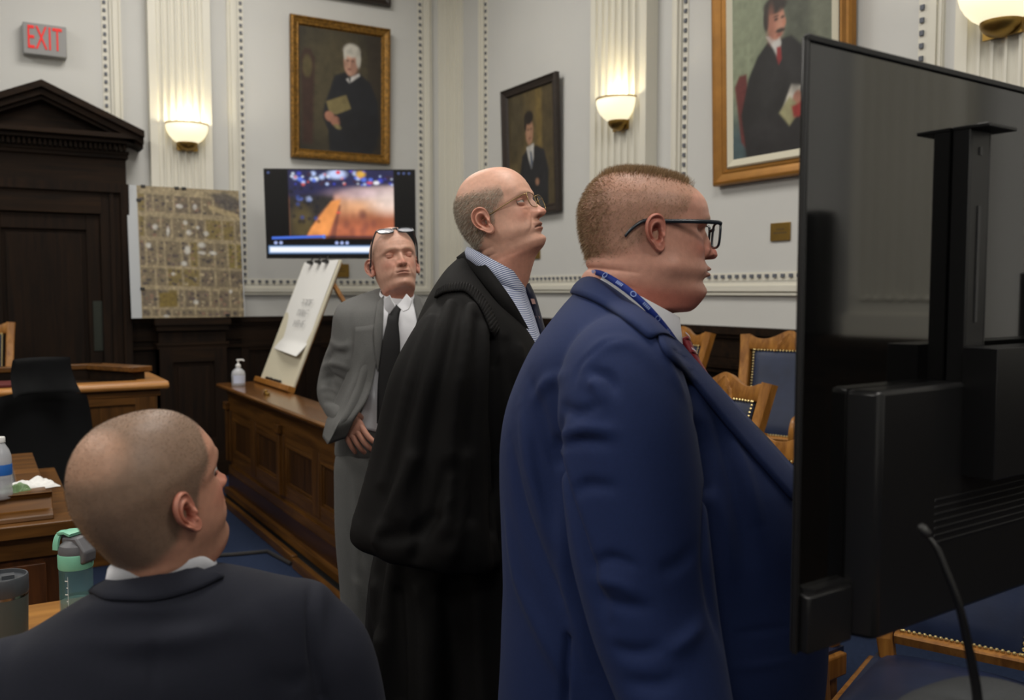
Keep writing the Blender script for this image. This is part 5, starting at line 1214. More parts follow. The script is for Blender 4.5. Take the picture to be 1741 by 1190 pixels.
# ------------------------------------------------------------------ people: body and cloth tools
class Fig:
    """a person's frame: base on the floor, f forward, l left, z up"""
    def __init__(s, X, Y, ang, z0=0.0):   # ang: direction of facing, degrees to the left of camera-right (counter-clockwise seen from above)
        a = math.radians(ang); s.o = np.array([X, Y, z0]); s.f = Rv*math.cos(a)+np.array([-Rv[1], Rv[0], 0])*math.sin(a); s.l = np.array([-s.f[1], s.f[0], 0])
    def w(s, p):                          # (l, f, z) -> world
        p = np.asarray(p, float); return s.o+p[..., 0:1]*s.l+p[..., 1:2]*s.f+p[..., 2:3]*np.array([0, 0, 1.0])
    def inv(s, q):
        q = np.asarray(q, float)-s.o; return np.stack([q@s.l, q@s.f, q[..., 2]], -1)
def ring(fig, z, fc, bk, ax, n=2.4, lc=0.0, N=72, tf=0.0, tl=0.0, nb=None):
    """superellipse ring: front extent fc, back extent bk (both along f), half width ax"""
    a = np.linspace(0, 2*math.pi, N, endpoint=False); S, Cc = np.sin(a), np.cos(a); nn = np.where(Cc > 0, n, nb or n); e = 2/nn; c = (fc+bk)/2
    l = ax*np.sign(S)*np.abs(S)**e; f = np.where(Cc > 0, c+np.abs(Cc)**e*(fc-c), c-np.abs(Cc)**e*(c-bk))
    return fig.w(np.stack([l+lc, f, np.full(N, z)+tf*(f-c)+tl*l], 1))
def smooth_rings(R, k):
    """interpolate a list of rings to k rings (Catmull-Rom)"""
    R = np.asarray(R); n = len(R); out = []
    for q in np.linspace(0, n-1.0001, k):
        i = int(q); t = q-i; p0, p1, p2, p3 = R[max(0, i-1)], R[i], R[min(n-1, i+1)], R[min(n-1, i+2)]
        out.append(0.5*((2*p1)+(-p0+p2)*t+(2*p0-5*p1+4*p2-p3)*t*t+(-p0+3*p1-3*p2+p3)*t**3))
    return out
def limb(mb, pts, r, n=32, k=30, flat=None):
    pts = np.asarray(pts, float); r = np.asarray(r, float); m = len(pts); q = np.linspace(0, m-1, k); P = np.stack([pchip(np.arange(m), pts[:, i], q) for i in range(3)], 1); rr = pchip(np.arange(m), r, q)
    for _ in range(3): P[1:-1] = (P[:-2]+2*P[1:-1]+P[2:])/4
    # rounded ends
    d0 = P[0]-P[1]; d0 /= np.linalg.norm(d0); d1 = P[-1]-P[-2]; d1 /= np.linalg.norm(d1); th = np.linspace(0.12, math.pi/2, 6)[:-1]
    A = [P[0]+d0*rr[0]*math.cos(t) for t in th]; ra = [rr[0]*math.sin(t) for t in th]; B = [P[-1]+d1*rr[-1]*math.cos(t)*0.3 for t in th[::-1]]; rb_ = [rr[-1]*math.sin(t) for t in th[::-1]]
    mb.tube(np.array(A+list(P)+B), np.array(ra+list(rr)+rb_), n)
def fuse(mbs, voxel=0.006, it=4, lam=0.5, adapt=0.0):
    mb = MB()
    for m_ in (mbs if isinstance(mbs, list) else [mbs]): mb.add(m_.V(), m_.f)
    me = bpy.data.meshes.new('tmp'); me.from_pydata(mb.V().tolist(), [], mb.f); bm = bmesh.new(); bm.from_mesh(me); bmesh.ops.recalc_face_normals(bm, faces=bm.faces); bm.to_mesh(me); bm.free()
    o = bpy.data.objects.new('tmp', me); C.objects.link(o); r = o.modifiers.new('r', 'REMESH'); r.mode = 'VOXEL'; r.voxel_size = voxel
    dg = bpy.context.evaluated_depsgraph_get(); dg.update(); ev = o.evaluated_get(dg).to_mesh()
    V = np.zeros(len(ev.vertices)*3); ev.vertices.foreach_get('co', V); V = V.reshape(-1, 3); F = [tuple(p.vertices) for p in ev.polygons]
    o.evaluated_get(dg).to_mesh_clear(); bpy.data.objects.remove(o); bpy.data.meshes.remove(me)
    c = Cloth(V, F); c.smooth(it, lam); return c
class Cloth:
    def __init__(s, V, F):
        s.V = np.array(V, float); s.F = F; s.Q = np.array([f if len(f) == 4 else (f[0], f[1], f[2], f[2]) for f in F])
        E = np.concatenate([s.Q[:, [0, 1]], s.Q[:, [1, 2]], s.Q[:, [2, 3]], s.Q[:, [3, 0]]]); E = E[E[:, 0] != E[:, 1]]; s.E = np.concatenate([E, E[:, ::-1]])
        s.deg = np.bincount(s.E[:, 0], minlength=len(s.V)).astype(float)[:, None]
    def lap(s, X):
        A = np.zeros_like(X)
        for k in range(X.shape[1]): A[:, k] = np.bincount(s.E[:, 0], X[s.E[:, 1], k], minlength=len(X))
        return A/np.maximum(s.deg, 1)
    def smooth(s, it, lam=0.5):
        for _ in range(it):
            s.V += lam*(s.lap(s.V)-s.V); 
            if lam < 0.6: s.V -= lam*0.6*(s.lap(s.V)-s.V)
        return s
    def normals(s):
        a = s.V[s.Q[:, 2]]-s.V[s.Q[:, 0]]; b = s.V[s.Q[:, 3]]-s.V[s.Q[:, 1]]; n = np.cross(a, b); N = np.zeros_like(s.V)
        for k in range(4):
            for c in range(3): N[:, c] += np.bincount(s.Q[:, k], n[:, c], minlength=len(s.V))
        return N/(np.linalg.norm(N, axis=1)[:, None]+1e-12)
    def tree(s): return BVHTree.FromPolygons(s.V.tolist(), s.F)
    def hit(s, px, py, t=None):
        t = t or s.tree(); r = ray(px, py); h = t.ray_cast(Vector(CAM), Vector(r).normalized())
        if h[0] is None:
            # nearest approach: march along the ray and take the closest surface point
            best = None
            for D in np.linspace(0.8, 4.5, 60):
                q = t.find_nearest(Vector(CAM+r*D))
                if best is None or q[3] < best[0]: best = (q[3], q[0], q[1])
            return np.array(best[1]), np.array(best[2])
        return np.array(h[0]), np.array(h[1])
    def fold(s, pts, amp, sig, side=0.0, N=None, world=False, taper=True):
        """raise (amp>0) or sink a crease along a path given in photo pixels (or world points)"""
        if not world:
            t = s.tree(); P = []
            q = np.linspace(0, len(pts)-1, max(6, len(pts)*4)); pp = np.array(pts, float)
            xs = pchip(np.arange(len(pts)), pp[:, 0], q) if len(pts) > 1 else pp[:, 0]; ys = pchip(np.arange(len(pts)), pp[:, 1], q)
            for a, b in zip(xs, ys): P.append(s.hit(a, b, t)[0])
            P = np.array(P)
        else:
            P = np.array(pts, float); q = np.linspace(0, len(P)-1, len(P)*5); P = np.stack([pchip(np.arange(len(P)), P[:, i], q) for i in range(3)], 1)
        N = s.normals() if N is None else N; d = np.full(len(s.V), 9.0); tt = np.zeros(len(s.V))
        for i in range(len(P)-1):
            a, b = P[i], P[i+1]; e = b-a; L = e@e+1e-12; t_ = np.clip(((s.V-a)@e)/L, 0, 1); dd = np.linalg.norm(s.V-a-t_[:, None]*e, axis=1)
            m = dd < d; d[m] = dd[m]; tt[m] = (i+t_[m])/(len(P)-1)
        w_ = np.exp(-(d/sig)**2)
        if taper: w_ *= np.clip(np.sin(np.clip(tt, 0.02, 0.98)*math.pi), 0, 1)**0.6
        s.V += N*(amp*w_)[:, None]; return s
    def noise(s, amp, scale, seed=0):
        N = s.normals(); k = np.array([mnoise.noise(Vector(v*scale)+Vector((seed, seed*2, 0))) for v in s.V]); s.V += N*(k*amp)[:, None]; return s
    def mb(s, col=None):
        m = MB(); m.add(s.V, s.F, 0, col); return m
def drape(cloth, A, B, n=30, m=6, off=0.004, edge=0.002, bulge=0.0, t=None):
    """a strip of cloth lying on the surface between pixel curves A and B; returned as a thin solid"""
    t = t or cloth.tree(); A = np.array(A, float); B = np.array(B, float); q = np.linspace(0, 1, n)
    a = np.stack([pchip(np.linspace(0, 1, len(A)), A[:, i], q) for i in range(2)], 1); b = np.stack([pchip(np.linspace(0, 1, len(B)), B[:, i], q) for i in range(2)], 1)
    P = np.zeros((n, m, 3)); N = np.zeros((n, m, 3))
    for i in range(n):
        for j, u in enumerate(np.linspace(0, 1, m)):
            pp = a[i]*(1-u)+b[i]*u; h, nn = cloth.hit(pp[0], pp[1], t); P[i, j] = h; N[i, j] = nn
    for _ in range(2):
        P[1:-1] = (P[:-2]+2*P[1:-1]+P[2:])/4; N[1:-1] = (N[:-2]+2*N[1:-1]+N[2:])/4
    N /= np.linalg.norm(N, axis=2)[..., None]
    u = np.linspace(0, 1, m)[None, :, None]; T = P+N*(off+bulge*4*u*(1-u)); Bt = P+N*(off-edge*1.6)
    mb = MB(); R = np.concatenate([T, Bt[:, ::-1]], 1); mb.grid(R, closev=True); 
    k = mb.n; w2 = 2*m
    mb.f.append(tuple(k-w2*n+i for i in range(w2))); mb.m.append(0); mb.f.append(tuple(k-w2+i for i in range(w2))[::-1]); mb.m.append(0)
    return mb
def local(mb, root):
    Mi = np.linalg.inv(np.array(root.matrix_basis)); mb.xform(Mi); return mb
def person(name, label, fig):
    r = thing(name, label, 'person', fig.o); return r
def pobj(name, mb, mats, root, parent=None, smooth=True, angle=180, **kw):
    v = [a-np.array(root.location) for a in mb.v]; mb.v = v
    return obj(name, mb, mats, parent or root, smooth=smooth, angle=angle, **kw)
def fabric(name, c, rough=0.85, bump=0.25, bscale=900, var=0.06, sheen=0.15, spec=0.2, vs=300): return mat(name, c, rough, spec=spec, bump=bump, bscale=bscale, var=var, vscale=vs, sheen=sheen)
def tube_band(fig, rings, th=0.003):
    """closed band from world-space rings with thickness"""
    R = np.asarray(rings); c = R.mean(1, keepdims=True); d = R-c; d[..., 2] = 0; d /= np.linalg.norm(d, axis=2)[..., None]; inner = R-d*th
    mb = MB(); mb.grid(np.concatenate([R, inner[::-1]]), closeu=True, closev=True); return mb
def hair_mesh(V, Nn, mask, count, length, width, droop, colfn, seed=0, lift=0.8, dirfn=None, maxz=None, curl=0.0):
    """short strands over the scalp: V (rows, cols, 3) already posed"""
    rng = np.random.RandomState(seed); n, m = mask.shape
    a = np.linalg.norm(np.cross(V[1:, :][:, :]-V[:-1, :], np.roll(V, -1, 1)[:-1]-V[:-1]), axis=2); wgt = (a*mask[:-1]); wgt = wgt.ravel(); wgt /= wgt.sum()
    idx = rng.choice(len(wgt), count, p=wgt); i = idx//m; j = idx % m; u, v = rng.rand(2, count)
    j2 = (j+1) % m; P = V[i, j]*((1-u)*(1-v))[:, None]+V[i+1, j]*(u*(1-v))[:, None]+V[i, j2]*((1-u)*v)[:, None]+V[i+1, j2]*(u*v)[:, None]; N_ = Nn[i, j]
    D = N_*lift+(dirfn(P, N_) if dirfn else 0)+rng.randn(count, 3)*0.16; D /= np.linalg.norm(D, axis=1)[:, None]
    L = (length(P) if callable(length) else length)*(0.7+0.6*rng.rand(count)); side = np.cross(D, rng.randn(count, 3)); side /= np.linalg.norm(side, axis=1)[:, None]; wd = width*(0.7+0.6*rng.rand(count))
    mid = P+D*(L*0.55)[:, None]; tip = P+D*L[:, None]+(np.array(droop)+side*curl)*L[:, None]
    base = P-N_*0.001
    VV = np.stack([base+side*wd[:, None], base-side*wd[:, None], mid+side*(wd*0.8)[:, None], mid-side*(wd*0.8)[:, None], tip], 1).reshape(-1, 3)
    k = np.arange(count)*5; F = [(a_, a_+1, a_+3, a_+2) for a_ in k]+[(a_+2, a_+3, a_+4) for a_ in k]
    col = colfn(rng, count); col = np.repeat(col, 5, 0); mb = MB(); mb.add(VV, [tuple(map(int, f)) for f in F], 0, col); return mb
M['hair'] = mat('hair_strands', (1, 1, 1, 1), 0.55, spec=0.3, vcol=True)
def grid_normals(V):
    du = np.gradient(V, axis=0); dv = np.roll(V, -1, 1)-np.roll(V, 1, 1); n = np.cross(du, dv); n /= np.linalg.norm(n, axis=2)[..., None]+1e-12
    c = V.mean((0, 1)); s_ = np.sign(((V-c)*n).sum(2).mean()); return n*s_
def finger_chain(mb, pts, r, n=10):
    P = np.array(pts, float); q = np.linspace(0, len(P)-1, 14); C_ = np.stack([pchip(np.arange(len(P)), P[:, i], q) for i in range(3)], 1); rr = np.interp(q, range(len(P)), r)
    d = C_[-1]-C_[-2]; d /= np.linalg.norm(d); ext = [C_[-1]+d*rr[-1]*0.5, C_[-1]+d*rr[-1]*0.85, C_[-1]+d*rr[-1]*1.0]
    mb.tube(np.concatenate([C_, ext]), np.concatenate([rr, [rr[-1]*0.85, rr[-1]*0.5, rr[-1]*0.1]]), n)
# ================================================================== man in the blue suit
def set_head(figh, P, ear_px, D):
    mb, info = build_head(P); f = pose_fn(P); ep = P.get('earpos', (0.0685, -0.002, 0.0))
    tgt = figh.inv(at(ear_px[0], ear_px[1], D)); off = tgt-f(np.array([-ep[0], ep[1], ep[2]]))
    fn = lambda p: figh.w(f(p)+off)
    mb.v = [fn(v) for v in mb.v]; info['W'] = fn(info['V']); info['fn'] = fn
    return mb, info
def hairline(front=0.098, temple=0.055, burn=0.012, nape=-0.062, soft=0.010, crown=None):
    def f(x, y, z):
        lim = np.interp(y, [-0.11, -0.06, -0.030, -0.012, burn, burn+0.012, 0.050, temple+0.012, 0.100], [nape, nape+0.004, nape+0.022, -0.012, -0.012, 0.020, 0.040, 0.075, front])
        m = sstep(-soft, soft, z-lim)
        if crown is not None: m = m*(1-crown(x, y, z))
        return m
    return f
EAR_B = (0.0715, 0.014, 0.0)
PB = dict(rows=[
    (0.000, 0.1020, -0.006, 0.1020, 0.001, 2.0),
    (0.030, 0.1000, -0.042, 0.0995, 0.030, 2.0),
    (0.060, 0.0935, -0.070, 0.0920, 0.048, 2.05),
    (0.084, 0.0815, -0.091, 0.0745, 0.064, 2.1),
    (0.098, 0.0660, -0.102, 0.0530, 0.0755, 2.2),
    (0.1030, 0.0510, -0.107, 0.0280, 0.0795, 2.3),
    (0.1050, 0.0360, -0.104, 0.0060, 0.0790, 2.3),
    (0.0990, 0.0200, -0.098, -0.0160, 0.0770, 2.25),
    (0.0990, 0.0000, -0.091, -0.0340, 0.0775, 2.25),
    (0.1050, -0.0240, -0.084, -0.0480, 0.0780, 2.2),
    (0.1150, -0.0460, -0.083, -0.0620, 0.0790, 2.1),
    (0.1120, -0.0640, -0.086, -0.0740, 0.0790, 2.0),
    (0.1190, -0.0810, -0.088, -0.0880, 0.0780, 1.95),
    (0.1100, -0.1010, -0.088, -0.1020, 0.0760, 1.95),
    (0.0960, -0.1150, -0.088, -0.1150, 0.0750, 2.0),
    (0.0640, -0.1240, -0.090, -0.1300, 0.0770, 2.0),
    (0.0520, -0.1400, -0.094, -0.1450, 0.0800, 2.0),
    (0.0500, -0.1750, -0.104, -0.1700, 0.0900, 2.0),
    (0.0600, -0.2150, -0.120, -0.2000, 0.1150, 2.0)],
    scale=1.06, pitch=math.radians(-7), jowl=0.006, cheek=0.006, skin=(204, 150, 130), red=(190, 104, 88), redn=0.6, neckred=0.65, beard=(176, 128, 112), nape=0.003, napez=((-0.066, 1.0), (-0.090, 1.0)),
    stubble=(156, 126, 104), hairn=0.5, hairmask=hairline(0.094, 0.052, 0.008, -0.050, 0.012), earpos=EAR_B, earsize=0.90, mouthz=-0.046, naso=0.001, browc=(168, 138, 104), brown=0.3, iris=(70, 90, 110), lidu=0.25, lidl=-0.3, nosew=1.05, lipn=0.6, lip=1.25, mental=0.005, gaze=(0, 0.05))
figBh = Fig(0, 0, 4.0)
hB, iB = set_head(figBh, PB, (1122, 397), 1.525)
ctrB = at(1085, 495, 1.60)
figB = Fig(ctrB[0], ctrB[1], -6.0)
manB = person('person', 'heavy-set man in a blue suit and black glasses, profile, beside the black screen', figB)
# ---- jacket
def zpx(py, D=1.6): return CAMZ-(py-495)*D/FPX
def fpx(px, D=1.6): return (px-1085)*D/FPX
# rows: py at the back, py at the front, back px, front px, half width, exponent
TB = [(464, 556, 1006, 1118, 0.082, 2.0), (474, 566, 996, 1134, 0.104, 2.0), (490, 580, 982, 1150, 0.135, 2.1), (516, 600, 957, 1166, 0.185, 2.2), (545, 622, 934, 1186, 0.215, 2.3), (590, 650, 902, 1212, 0.228, 2.4), (645, 685, 875, 1246, 0.224, 2.4), (700, 725, 857, 1284, 0.222, 2.35), (760, 770, 848, 1330, 0.23, 2.3), (820, 820, 846, 1368, 0.24, 2.25),
      (900, 900, 848, 1396, 0.25, 2.2), (1000, 1000, 852, 1408, 0.255, 2.2), (1100, 1100, 848, 1408, 0.255, 2.2), (1200, 1200, 842, 1402, 0.25, 2.2), (1300, 1300, 838, 1390, 0.25, 2.2), (1345, 1345, 836, 1385, 0.25, 2.2)]
R = []
for a, a2, b, c, w_, n in TB:
    f0, f1 = fpx(c)*0.985, fpx(b)*0.985; R.append(ring(figB, (zpx(a)+zpx(a2))/2, f0, f1, w_, n, tf=(zpx(a2)-zpx(a))/(f0-f1)))
tor = MB(); tor.loft(smooth_rings(R, 60))
arm = MB(); limb(arm, [at(1058, 598, 1.475), at(1056, 645, 1.405), at(1064, 720, 1.372), at(1074, 820, 1.352), at(1088, 930, 1.34), at(1108, 1040, 1.325), at(1135, 1140, 1.30), at(1160, 1232, 1.275), at(1176, 1300, 1.26)],
     [0.070, 0.094, 0.103, 0.105, 0.103, 0.095, 0.085, 0.076, 0.070], 40, 50)
arm2 = MB(); pl = [figB.w([[0.20, -0.03, 1.44], [0.26, -0.04, 1.33], [0.30, -0.03, 1.15], [0.31, 0.0, 1.0], [0.29, 0.06, 0.85]])]
limb(arm2, pl[0], [0.075, 0.095, 0.10, 0.09, 0.07], 32, 30)
cB = fuse([tor, arm, arm2], 0.0055, 9, 0.5); cB.smooth(3, 0.5)
# sleeve-head seam, then folds
cB.fold([(992, 640), (1003, 608), (1030, 585), (1062, 583), (1095, 600), (1130, 640)], 0.006, 0.014)
cB.fold([(975, 655), (985, 622), (1008, 596), (1035, 578), (1062, 574)], -0.004, 0.006)
cB.fold([(958, 705), (948, 760), (962, 830), (985, 905), (1008, 985), (1035, 1060)], -0.016, 0.013)
cB.fold([(972, 700), (963, 760), (978, 830), (1002, 905), (1028, 985)], 0.006, 0.016)
cB.fold([(1178, 700), (1196, 770), (1200, 850), (1200, 940), (1208, 1020), (1225, 1090)], -0.010, 0.012)
for p_, a_, s_ in (
    ([(1003, 628), (1035, 640), (1050, 668)], -0.004, 0.010), ([(1000, 648), (1012, 655), (1030, 690)], 0.004, 0.012),
    ([(955, 690), (985, 700), (1020, 690)], -0.004, 0.010), ([(948, 760), (990, 748), (1040, 755)], -0.0045, 0.012), ([(955, 740), (1000, 728), (1050, 735)], 0.004, 0.013),
    ([(975, 840), (1000, 825), (1050, 830)], -0.004, 0.012), ([(1010, 960), (1040, 950), (1085, 965)], -0.004, 0.011), ([(1012, 985), (1045, 990), (1090, 1010)], 0.004, 0.014), ([(1020, 1015), (1060, 1030), (1110, 1035)], -0.003, 0.012),
    ([(1180, 930), (1150, 960), (1120, 970)], -0.003, 0.014), ([(1040, 1100), (1080, 1110), (1130, 1100)], -0.004, 0.014), ([(1195, 1060), (1165, 1090), (1130, 1110)], 0.004, 0.016), ([(1060, 1160), (1110, 1165), (1160, 1150)], -0.004, 0.016),
    ([(900, 640), (918, 700), (935, 770), (945, 850)], -0.004, 0.018), ([(885, 690), (900, 780), (925, 870), (950, 950)], 0.005, 0.022), ([(868, 750), (885, 850), (920, 950), (965, 1040)], -0.006, 0.020), ([(955, 860), (960, 960), (985, 1060), (1010, 1150)], 0.006, 0.020),
    ([(858, 860), (880, 980), (930, 1090), (980, 1180)], 0.005, 0.024), ([(940, 900), (920, 820), (905, 740)], -0.004, 0.014), ([(960, 640), (930, 650), (905, 690)], 0.004, 0.016),
    ([(1215, 700), (1240, 780), (1262, 880), (1280, 980)], -0.005, 0.020), ([(1230, 720), (1262, 800), (1290, 900)], 0.004, 0.020), ([(1205, 820), (1230, 900), (1240, 1000)], 0.004, 0.018),
    ([(1130, 560), (1160, 620), (1190, 700)], -0.003, 0.014), ([(1095, 560), (1130, 610), (1165, 680)], 0.003, 0.016)):
    cB.fold(p_, a_*1.9, s_*0.72)
# back vent
cB.fold([(965, 1085), (962, 1150), (958, 1220), (956, 1290)], -0.012, 0.006, taper=False)
# pocket flap line
cB.fold([(1245, 1080), (1300, 1072), (1356, 1066)], -0.004, 0.005)
cB.fold([(1245, 1135), (1300, 1130), (1356, 1122)], 0.0035, 0.006)
cB.noise(0.0022, 9.0, 3); cB.smooth(2, 0.35)
M['blue'] = fabric('blue_suiting', srgb(28, 42, 82), 0.78, 0.25, 1100, 0.07, 0.03)
jk = pobj('suit_jacket', cB.mb(), M['blue'], manB)
tB = cB.tree()
# lapel: outer edge / fold edge
lp = drape(cB, [(1112, 560), (1122, 592), (1165, 640), (1225, 715), (1290, 790), (1345, 852)], [(1140, 572), (1160, 588), (1200, 632), (1250, 690), (1308, 755), (1358, 812)], 40, 6, 0.006, 0.0035, 0.002, tB)
pobj('lapel', lp, M['blue'], manB, jk)
cl = drape(cB, [(972, 500), (1000, 510), (1035, 528), (1075, 556), (1105, 578), (1118, 572)], [(990, 472), (1006, 474), (1040, 494), (1080, 522), (1115, 552), (1148, 585)], 36, 6, 0.007, 0.004, 0.004, tB)
pobj('jacket_collar', cl, M['blue'], manB, jk)
# ---- head into the body mesh, with a plain torso core under the clothes
core = MB(); core.loft(smooth_rings([ring(figB, z, f0, f1, w_, 2.1, N=40) for z, f0, f1, w_ in ((1.58, 0.03, -0.09, 0.07), (1.50, 0.03, -0.11, 0.10), (1.40, 0.06, -0.12, 0.17), (1.2, 0.15, -0.15, 0.18), (1.0, 0.18, -0.15, 0.19), (0.90, 0.17, -0.15, 0.19))], 20))
hB.add(core.V(), core.f, 0, lin(200, 152, 132))
bodyB = pobj('body', hB, [M['skin'], M['eye']], manB)
# trousers and shoes
tr = []
for s in (-1, 1):
    m_ = MB(); limb(m_, figB.w([[s*0.11, 0.04, 0.98], [s*0.115, 0.05, 0.75], [s*0.115, 0.04, 0.48], [s*0.12, 0.02, 0.25], [s*0.12, 0.01, 0.07]]), [0.135, 0.125, 0.095, 0.08, 0.078], 32, 26); tr.append(m_)
m_ = MB(); m_.loft(smooth_rings([ring(figB, z, f0, f1, w_, 2.2, N=48) for z, f0, f1, w_ in ((1.08, 0.24, -0.17, 0.20), (0.98, 0.24, -0.19, 0.215), (0.86, 0.17, -0.15, 0.20))], 14)); tr.append(m_)
ct = fuse(tr, 0.012, 6); pobj('trousers', ct.mb(), M['blue'], manB)
M['shoe'] = mat('black_shoe_leather', srgb(18, 17, 17), 0.3)
def shoe(fig, l, f, root, ang=0.0):
    m_ = MB(); n = 16; P = []
    for t, wd, ht in ((-0.085, 0.028, 0.055), (-0.075, 0.035, 0.075), (-0.03, 0.038, 0.085), (0.02, 0.040, 0.075), (0.07, 0.045, 0.055), (0.12, 0.046, 0.042), (0.165, 0.038, 0.032), (0.185, 0.02, 0.02)):
        row = []
        for k in range(n):
            a = 2*math.pi*k/n; row.append([l+math.cos(a)*wd, f+t, max(0.0, ht/2+math.sin(a)*ht/2)])
        P.append(fig.w(np.array(row)))
    m_.loft(P); pobj('shoe', m_, M['shoe'], root)
for s in (-1, 1): shoe(figB, s*0.12, 0.0, manB)
# ---- shirt collar: band round the neck
M['shirt'] = fabric('white_shirt_cotton', srgb(214, 215, 220), 0.7, 0.1, 900, 0.02, 0.0)
M['lanyard'] = fabric('blue_lanyard', srgb(26, 46, 122), 0.6, 0.2, 1500, 0.03, 0.0)
def collar_curve(pts, k=72):
    """closed curve through world points (periodic Catmull-Rom)"""
    p = np.array(pts, float); n = len(p); out = []
    for q in np.linspace(0, n, k, endpoint=False):
        i = int(q) % n; t = q-int(q); a, b, c, d = p[i-1], p[i], p[(i+1) % n], p[(i+2) % n]
        out.append(0.5*((2*b)+(-a+c)*t+(2*a-5*b+4*c-d)*t*t+(-a+3*b-3*c+d)*t**3))
    return np.array(out)
def band(fig, spec, th=0.0025, k=72):
    """spec: list of closed rings, each a dict of (l,f,z) control points"""
    rr = [collar_curve(fig.w(np.array(s_)), k) for s_ in spec]; return tube_band(fig, rr, th)
zc = lambda py, D=1.6: CAMZ-(py-495)*D/FPX
def col_ring(fig, half, fb, ff, zb, zf, dz=0.0, k=12, lc=0.0):
    out = []
    for a in np.linspace(0, 2*math.pi, k, endpoint=False):
        c_, s_ = math.cos(a), math.sin(a); fm = (ff+fb)/2; t = (c_+1)/2
        out.append([lc+half*s_, fm+c_*(ff-fb)/2, zb+(zf-zb)*t+dz])
    return out
# neck: back px ~ (1003,463), front px ~ (1150,545)
fB0, fB1 = fpx(1001), fpx(1152); zb0_, zf0_ = zc(462), zc(545)
sh_ = band(figB, [col_ring(figB, 0.090, fB0+0.012, fB1-0.006, zb0_-0.045, zf0_-0.05), col_ring(figB, 0.092, fB0+0.004, fB1+0.002, zb0_-0.02, zf0_-0.02), col_ring(figB, 0.088, fB0+0.004, fB1+0.000, zb0_+0.002, zf0_+0.004)])
shB = pobj('shirt_collar', sh_, M['shirt'], manB)
# collar leaf (falls outside the band towards the front)
lf = band(figB, [col_ring(figB, 0.106, fB0-0.004, fB1+0.012, zb0_-0.035, zf0_-0.062), col_ring(figB, 0.101, fB0-0.002, fB1+0.008, zb0_-0.016, zf0_-0.03), col_ring(figB, 0.092, fB0+0.001, fB1+0.003, zb0_+0.004, zf0_+0.006)])
pobj('collar_leaf', lf, M['shirt'], manB, shB)
# lanyard ribbon
def mirror_ring(fig, near, k=96):
    P_ = [fig.inv(at(*q)) for q in near]; far = [p_*np.array([-1, 1, 1]) for p_ in P_[1:-1]][::-1]; P_[0][0] = 0; P_[-1][0] = 0
    return collar_curve(fig.w(np.array(P_+far)), k)
cur = mirror_ring(figB, [(1001, 458, 1.60), (1024, 461, 1.535), (1062, 482, 1.490), (1098, 512, 1.475), (1128, 545, 1.490), (1152, 577, 1.545), (1162, 592, 1.6)])
cur2 = mirror_ring(figB, [(998, 467, 1.605), (1019, 469, 1.535), (1054, 491, 1.485), (1090, 521, 1.470), (1120, 554, 1.485), (1145, 587, 1.54), (1156, 602, 1.6)])
m_ = tube_band(figB, [cur2, cur], 0.0015); lanB = pobj('lanyard', m_, M['lanyard'], manB)
m_ = MB(); rg = random.Random(3)
for i in range(0, 96, 5):
    a, b = cur[i], cur2[i]; t_ = cur[(i+1) % 96]-a; t_ /= np.linalg.norm(t_); u_ = (a-b)/np.linalg.norm(a-b); n_ = np.cross(t_, u_)
    c0 = (a+b)/2; cc = MB()
    if (c0-CAM)@n_ > 0: n_ = -n_
    o_ = c0+n_*0.0022
    if (i//5) % 2 == 0:
        th = np.linspace(0, 2*math.pi, 14, endpoint=False)
        m_.add([o_+t_*0.0055*math.cos(q)+u_*0.0055*math.sin(q) for q in th]+[o_+t_*0.0038*math.cos(q)+u_*0.0038*math.sin(q) for q in th], [(j, (j+1) % 14, 14+(j+1) % 14, 14+j) for j in range(14)])
    else:
        for k in range(-2, 3): p0 = o_+t_*k*0.003; m_.add([p0-t_*0.001-u_*0.003, p0+t_*0.001-u_*0.003, p0+t_*0.001+u_*0.003, p0-t_*0.001+u_*0.003], [(0, 1, 2, 3)])
o_ = pobj('lanyard_print', m_, mat('pale_blue_print', srgb(120, 140, 190), 0.6), manB, lanB); o_['kind'] = 'stuff'
# tie
M['redtie'] = fabric('red_tie_silk', srgb(126, 22, 34), 0.45, 0.2, 700, 0.08, 0.0, 0.4); M['stripe'] = mat('tie_stripe', srgb(205, 190, 200), 0.5)
fT = fB1+0.006; zT = zf0_-0.03
path = [(0, fT+0.004, zT), (0, fT+0.020, zT-0.035), (0, fT+0.060, zT-0.10), (0, fT+0.105, zT-0.17), (0, fT+0.15, zT-0.25)]
def tie_mesh(fig, path, w, th=0.008, l0=0.0, n=40):
    p = np.array(path, float); q = np.linspace(0, len(p)-1, n); C_ = np.stack([pchip(np.arange(len(p)), p[:, i], q) for i in range(3)], 1); W_ = np.interp(q, np.linspace(0, len(p)-1, len(w)), w); rows = []
    T = np.gradient(C_, axis=0); T /= np.linalg.norm(T, axis=1)[:, None]
    for c_, t_, ww in zip(C_, T, W_):
        nrm = np.cross(np.array([1.0, 0, 0]), t_); nrm *= np.sign(nrm[1]) if nrm[1] != 0 else 1; row = []
        for a in np.linspace(0, 2*math.pi, 20, endpoint=False):
            row.append(c_+np.array([1.0, 0, 0])*ww*np.sign(math.cos(a))*abs(math.cos(a))**0.6+nrm*th*math.sin(a)*(1-0.3*abs(math.cos(a))))
        rows.append(fig.w(np.array(row)))
    m_ = MB(); m_.loft(rows); return m_, C_, T
m_, C_, T_ = tie_mesh(figB, path, [0.016, 0.022, 0.019, 0.026, 0.032, 0.036], 0.010)
tieB = pobj('tie', m_, M['redtie'], manB)
m_ = MB()
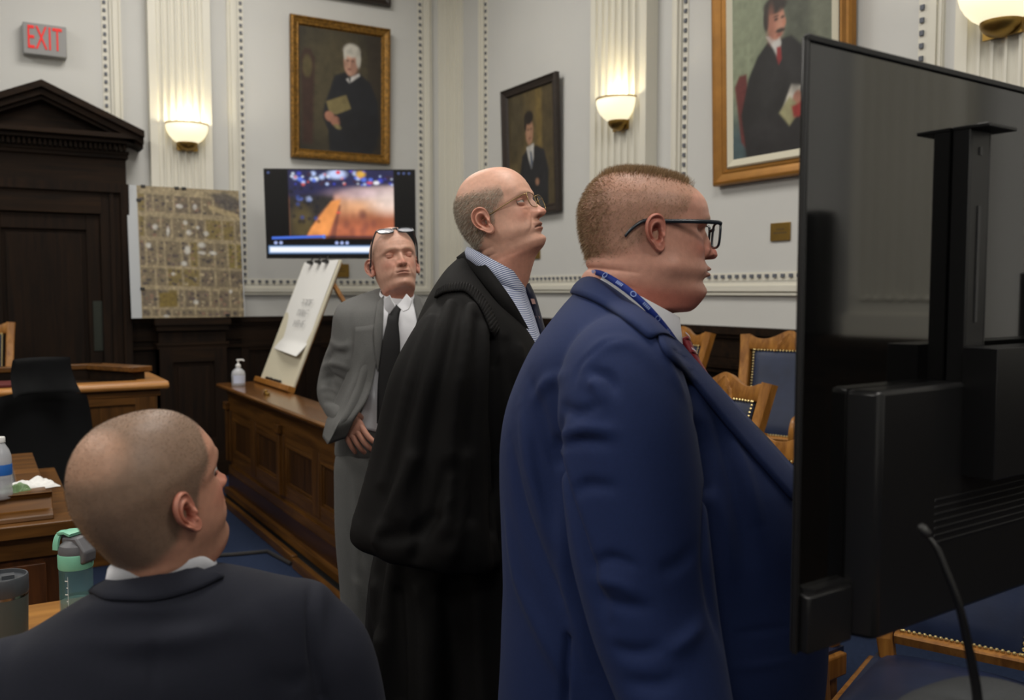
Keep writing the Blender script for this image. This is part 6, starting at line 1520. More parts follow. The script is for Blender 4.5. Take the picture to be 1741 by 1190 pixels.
for i in range(3, 38, 7):
    c_, t_ = C_[i], T_[i]; ww = 0.034
    n_ = np.cross([1.0, 0, 0], t_); n_ *= np.sign(n_[1]); rows = []
    for du in (-0.0022, 0.0022): rows.append([figB.w(np.array([[u*ww, 0, 0]])+c_+t_*(du+0.6*u*ww)+n_*(0.0112*(1-0.55*abs(u)**2.5)))[0] for u in np.linspace(-1, 1, 9)])
    m_.grid(rows)
o_ = pobj('stripes', m_, M['stripe'], manB, tieB); o_['kind'] = 'stuff'
# ---- hair
maskB = iB['hm']*(1-0.75*sstep(0.02, 0.06, iB['V'][..., 0]*0+np.abs(iB['V'][..., 0])*0)); VB = iB['W']; NB = grid_normals(VB)
Zc, Yc = iB['V'][..., 2], iB['V'][..., 1]; topm = sstep(0.080, 0.108, Zc)*sstep(0.075, 0.045, Yc)
upB = np.array([0, 0, 1.0])
def hcol(rng, n, a=(176, 148, 112), b=(112, 90, 66)): t = rng.rand(n, 1); return lin(*a)*t+lin(*b)*(1-t)
m_ = hair_mesh(VB, NB, iB['hm']*topm, 11000, 0.0120, 0.00022, (0, 0, -0.05), hcol, 1, 0.6, lambda P, N: upB*0.65+figBh.f*0.2, curl=0.10)
m2 = hair_mesh(VB, NB, iB['hm']*(1-topm), 12000, 0.0040, 0.00022, (0, 0, -0.2), hcol, 2, 0.5, lambda P, N: -upB*0.5-figBh.f*0.4)
m3 = hair_mesh(VB, NB, iB['hm']*sstep(-0.06, -0.09, Yc)*(1-topm), 6000, 0.0075, 0.00024, (0, 0, -0.2), hcol, 3, 0.7, lambda P, N: -upB*0.3)
for q in (m2, m3): m_.add(q.V(), q.f, 0, np.concatenate(q.col))
pobj('hair', m_, M['hair'], manB, bodyB, smooth=False)
# ---- glasses, generic
M['frameblk'] = mat('dark_plastic_frame', srgb(38, 44, 52), 0.25, spec=0.6); M['wire'] = mat('gold_wire', srgb(150, 128, 84), 0.3, 0.85)
M['lens'] = mat('spectacle_lens', srgb(190, 205, 205), 0.03, alpha=0.16, spec=0.8)
def glasses(root, parent, fn, frame_m, w=0.052, h=0.036, gap=0.018, yl=0.102, zl=0.018, rim=0.0016, temple_r=0.0018, ear=(0.073, -0.004, 0.020), tilt=0.05, square=3.0, tip=None, temple_flat=1.0, halo=True, lens_m=None, tz=0.010):
    g_ = MB(); ln = []
    for s in (-1, 1):
        pts = []
        for a in np.linspace(0, 2*math.pi, 40, endpoint=False):
            cx_ = s*(gap/2+w/2); x = cx_+math.copysign(abs(math.cos(a))**(2/square), math.cos(a))*w/2; z = zl+math.copysign(abs(math.sin(a))**(2/square), math.sin(a))*h/2
            pts.append([x, yl-0.16*abs(x)**1.5-(z-zl)*tilt*-1*-1, z])
        pts = np.array(pts); g_.tube(fn(np.concatenate([pts, pts[:2]])), rim, 8, cap=False)
        lm = MB(); c = pts.mean(0); lm.add(fn(np.concatenate([[c+[0, 0.0012, 0]], pts])), [(0, 1+i, 1+(i+1) % 40) for i in range(40)]); ln.append(lm)
    b = np.array([[-gap/2-0.001, yl-0.001, zl+0.008], [-gap/4, yl+0.002, zl+0.012], [gap/4, yl+0.002, zl+0.012], [gap/2+0.001, yl-0.001, zl+0.008]]); g_.tube(fn(b), rim*1.1, 8)
    go = pobj('glasses', g_, frame_m, root, parent)
    for s in (-1, 1):
        x0 = s*(gap/2+w); t = MB(); yy = yl-0.16*abs(x0)**1.5
        p_ = np.array([[x0, yy, zl+tz], [x0+s*0.004, yy-0.006, zl+tz+0.001], [s*(ear[0]-0.002), yl*0.5, (zl+tz+ear[2])/2+0.001], [s*ear[0], ear[1]+0.008, ear[2]], [s*(ear[0]+0.002), ear[1]-0.010, ear[2]-0.002], [s*ear[0], ear[1]-0.030, ear[2]-0.018], [s*(ear[0]-0.002), ear[1]-0.038, ear[2]-0.030]])
        q = np.linspace(0, 6, 30); p_ = np.stack([pchip(np.arange(7), p_[:, i], q) for i in range(3)], 1)
        W_ = fn(p_); t.tube(W_, temple_r, 8); 
        if temple_flat > 1:
            up = fn(np.array([[0, 0, 0.001]]))-fn(np.array([[0, 0, 0]])); up = up[0]/np.linalg.norm(up[0])
            v = t.v[-1]; ctrs = np.repeat(W_, 8, 0); d = (v-ctrs)@up; t.v[-1] = v+np.outer(d*(temple_flat-1), up)
        pobj('temple_arm', t, frame_m, root, go)
    for lm in ln: pobj('lens', lm, lens_m or M['lens'], root, go, smooth=False)
    return go
glasses(manB, bodyB, iB['fn'], M['frameblk'], 0.050, 0.040, 0.018, 0.116, 0.012, 0.0022, 0.0020, (0.0795, -0.004, 0.018), square=3.5, temple_flat=1.8, tz=0.017)
# moles
m_ = MB()
# right hand hanging below the sleeve
def hand(mb, wrist, fdir, palm_n, thumb_side, size=1.0, curl=0.35, spread=0.10):
    """wrist point, direction of the fingers, palm normal, side vector towards the thumb"""
    f = np.array(fdir, float); f /= np.linalg.norm(f); s_ = np.array(thumb_side, float); s_ -= f*(s_@f); s_ /= np.linalg.norm(s_); n = np.cross(f, s_); n *= np.sign(n@np.array(palm_n)) or 1
    L = lambda a, b, c: np.array(wrist)+(f*a+s_*b+n*c)*size
    rows = []
    for a, hw, th in ((-0.03, 0.027, 0.020), (0.0, 0.028, 0.018), (0.03, 0.037, 0.016), (0.06, 0.042, 0.0145), (0.085, 0.041, 0.012), (0.096, 0.036, 0.008)):
        rows.append([L(a, math.cos(t)*hw, math.sin(t)*th) for t in np.linspace(0, 2*math.pi, 24, endpoint=False)])
    mb.loft(rows)
    for i, (b, ln_, r) in enumerate(((0.031, 0.072, 0.0088), (0.0105, 0.080, 0.0090), (-0.0105, 0.074, 0.0085), (-0.030, 0.058, 0.0075))):
        c = curl*(1+0.15*i); sp = spread*(1.5-i)*0.6; p = [L(0.070, b*0.9, 0.0), L(0.092, b, 0.0)]; a_, nn = 0.092, 0.0; ang = c*0.5; bb = b
        for k, seg in enumerate((0.46, 0.30, 0.24)):
            a_ += ln_*seg*math.cos(ang); nn += ln_*seg*math.sin(ang); bb += ln_*seg*sp*0.4; p.append(L(a_, bb, nn)); ang += c
        finger_chain(mb, p, [r*1.1*size, r*1.1*size, r*size, r*0.95*size, r*0.82*size])
    finger_chain(mb, [L(0.012, 0.018, 0.004), L(0.035, 0.040, 0.010), L(0.062, 0.056, 0.016), L(0.085, 0.060, 0.022)], [0.013*size, 0.0125*size, 0.0105*size, 0.0088*size])
wB = at(1180, 1318, 1.255); hd = MB(); hand(hd, wB, [-0.05, 0.02, -1], -figB.l*-1, figB.f, 1.02, 0.3)
hm_ = MB(); hm_.add(hd.V(), hd.f, 0, lin(196, 140, 120)); pobj('hand', hm_, M['skin'], manB, bodyB)
# ================================================================== man in the black robe
DJ = 2.3
figJh = Fig(0, 0, -21.0)
def bald_crown(x, y, z): return sstep(0.062, 0.088, z+0.15*np.clip(y+0.02, -0.1, 0.1)*1.0)
PJ = dict(rows=[r_ for r_ in HEAD_ROWS], scale=1.04, pitch=math.radians(19), shift=(0, 0.012, 0), skin=(212, 164, 142), red=(196, 124, 102), redn=0.55, neckred=0.45, beard=(196, 146, 126), beardn=0.3,
    stubble=(150, 136, 120), hairn=0.6, hairmask=hairline(0.2, 0.030, 0.008, -0.056, 0.012, crown=bald_crown), mouthz=-0.043, open=0.0018, lip=0.62, lipn=0.45, naso=0.0024, jowl=0.004, frown=2.0, bag=0.002, nosew=1.08, wrinkle=0.0004,
    browc=(150, 122, 96), brown=0.35, iris=(96, 88, 78), lidu=0.22, lidl=-0.26, gaze=(0.0, 0.12), earsize=1.06, chin=0.003, mental=0.004, nape=0.0025, napez=((-0.060, 0.8), (-0.078, 1.0)))
rj = [list(a) for a in HEAD_ROWS]
for i, dfy, dby, dw in ((9, 0, 0.000, 0.002), (10, 0, 0, 0.003), (11, 0, -0.002, 0.004), (12, 0.001, -0.004, 0.005), (13, 0.002, -0.006, 0.006), (14, 0.016, -0.008, 0.008), (15, 0.020, -0.008, 0.008), (16, 0.020, -0.008, 0.008), (17, 0.014, 0, 0.004)):
    rj[i][0] += dfy; rj[i][2] += dby; rj[i][4] += dw
PJ['rows'] = rj
hJ, iJ = set_head(figJh, PJ, (831, 374), 2.225)
cJ0 = at(845, 495, DJ); figJ = Fig(cJ0[0], cJ0[1], 2.0)
manJ = person('person', 'tall older man in a black judicial robe and wire glasses, head tilted up', figJ)
zj = lambda py: CAMZ-(py-495)*DJ/FPX
fj = lambda px: (px-845)*DJ/FPX
TJ = [(430, 516, 786, 872, 0.070, 2.0), (440, 526, 777, 886, 0.090, 2.0), (456, 540, 760, 895, 0.135, 2.1), (478, 556, 744, 902, 0.185, 2.2), (510, 578, 726, 912, 0.215, 2.3), (560, 610, 706, 926, 0.232, 2.4), (640, 660, 690, 944, 0.235, 2.4), (750, 750, 676, 958, 0.24, 2.3),
      (870, 870, 652, 965, 0.26, 2.3), (1000, 1000, 626, 975, 0.285, 2.3), (1200, 1200, 614, 985, 0.32, 2.3), (1400, 1400, 606, 990, 0.34, 2.3), (1490, 1490, 602, 992, 0.35, 2.3)]
R = []
for a, a2, b, c, w_, n in TJ:
    f0, f1 = fj(c), fj(b); q = ring(figJ, (zj(a)+zj(a2))/2, f0, f1, w_, n, tf=(zj(a2)-zj(a))/(f0-f1), N=144)
    if a > 500:
        ctr = q.mean(0); th = np.linspace(0, 2*math.pi, 144, endpoint=False); k = min(1, (a-500)/500.0); amp = 0.030*k
        q = ctr+(q-ctr)*(1+amp*np.sin(th*13+1.0)+amp*0.6*np.sin(th*21+2))[:, None]
    R.append(q)
tor = MB(); tor.loft(smooth_rings(R, 90))
def sleeve(rings, N=120, wob=0.03, kk=9):
    out = []
    for i, (px, py, D, rx, ry, tl) in enumerate(rings):
        c = at(px, py, D); th = np.linspace(0, 2*math.pi, N, endpoint=False); m_ = 1+wob*min(1, i/4)*(np.sin(th*kk+0.6)+0.5*np.sin(th*(kk+6)+1))
        out.append(c+np.outer(np.cos(th)*rx*m_, Rv)+np.outer(np.sin(th)*ry*m_, [Fv[0], Fv[1], 0])+np.outer(tl*np.cos(th)*rx, [0, 0, 1.0]))
    return out
sl = sleeve([(800, 498, 2.20, 0.028, 0.03, 0), (795, 508, 2.18, 0.062, 0.06, 0.0), (786, 528, 2.15, 0.084, 0.080, 0.0), (770, 565, 2.11, 0.102, 0.092, 0.05), (752, 630, 2.08, 0.118, 0.10, 0.05), (738, 720, 2.07, 0.130, 0.105, 0.05), (728, 800, 2.06, 0.142, 0.11, 0.05), (722, 860, 2.05, 0.153, 0.115, 0.0), (720, 905, 2.04, 0.162, 0.118, -0.12), (722, 935, 2.04, 0.165, 0.116, -0.18), (724, 948, 2.04, 0.150, 0.10, -0.2)])
slm = MB(); slm.loft(smooth_rings(sl, 70))
# far sleeve, mostly hidden
far = MB(); limb(far, figJ.w([[0.16, -0.03, 1.50], [0.24, 0.0, 1.38], [0.27, 0.06, 1.15], [0.25, 0.16, 0.98]]), [0.06, 0.10, 0.13, 0.15], 32, 26)
cJ = fuse([tor, slm, far], 0.0085, 5, 0.5)
for p_, a_, s_ in (
    ([(800, 520), (790, 600), (775, 700), (765, 800), (758, 900)], 0.010, 0.016), ([(815, 540), (812, 640), (800, 760), (798, 880)], -0.010, 0.014), ([(782, 515), (765, 590), (742, 690), (725, 790), (712, 900)], -0.010, 0.014),
    ([(765, 515), (742, 590), (718, 680), (698, 780), (680, 880)], 0.010, 0.016), ([(748, 515), (722, 590), (700, 670), (672, 780), (648, 880)], -0.009, 0.013), ([(735, 540), (705, 620), (680, 720), (652, 820)], 0.008, 0.015),
    ([(760, 800), (735, 870), (705, 950)], -0.012, 0.016), ([(790, 780), (785, 860), (770, 940)], 0.012, 0.018), ([(700, 780), (670, 850), (640, 920)], 0.012, 0.016), ([(740, 880), (700, 910), (650, 915)], -0.008, 0.014),
    ([(840, 580), (838, 680), (842, 790), (838, 900)], -0.014, 0.016), ([(862, 580), (875, 660), (890, 740)], -0.006, 0.010), ([(850, 570), (858, 660), (862, 740)], 0.005, 0.010), ([(885, 590), (900, 650), (915, 720)], 0.006, 0.010),
    ([(640, 1000), (645, 1100), (640, 1190)], 0.014, 0.02), ([(675, 1010), (680, 1100), (682, 1190)], -0.016, 0.018), ([(715, 1010), (725, 1100), (728, 1190)], 0.015, 0.02), ([(760, 1000), (770, 1100), (772, 1190)], -0.015, 0.02), ([(810, 980), (815, 1100), (820, 1190)], 0.014, 0.02)):
    cJ.fold(p_, a_, s_, taper=False)
cJ.noise(0.003, 7.0, 9); cJ.smooth(2, 0.4)
M['robe'] = fabric('black_robe_cloth', srgb(15, 14, 14), 0.75, 0.2, 900, 0.05, 0.0, 0.14)
rb_ = pobj('robe', cJ.mb(), M['robe'], manJ); tJ = cJ.tree()
def ribbed(cloth, A, B, n, m, off, t, ribs, amp):
    mb = drape(cloth, A, B, n, m, off, 0.003, 0.001, t); return mb
yk = drape(cJ, [(741, 508), (760, 499), (785, 497), (808, 514), (824, 542), (836, 575)], [(746, 494), (762, 486), (788, 483), (814, 499), (834, 528), (848, 560)], 120, 5, 0.006, 0.003, 0.001, tJ)
v = yk.v[0].reshape(120, -1, 3); N_ = np.array([0, 0, 1.0])-0.6*np.array([Fv[0], Fv[1], 0]); v += (np.sin(np.arange(120)*math.pi*0.5)*0.0016)[:, None, None]*N_; yk.v[0] = v.reshape(-1, 3)
pobj('pleated_yoke_band', yk, M['robe'], manJ, rb_)
ea = mirror_ring(figJ, [(794, 424, 2.31), (812, 436, 2.235), (842, 470, 2.185), (870, 508, 2.165), (892, 546, 2.185), (910, 580, 2.24), (922, 602, 2.3)])
eb = mirror_ring(figJ, [(776, 438, 2.31), (797, 452, 2.23), (828, 488, 2.175), (856, 526, 2.155), (880, 564, 2.175), (899, 596, 2.235), (910, 620, 2.3)])
ec_ = mirror_ring(figJ, [(780, 446, 2.30), (800, 462, 2.245), (828, 496, 2.20), (856, 534, 2.185), (880, 572, 2.20), (899, 604, 2.25), (910, 628, 2.31)])
pobj('robe_front_edge', tube_band(figJ, [ec_, eb, ea], 0.004), M['robe'], manJ, rb_)
# shirt
def stripe_mat():
    m = mat('striped_shirt_cotton', srgb(206, 212, 228), 0.7); nt = m.node_tree; N = nt.nodes; L = nt.links; b = N['Principled BSDF']
    tc = [n for n in N if n.type == 'TEX_COORD'][0]; mp = N.new('ShaderNodeMapping'); mp.inputs['Rotation'].default_value = (0.62, 0.25, 0.3); L.new(tc.outputs['Object'], mp.inputs[0])
    wv = N.new('ShaderNodeTexWave'); wv.wave_type = 'BANDS'; wv.bands_direction = 'Z'; wv.inputs['Scale'].default_value = 66; L.new(mp.outputs[0], wv.inputs['Vector'])
    cr = N.new('ShaderNodeValToRGB'); cr.color_ramp.elements[0].position = 0.35; cr.color_ramp.elements[0].color = srgb(92, 104, 146); cr.color_ramp.elements[1].position = 0.62; cr.color_ramp.elements[1].color = srgb(206, 212, 226)
    L.new(wv.outputs[0], cr.inputs[0]); L.new(cr.outputs[0], b.inputs['Base Color']); return m
M['stripes'] = stripe_mat()
s1 = band(figJ, [col_ring(figJ, 0.088, fj(790), fj(893), zj(446), zj(522)), col_ring(figJ, 0.086, fj(792), fj(892), zj(428), zj(490)), col_ring(figJ, 0.080, fj(796), fj(889), zj(421), zj(474))])
shJ = pobj('shirt_collar', s1, M['stripes'], manJ)
s2 = band(figJ, [mirror_q for mirror_q in (col_ring(figJ, 0.094, fj(788), fj(899), zj(436), zj(520)), col_ring(figJ, 0.091, fj(790), fj(896), zj(428), zj(500)), col_ring(figJ, 0.083, fj(794), fj(891), zj(420), zj(472)))])
pobj('collar_leaf', s2, M['stripes'], manJ, shJ)
# shirt front in the open neck of the robe
R2 = [ring(figJ, (zj(a)+zj(a2))/2, fj(c), fj(b), w_, 2.1, tf=(zj(a2)-zj(a))/(fj(c)-fj(b))) for a, a2, b, c, w_ in ((440, 500, 796, 896, 0.080), (462, 535, 780, 908, 0.115), (500, 580, 765, 922, 0.150), (560, 620, 750, 934, 0.17))]
m_ = MB(); m_.loft(smooth_rings(R2, 16)); pobj('shirt', m_, M['stripes'], manJ, shJ)
M['navytie'] = fabric('navy_tie_silk', srgb(22, 26, 48), 0.45, 0.2, 900, 0.05, 0.0, 0.4)
pth = [figJ.inv(at(893, 484, DJ)), figJ.inv(at(903, 505, DJ)), figJ.inv(at(915, 545, DJ)), figJ.inv(at(930, 600, DJ))]
pth = [(0, p_[1], p_[2]) for p_ in pth]
m_, C_, T_ = tie_mesh(figJ, pth, [0.018, 0.022, 0.020, 0.030, 0.036], 0.012); tJm = pobj('tie', m_, M['navytie'], manJ)
m_ = MB()
for k, (px, py, cI) in enumerate(((908, 520, 0), (912, 546, 1))):
    c0 = at(px, py, DJ-0.032); m_.add([c0+Rv*a+np.array([0, 0, 1])*b for a, b in ((-0.006, -0.004), (0.006, -0.006), (0.006, 0.004), (-0.006, 0.006))], [(0, 1, 2, 3)])
m_ = MB()
for t in (0.42, 0.66):
    i = int(t*39); c_, tt_ = C_[i], T_[i]
    m_.add(figJ.w(np.array([c_+np.array([-0.0235, 0, 0])+tt_*a+np.array([0.0, b, 0]) for a, b in ((-0.007, -0.004), (0.007, -0.004), (0.007, 0.005), (-0.007, 0.005))])), [(0, 1, 2, 3)])
o_ = pobj('tie_emblem', m_, mat('tie_emblem_thread', srgb(190, 150, 140), 0.6), manJ, tJm, smooth=False); o_['kind'] = 'stuff'
core = MB(); core.loft(smooth_rings([ring(figJ, z, f0, f1, w_, 2.1, N=40) for z, f0, f1, w_ in ((1.56, 0.02, -0.07, 0.06), (1.46, 0.03, -0.09, 0.09), (1.36, 0.06, -0.11, 0.15), (1.2, 0.10, -0.14, 0.16), (1.0, 0.12, -0.14, 0.16), (0.9, 0.12, -0.14, 0.16))], 20))
for s in (-1, 1): limb(core, figJ.w([[s*0.09, 0, 0.95], [s*0.10, 0.02, 0.55], [s*0.11, -0.01, 0.10]]), [0.09, 0.07, 0.05], 16, 12)
hJ.add(core.V(), core.f, 0, lin(206, 160, 138))
bodyJ = pobj('body', hJ, [M['skin'], M['eye']], manJ)
for s in (-1, 1): shoe(figJ, s*0.12, 0.02, manJ)
VJ = iJ['W']; NJ = grid_normals(VJ)
gcol = lambda rng, n: hcol(rng, n, (206, 196, 180), (120, 108, 92))
m_ = hair_mesh(VJ, NJ, iJ['hm'], 14000, 0.0075, 0.00030, (0, 0, -0.25), gcol, 4, 0.35, lambda P, N: -upB*0.6-figJh.f*0.5)
pobj('hair', m_, M['hair'], manJ, bodyJ, smooth=False)
glasses(manJ, bodyJ, iJ['fn'], M['wire'], 0.048, 0.036, 0.018, 0.104, 0.014, 0.0011, 0.0011, (0.0735, -0.002, 0.010), square=3.2, tz=0.012, lens_m=mat('clear_lens', srgb(215, 220, 220), 0.03, alpha=0.08, spec=0.6))
# ================================================================== man in the grey suit, hand on hip
DG = 3.15
figGh = Fig(0, 0, -68.0)
PG = dict(scale=1.02, pitch=math.radians(13), roll=math.radians(-5), skin=(206, 160, 140), red=(190, 116, 98), redn=0.5, neckred=0.5, beard=(178, 134, 116), beardn=0.45, lidu=-0.25, lidl=-0.20, browc=(150, 118, 94), brown=0.35, lip=0.7, lipn=0.5, naso=0.0016, nosew=1.0,
    earsize=1.0, flare=0.45, stubble=(170, 134, 114), hairn=0.35, hairmask=hairline(0.2, 0.02, 0.008, -0.05, 0.02, crown=bald_crown), wrinkle=0.0005, socket=0.0115)
hG, iG = set_head(figGh, PG, (637, 455), 3.13)
cG0 = at(660, 495, DG); figG = Fig(cG0[0], cG0[1], -66.0)
manG = person('person', 'bald man in a grey suit and black tie, hand on hip, eyes closed', figG)
zg = lambda py: CAMZ-(py-495)*DG/FPX
R = [ring(figG, zg(a), f0, f1, w_, n, tf=tf_, lc=0.022 if a < 510 else 0.012 if a < 515 else 0) for a, f0, f1, w_, n, tf_ in (
    (498, 0.050, -0.075, 0.066, 2.0, -0.35), (504, 0.062, -0.092, 0.090, 2.0, -0.35), (512, 0.080, -0.108, 0.132, 2.1, -0.3), (521, 0.092, -0.120, 0.166, 2.2, -0.25), (536, 0.105, -0.128, 0.186, 2.3, -0.15), (560, 0.120, -0.132, 0.192, 2.4, -0.05), (610, 0.130, -0.130, 0.202, 2.4, 0), (660, 0.122, -0.120, 0.185, 2.3, 0), (710, 0.118, -0.118, 0.178, 2.2, 0), (750, 0.118, -0.125, 0.188, 2.2, 0), (775, 0.112, -0.125, 0.19, 2.2, 0))]
tor = MB(); tor.loft(smooth_rings(R, 50))
arm = MB(); limb(arm, [at(615, 538, 3.17), at(606, 560, 3.18), at(591, 600, 3.20), at(576, 636, 3.22), at(569, 664, 3.20), at(574, 686, 3.13), at(583, 702, 3.06), at(590, 714, 3.01)], [0.052, 0.068, 0.070, 0.067, 0.062, 0.054, 0.048, 0.044], 32, 40)
arm2 = MB(); limb(arm2, figG.w([[0.20, -0.01, 1.42], [0.25, -0.02, 1.30], [0.29, -0.02, 1.10], [0.28, 0.06, 0.95], [0.24, 0.16, 0.90]]), [0.065, 0.078, 0.072, 0.06, 0.05], 28, 26)
cG = fuse([tor, arm, arm2], 0.0085, 5, 0.5)
for p_, a_, s_ in (([(603, 525), (597, 560), (600, 600), (603, 640)], -0.006, 0.010), ([(552, 612), (570, 600), (592, 602)], -0.007, 0.010), ([(548, 625), (568, 618), (595, 628)], 0.007, 0.011), ([(546, 645), (565, 640), (592, 655)], -0.008, 0.010), ([(545, 660), (565, 662), (588, 675)], 0.007, 0.010), ([(548, 680), (568, 682), (588, 690)], -0.007, 0.010), ([(560, 580), (578, 590), (598, 585)], 0.005, 0.010), ([(640, 560), (632, 610), (618, 660)], 0.005, 0.014), ([(612, 560), (618, 600), (622, 640)], -0.004, 0.014)):
    cG.fold(p_, a_*1.5, s_)
cG.noise(0.002, 10, 4); cG.smooth(1, 0.35)
M['greysuit'] = fabric('grey_suiting', srgb(92, 92, 91), 0.82, 0.25, 900, 0.08, 0.05)
jG = pobj('suit_jacket', cG.mb(), M['greysuit'], manG); tG = cG.tree()
# shirt front
sh = drape(cG, [(652, 506), (649, 530), (645, 580), (634, 640), (618, 690), (604, 726)], [(700, 506), (708, 540), (712, 600), (712, 680), (708, 748)], 44, 16, 0.0035, 0.003, 0.004, tG)
shc = Cloth(sh.V(), sh.f)
for p_, a_, s_ in (([(640, 640), (655, 660), (650, 700)], 0.006, 0.012), ([(628, 665), (645, 690), (640, 725)], -0.007, 0.010), ([(620, 690), (632, 705), (630, 730)], 0.006, 0.009), ([(650, 600), (656, 640), (654, 680)], -0.005, 0.010), ([(645, 580), (652, 600), (650, 630)], 0.004, 0.010)): shc.fold(p_, a_, s_)
shG = pobj('shirt', shc.mb(), M['shirt'], manG)
# flap of the jacket pushed back by the arm
def sheet(rows, th=0.004):
    P = np.array(rows, float); n, m = P.shape[:2]; q = np.linspace(0, n-1, 26); P = np.stack([[pchip(np.arange(n), P[:, j, k], q) for k in range(3)] for j in range(m)], 0).transpose(2, 0, 1)
    q = np.linspace(0, m-1, 22); P = np.stack([[pchip(np.arange(m), P[i, :, k], q) for k in range(3)] for i in range(26)], 0).transpose(0, 2, 1)
    N = np.cross(np.gradient(P, axis=0), np.gradient(P, axis=1)); N /= np.linalg.norm(N, axis=2)[..., None]
    mb = MB(); mb.grid(np.concatenate([P, (P-N*th)[:, ::-1]], 1), closev=True); k = mb.n; w2 = 44
    mb.f.append(tuple(k-w2*26+i for i in range(w2))); mb.m.append(0); mb.f.append(tuple(k-w2+i for i in range(w2))[::-1]); mb.m.append(0); return mb
def gh(px, py, off): h, n_ = cG.hit(px, py, tG); return h+(CAM-h)/np.linalg.norm(CAM-h)*off
fl = sheet([[gh(604, 556, 0.003), gh(622, 554, 0.004), gh(646, 550, 0.006)], [gh(600, 600, 0.006), gh(620, 600, 0.012), gh(642, 600, 0.010)], [gh(586, 644, 0.010), gh(608, 645, 0.028), gh(634, 648, 0.018)], [at(566, 688, 3.06), at(590, 692, 2.96), at(617, 688, 2.97)], [at(553, 720, 3.05), at(572, 726, 2.92), at(602, 710, 2.95)], [at(548, 742, 3.05), at(557, 755, 2.95), at(588, 745, 2.965)]])
flc = Cloth(fl.V(), fl.f)
for p_, a_, s_ in (([(622, 620), (605, 670), (580, 720)], 0.010, 0.014), ([(606, 640), (586, 685), (565, 730)], -0.009, 0.012), ([(632, 650), (616, 690), (590, 735)], -0.006, 0.010)): flc.fold(p_, a_, s_)
fl = flc.mb()
pobj('jacket_front', fl, M['greysuit'], manG, jG)
lpG = drape(cG, [(641, 520), (636, 560), (636, 600), (640, 628)], [(653, 506), (651, 545), (648, 590), (642, 632)], 24, 5, 0.010, 0.004, 0.002, tG); pobj('lapel', lpG, M['greysuit'], manG, jG)
lpG = drape(cG, [(699, 505), (706, 535), (712, 575), (712, 620)], [(712, 512), (722, 540), (728, 575), (716, 625)], 24, 5, 0.010, 0.004, 0.002, tG); pobj('lapel', lpG, M['greysuit'], manG, jG)
# collar of the shirt and tie
fg = lambda f, z: (f, z)
kG = [col_ring(figG, 0.066, -0.050, 0.078, zg(506), zg(532), lc=0.026), col_ring(figG, 0.064, -0.046, 0.074, zg(497), zg(520), lc=0.027), col_ring(figG, 0.059, -0.041, 0.067, zg(489), zg(508), lc=0.028)]
pobj('shirt_collar', band(figG, kG), M['shirt'], manG, shG)
for A_, B_ in (([(652, 508), (654, 524), (662, 534)], [(662, 502), (667, 512), (672, 520)]), ([(676, 520), (684, 511), (692, 500)], [(686, 530), (695, 526), (701, 510)])):
    t_ = cG.tree(); D0 = 2.985
    rows = [[at(a[0], a[1], D0+0.02), at(b[0], b[1], D0-0.0)] for a, b in zip(A_, B_)]; q = sheet(rows, 0.003); pobj('collar_point', q, M['shirt'], manG, shG)
M['blacktie'] = fabric('black_tie_silk', srgb(17, 17, 19), 0.5, 0.2, 900, 0.05, 0, 0.35)
pt = [figG.inv(at(px, py, D)) for px, py, D in ((673, 518, 3.035), (668, 545, 3.015), (664, 600, 3.01), (661, 660, 3.015), (660, 720, 3.02))]
l0 = np.array([p_[0] for p_ in pt]); P_ = np.array(pt)
def tie_free(P_, w, th, n=40):
    q = np.linspace(0, len(P_)-1, n); C_ = np.stack([pchip(np.arange(len(P_)), P_[:, i], q) for i in range(3)], 1); W_ = np.interp(q, np.linspace(0, len(P_)-1, len(w)), w); rows = []
    for c_, ww in zip(C_, W_):
        c_ = figG.w(c_); rows.append([c_+Rv*ww*np.sign(math.cos(a))*abs(math.cos(a))**0.6+np.array([-Fv[0], -Fv[1], 0])*th*math.sin(a) for a in np.linspace(0, 2*math.pi, 20, endpoint=False)])
    m_ = MB(); m_.loft(rows); return m_
pobj('tie', tie_free(P_, [0.024, 0.019, 0.020, 0.030, 0.034, 0.037, 0.038, 0.038], 0.008), M['blacktie'], manG)
# trousers, belt
tr = []
m_ = MB(); m_.loft(smooth_rings([ring(figG, zg(a), f0, f1, w_, 2.2, N=60) for a, f0, f1, w_ in ((728, 0.112, -0.118, 0.172), (745, 0.114, -0.122, 0.176), (790, 0.116, -0.128, 0.190), (840, 0.108, -0.118, 0.186), (870, 0.085, -0.09, 0.16))], 24)); tr.append(m_)
for s, fo in ((-1, 0.02), (1, -0.02)):
    m_ = MB(); limb(m_, figG.w([[s*0.098, 0.0+fo*0.3, 0.95], [s*0.105, 0.01+fo*0.6, 0.75], [s*0.108, 0.01+fo, 0.50], [s*0.11, -0.01+fo, 0.28], [s*0.11, -0.01+fo, 0.06]]), [0.098, 0.095, 0.078, 0.070, 0.072], 32, 36); tr.append(m_)
ct = fuse(tr, 0.009, 6)
for p_, a_, s_ in (([(602, 800), (606, 880), (608, 960), (606, 1040)], 0.006, 0.012), ([(590, 760), (612, 775), (635, 770)], -0.006, 0.012), ([(598, 900), (610, 930), (618, 960)], -0.008, 0.012), ([(598, 980), (610, 1000), (616, 1040)], 0.007, 0.012)): ct.fold(p_, a_, s_)
trG = pobj('trousers', ct.mb(), M['greysuit'], manG)
tt = ct.tree()
bl = band(figG, [col_ring(figG, 0.179, -0.124, 0.119, zg(742), zg(742), k=24), col_ring(figG, 0.177, -0.122, 0.117, zg(727), zg(727), k=24)], 0.004); pobj('belt', bl, mat('black_belt', srgb(18, 17, 17), 0.4), manG, trG)
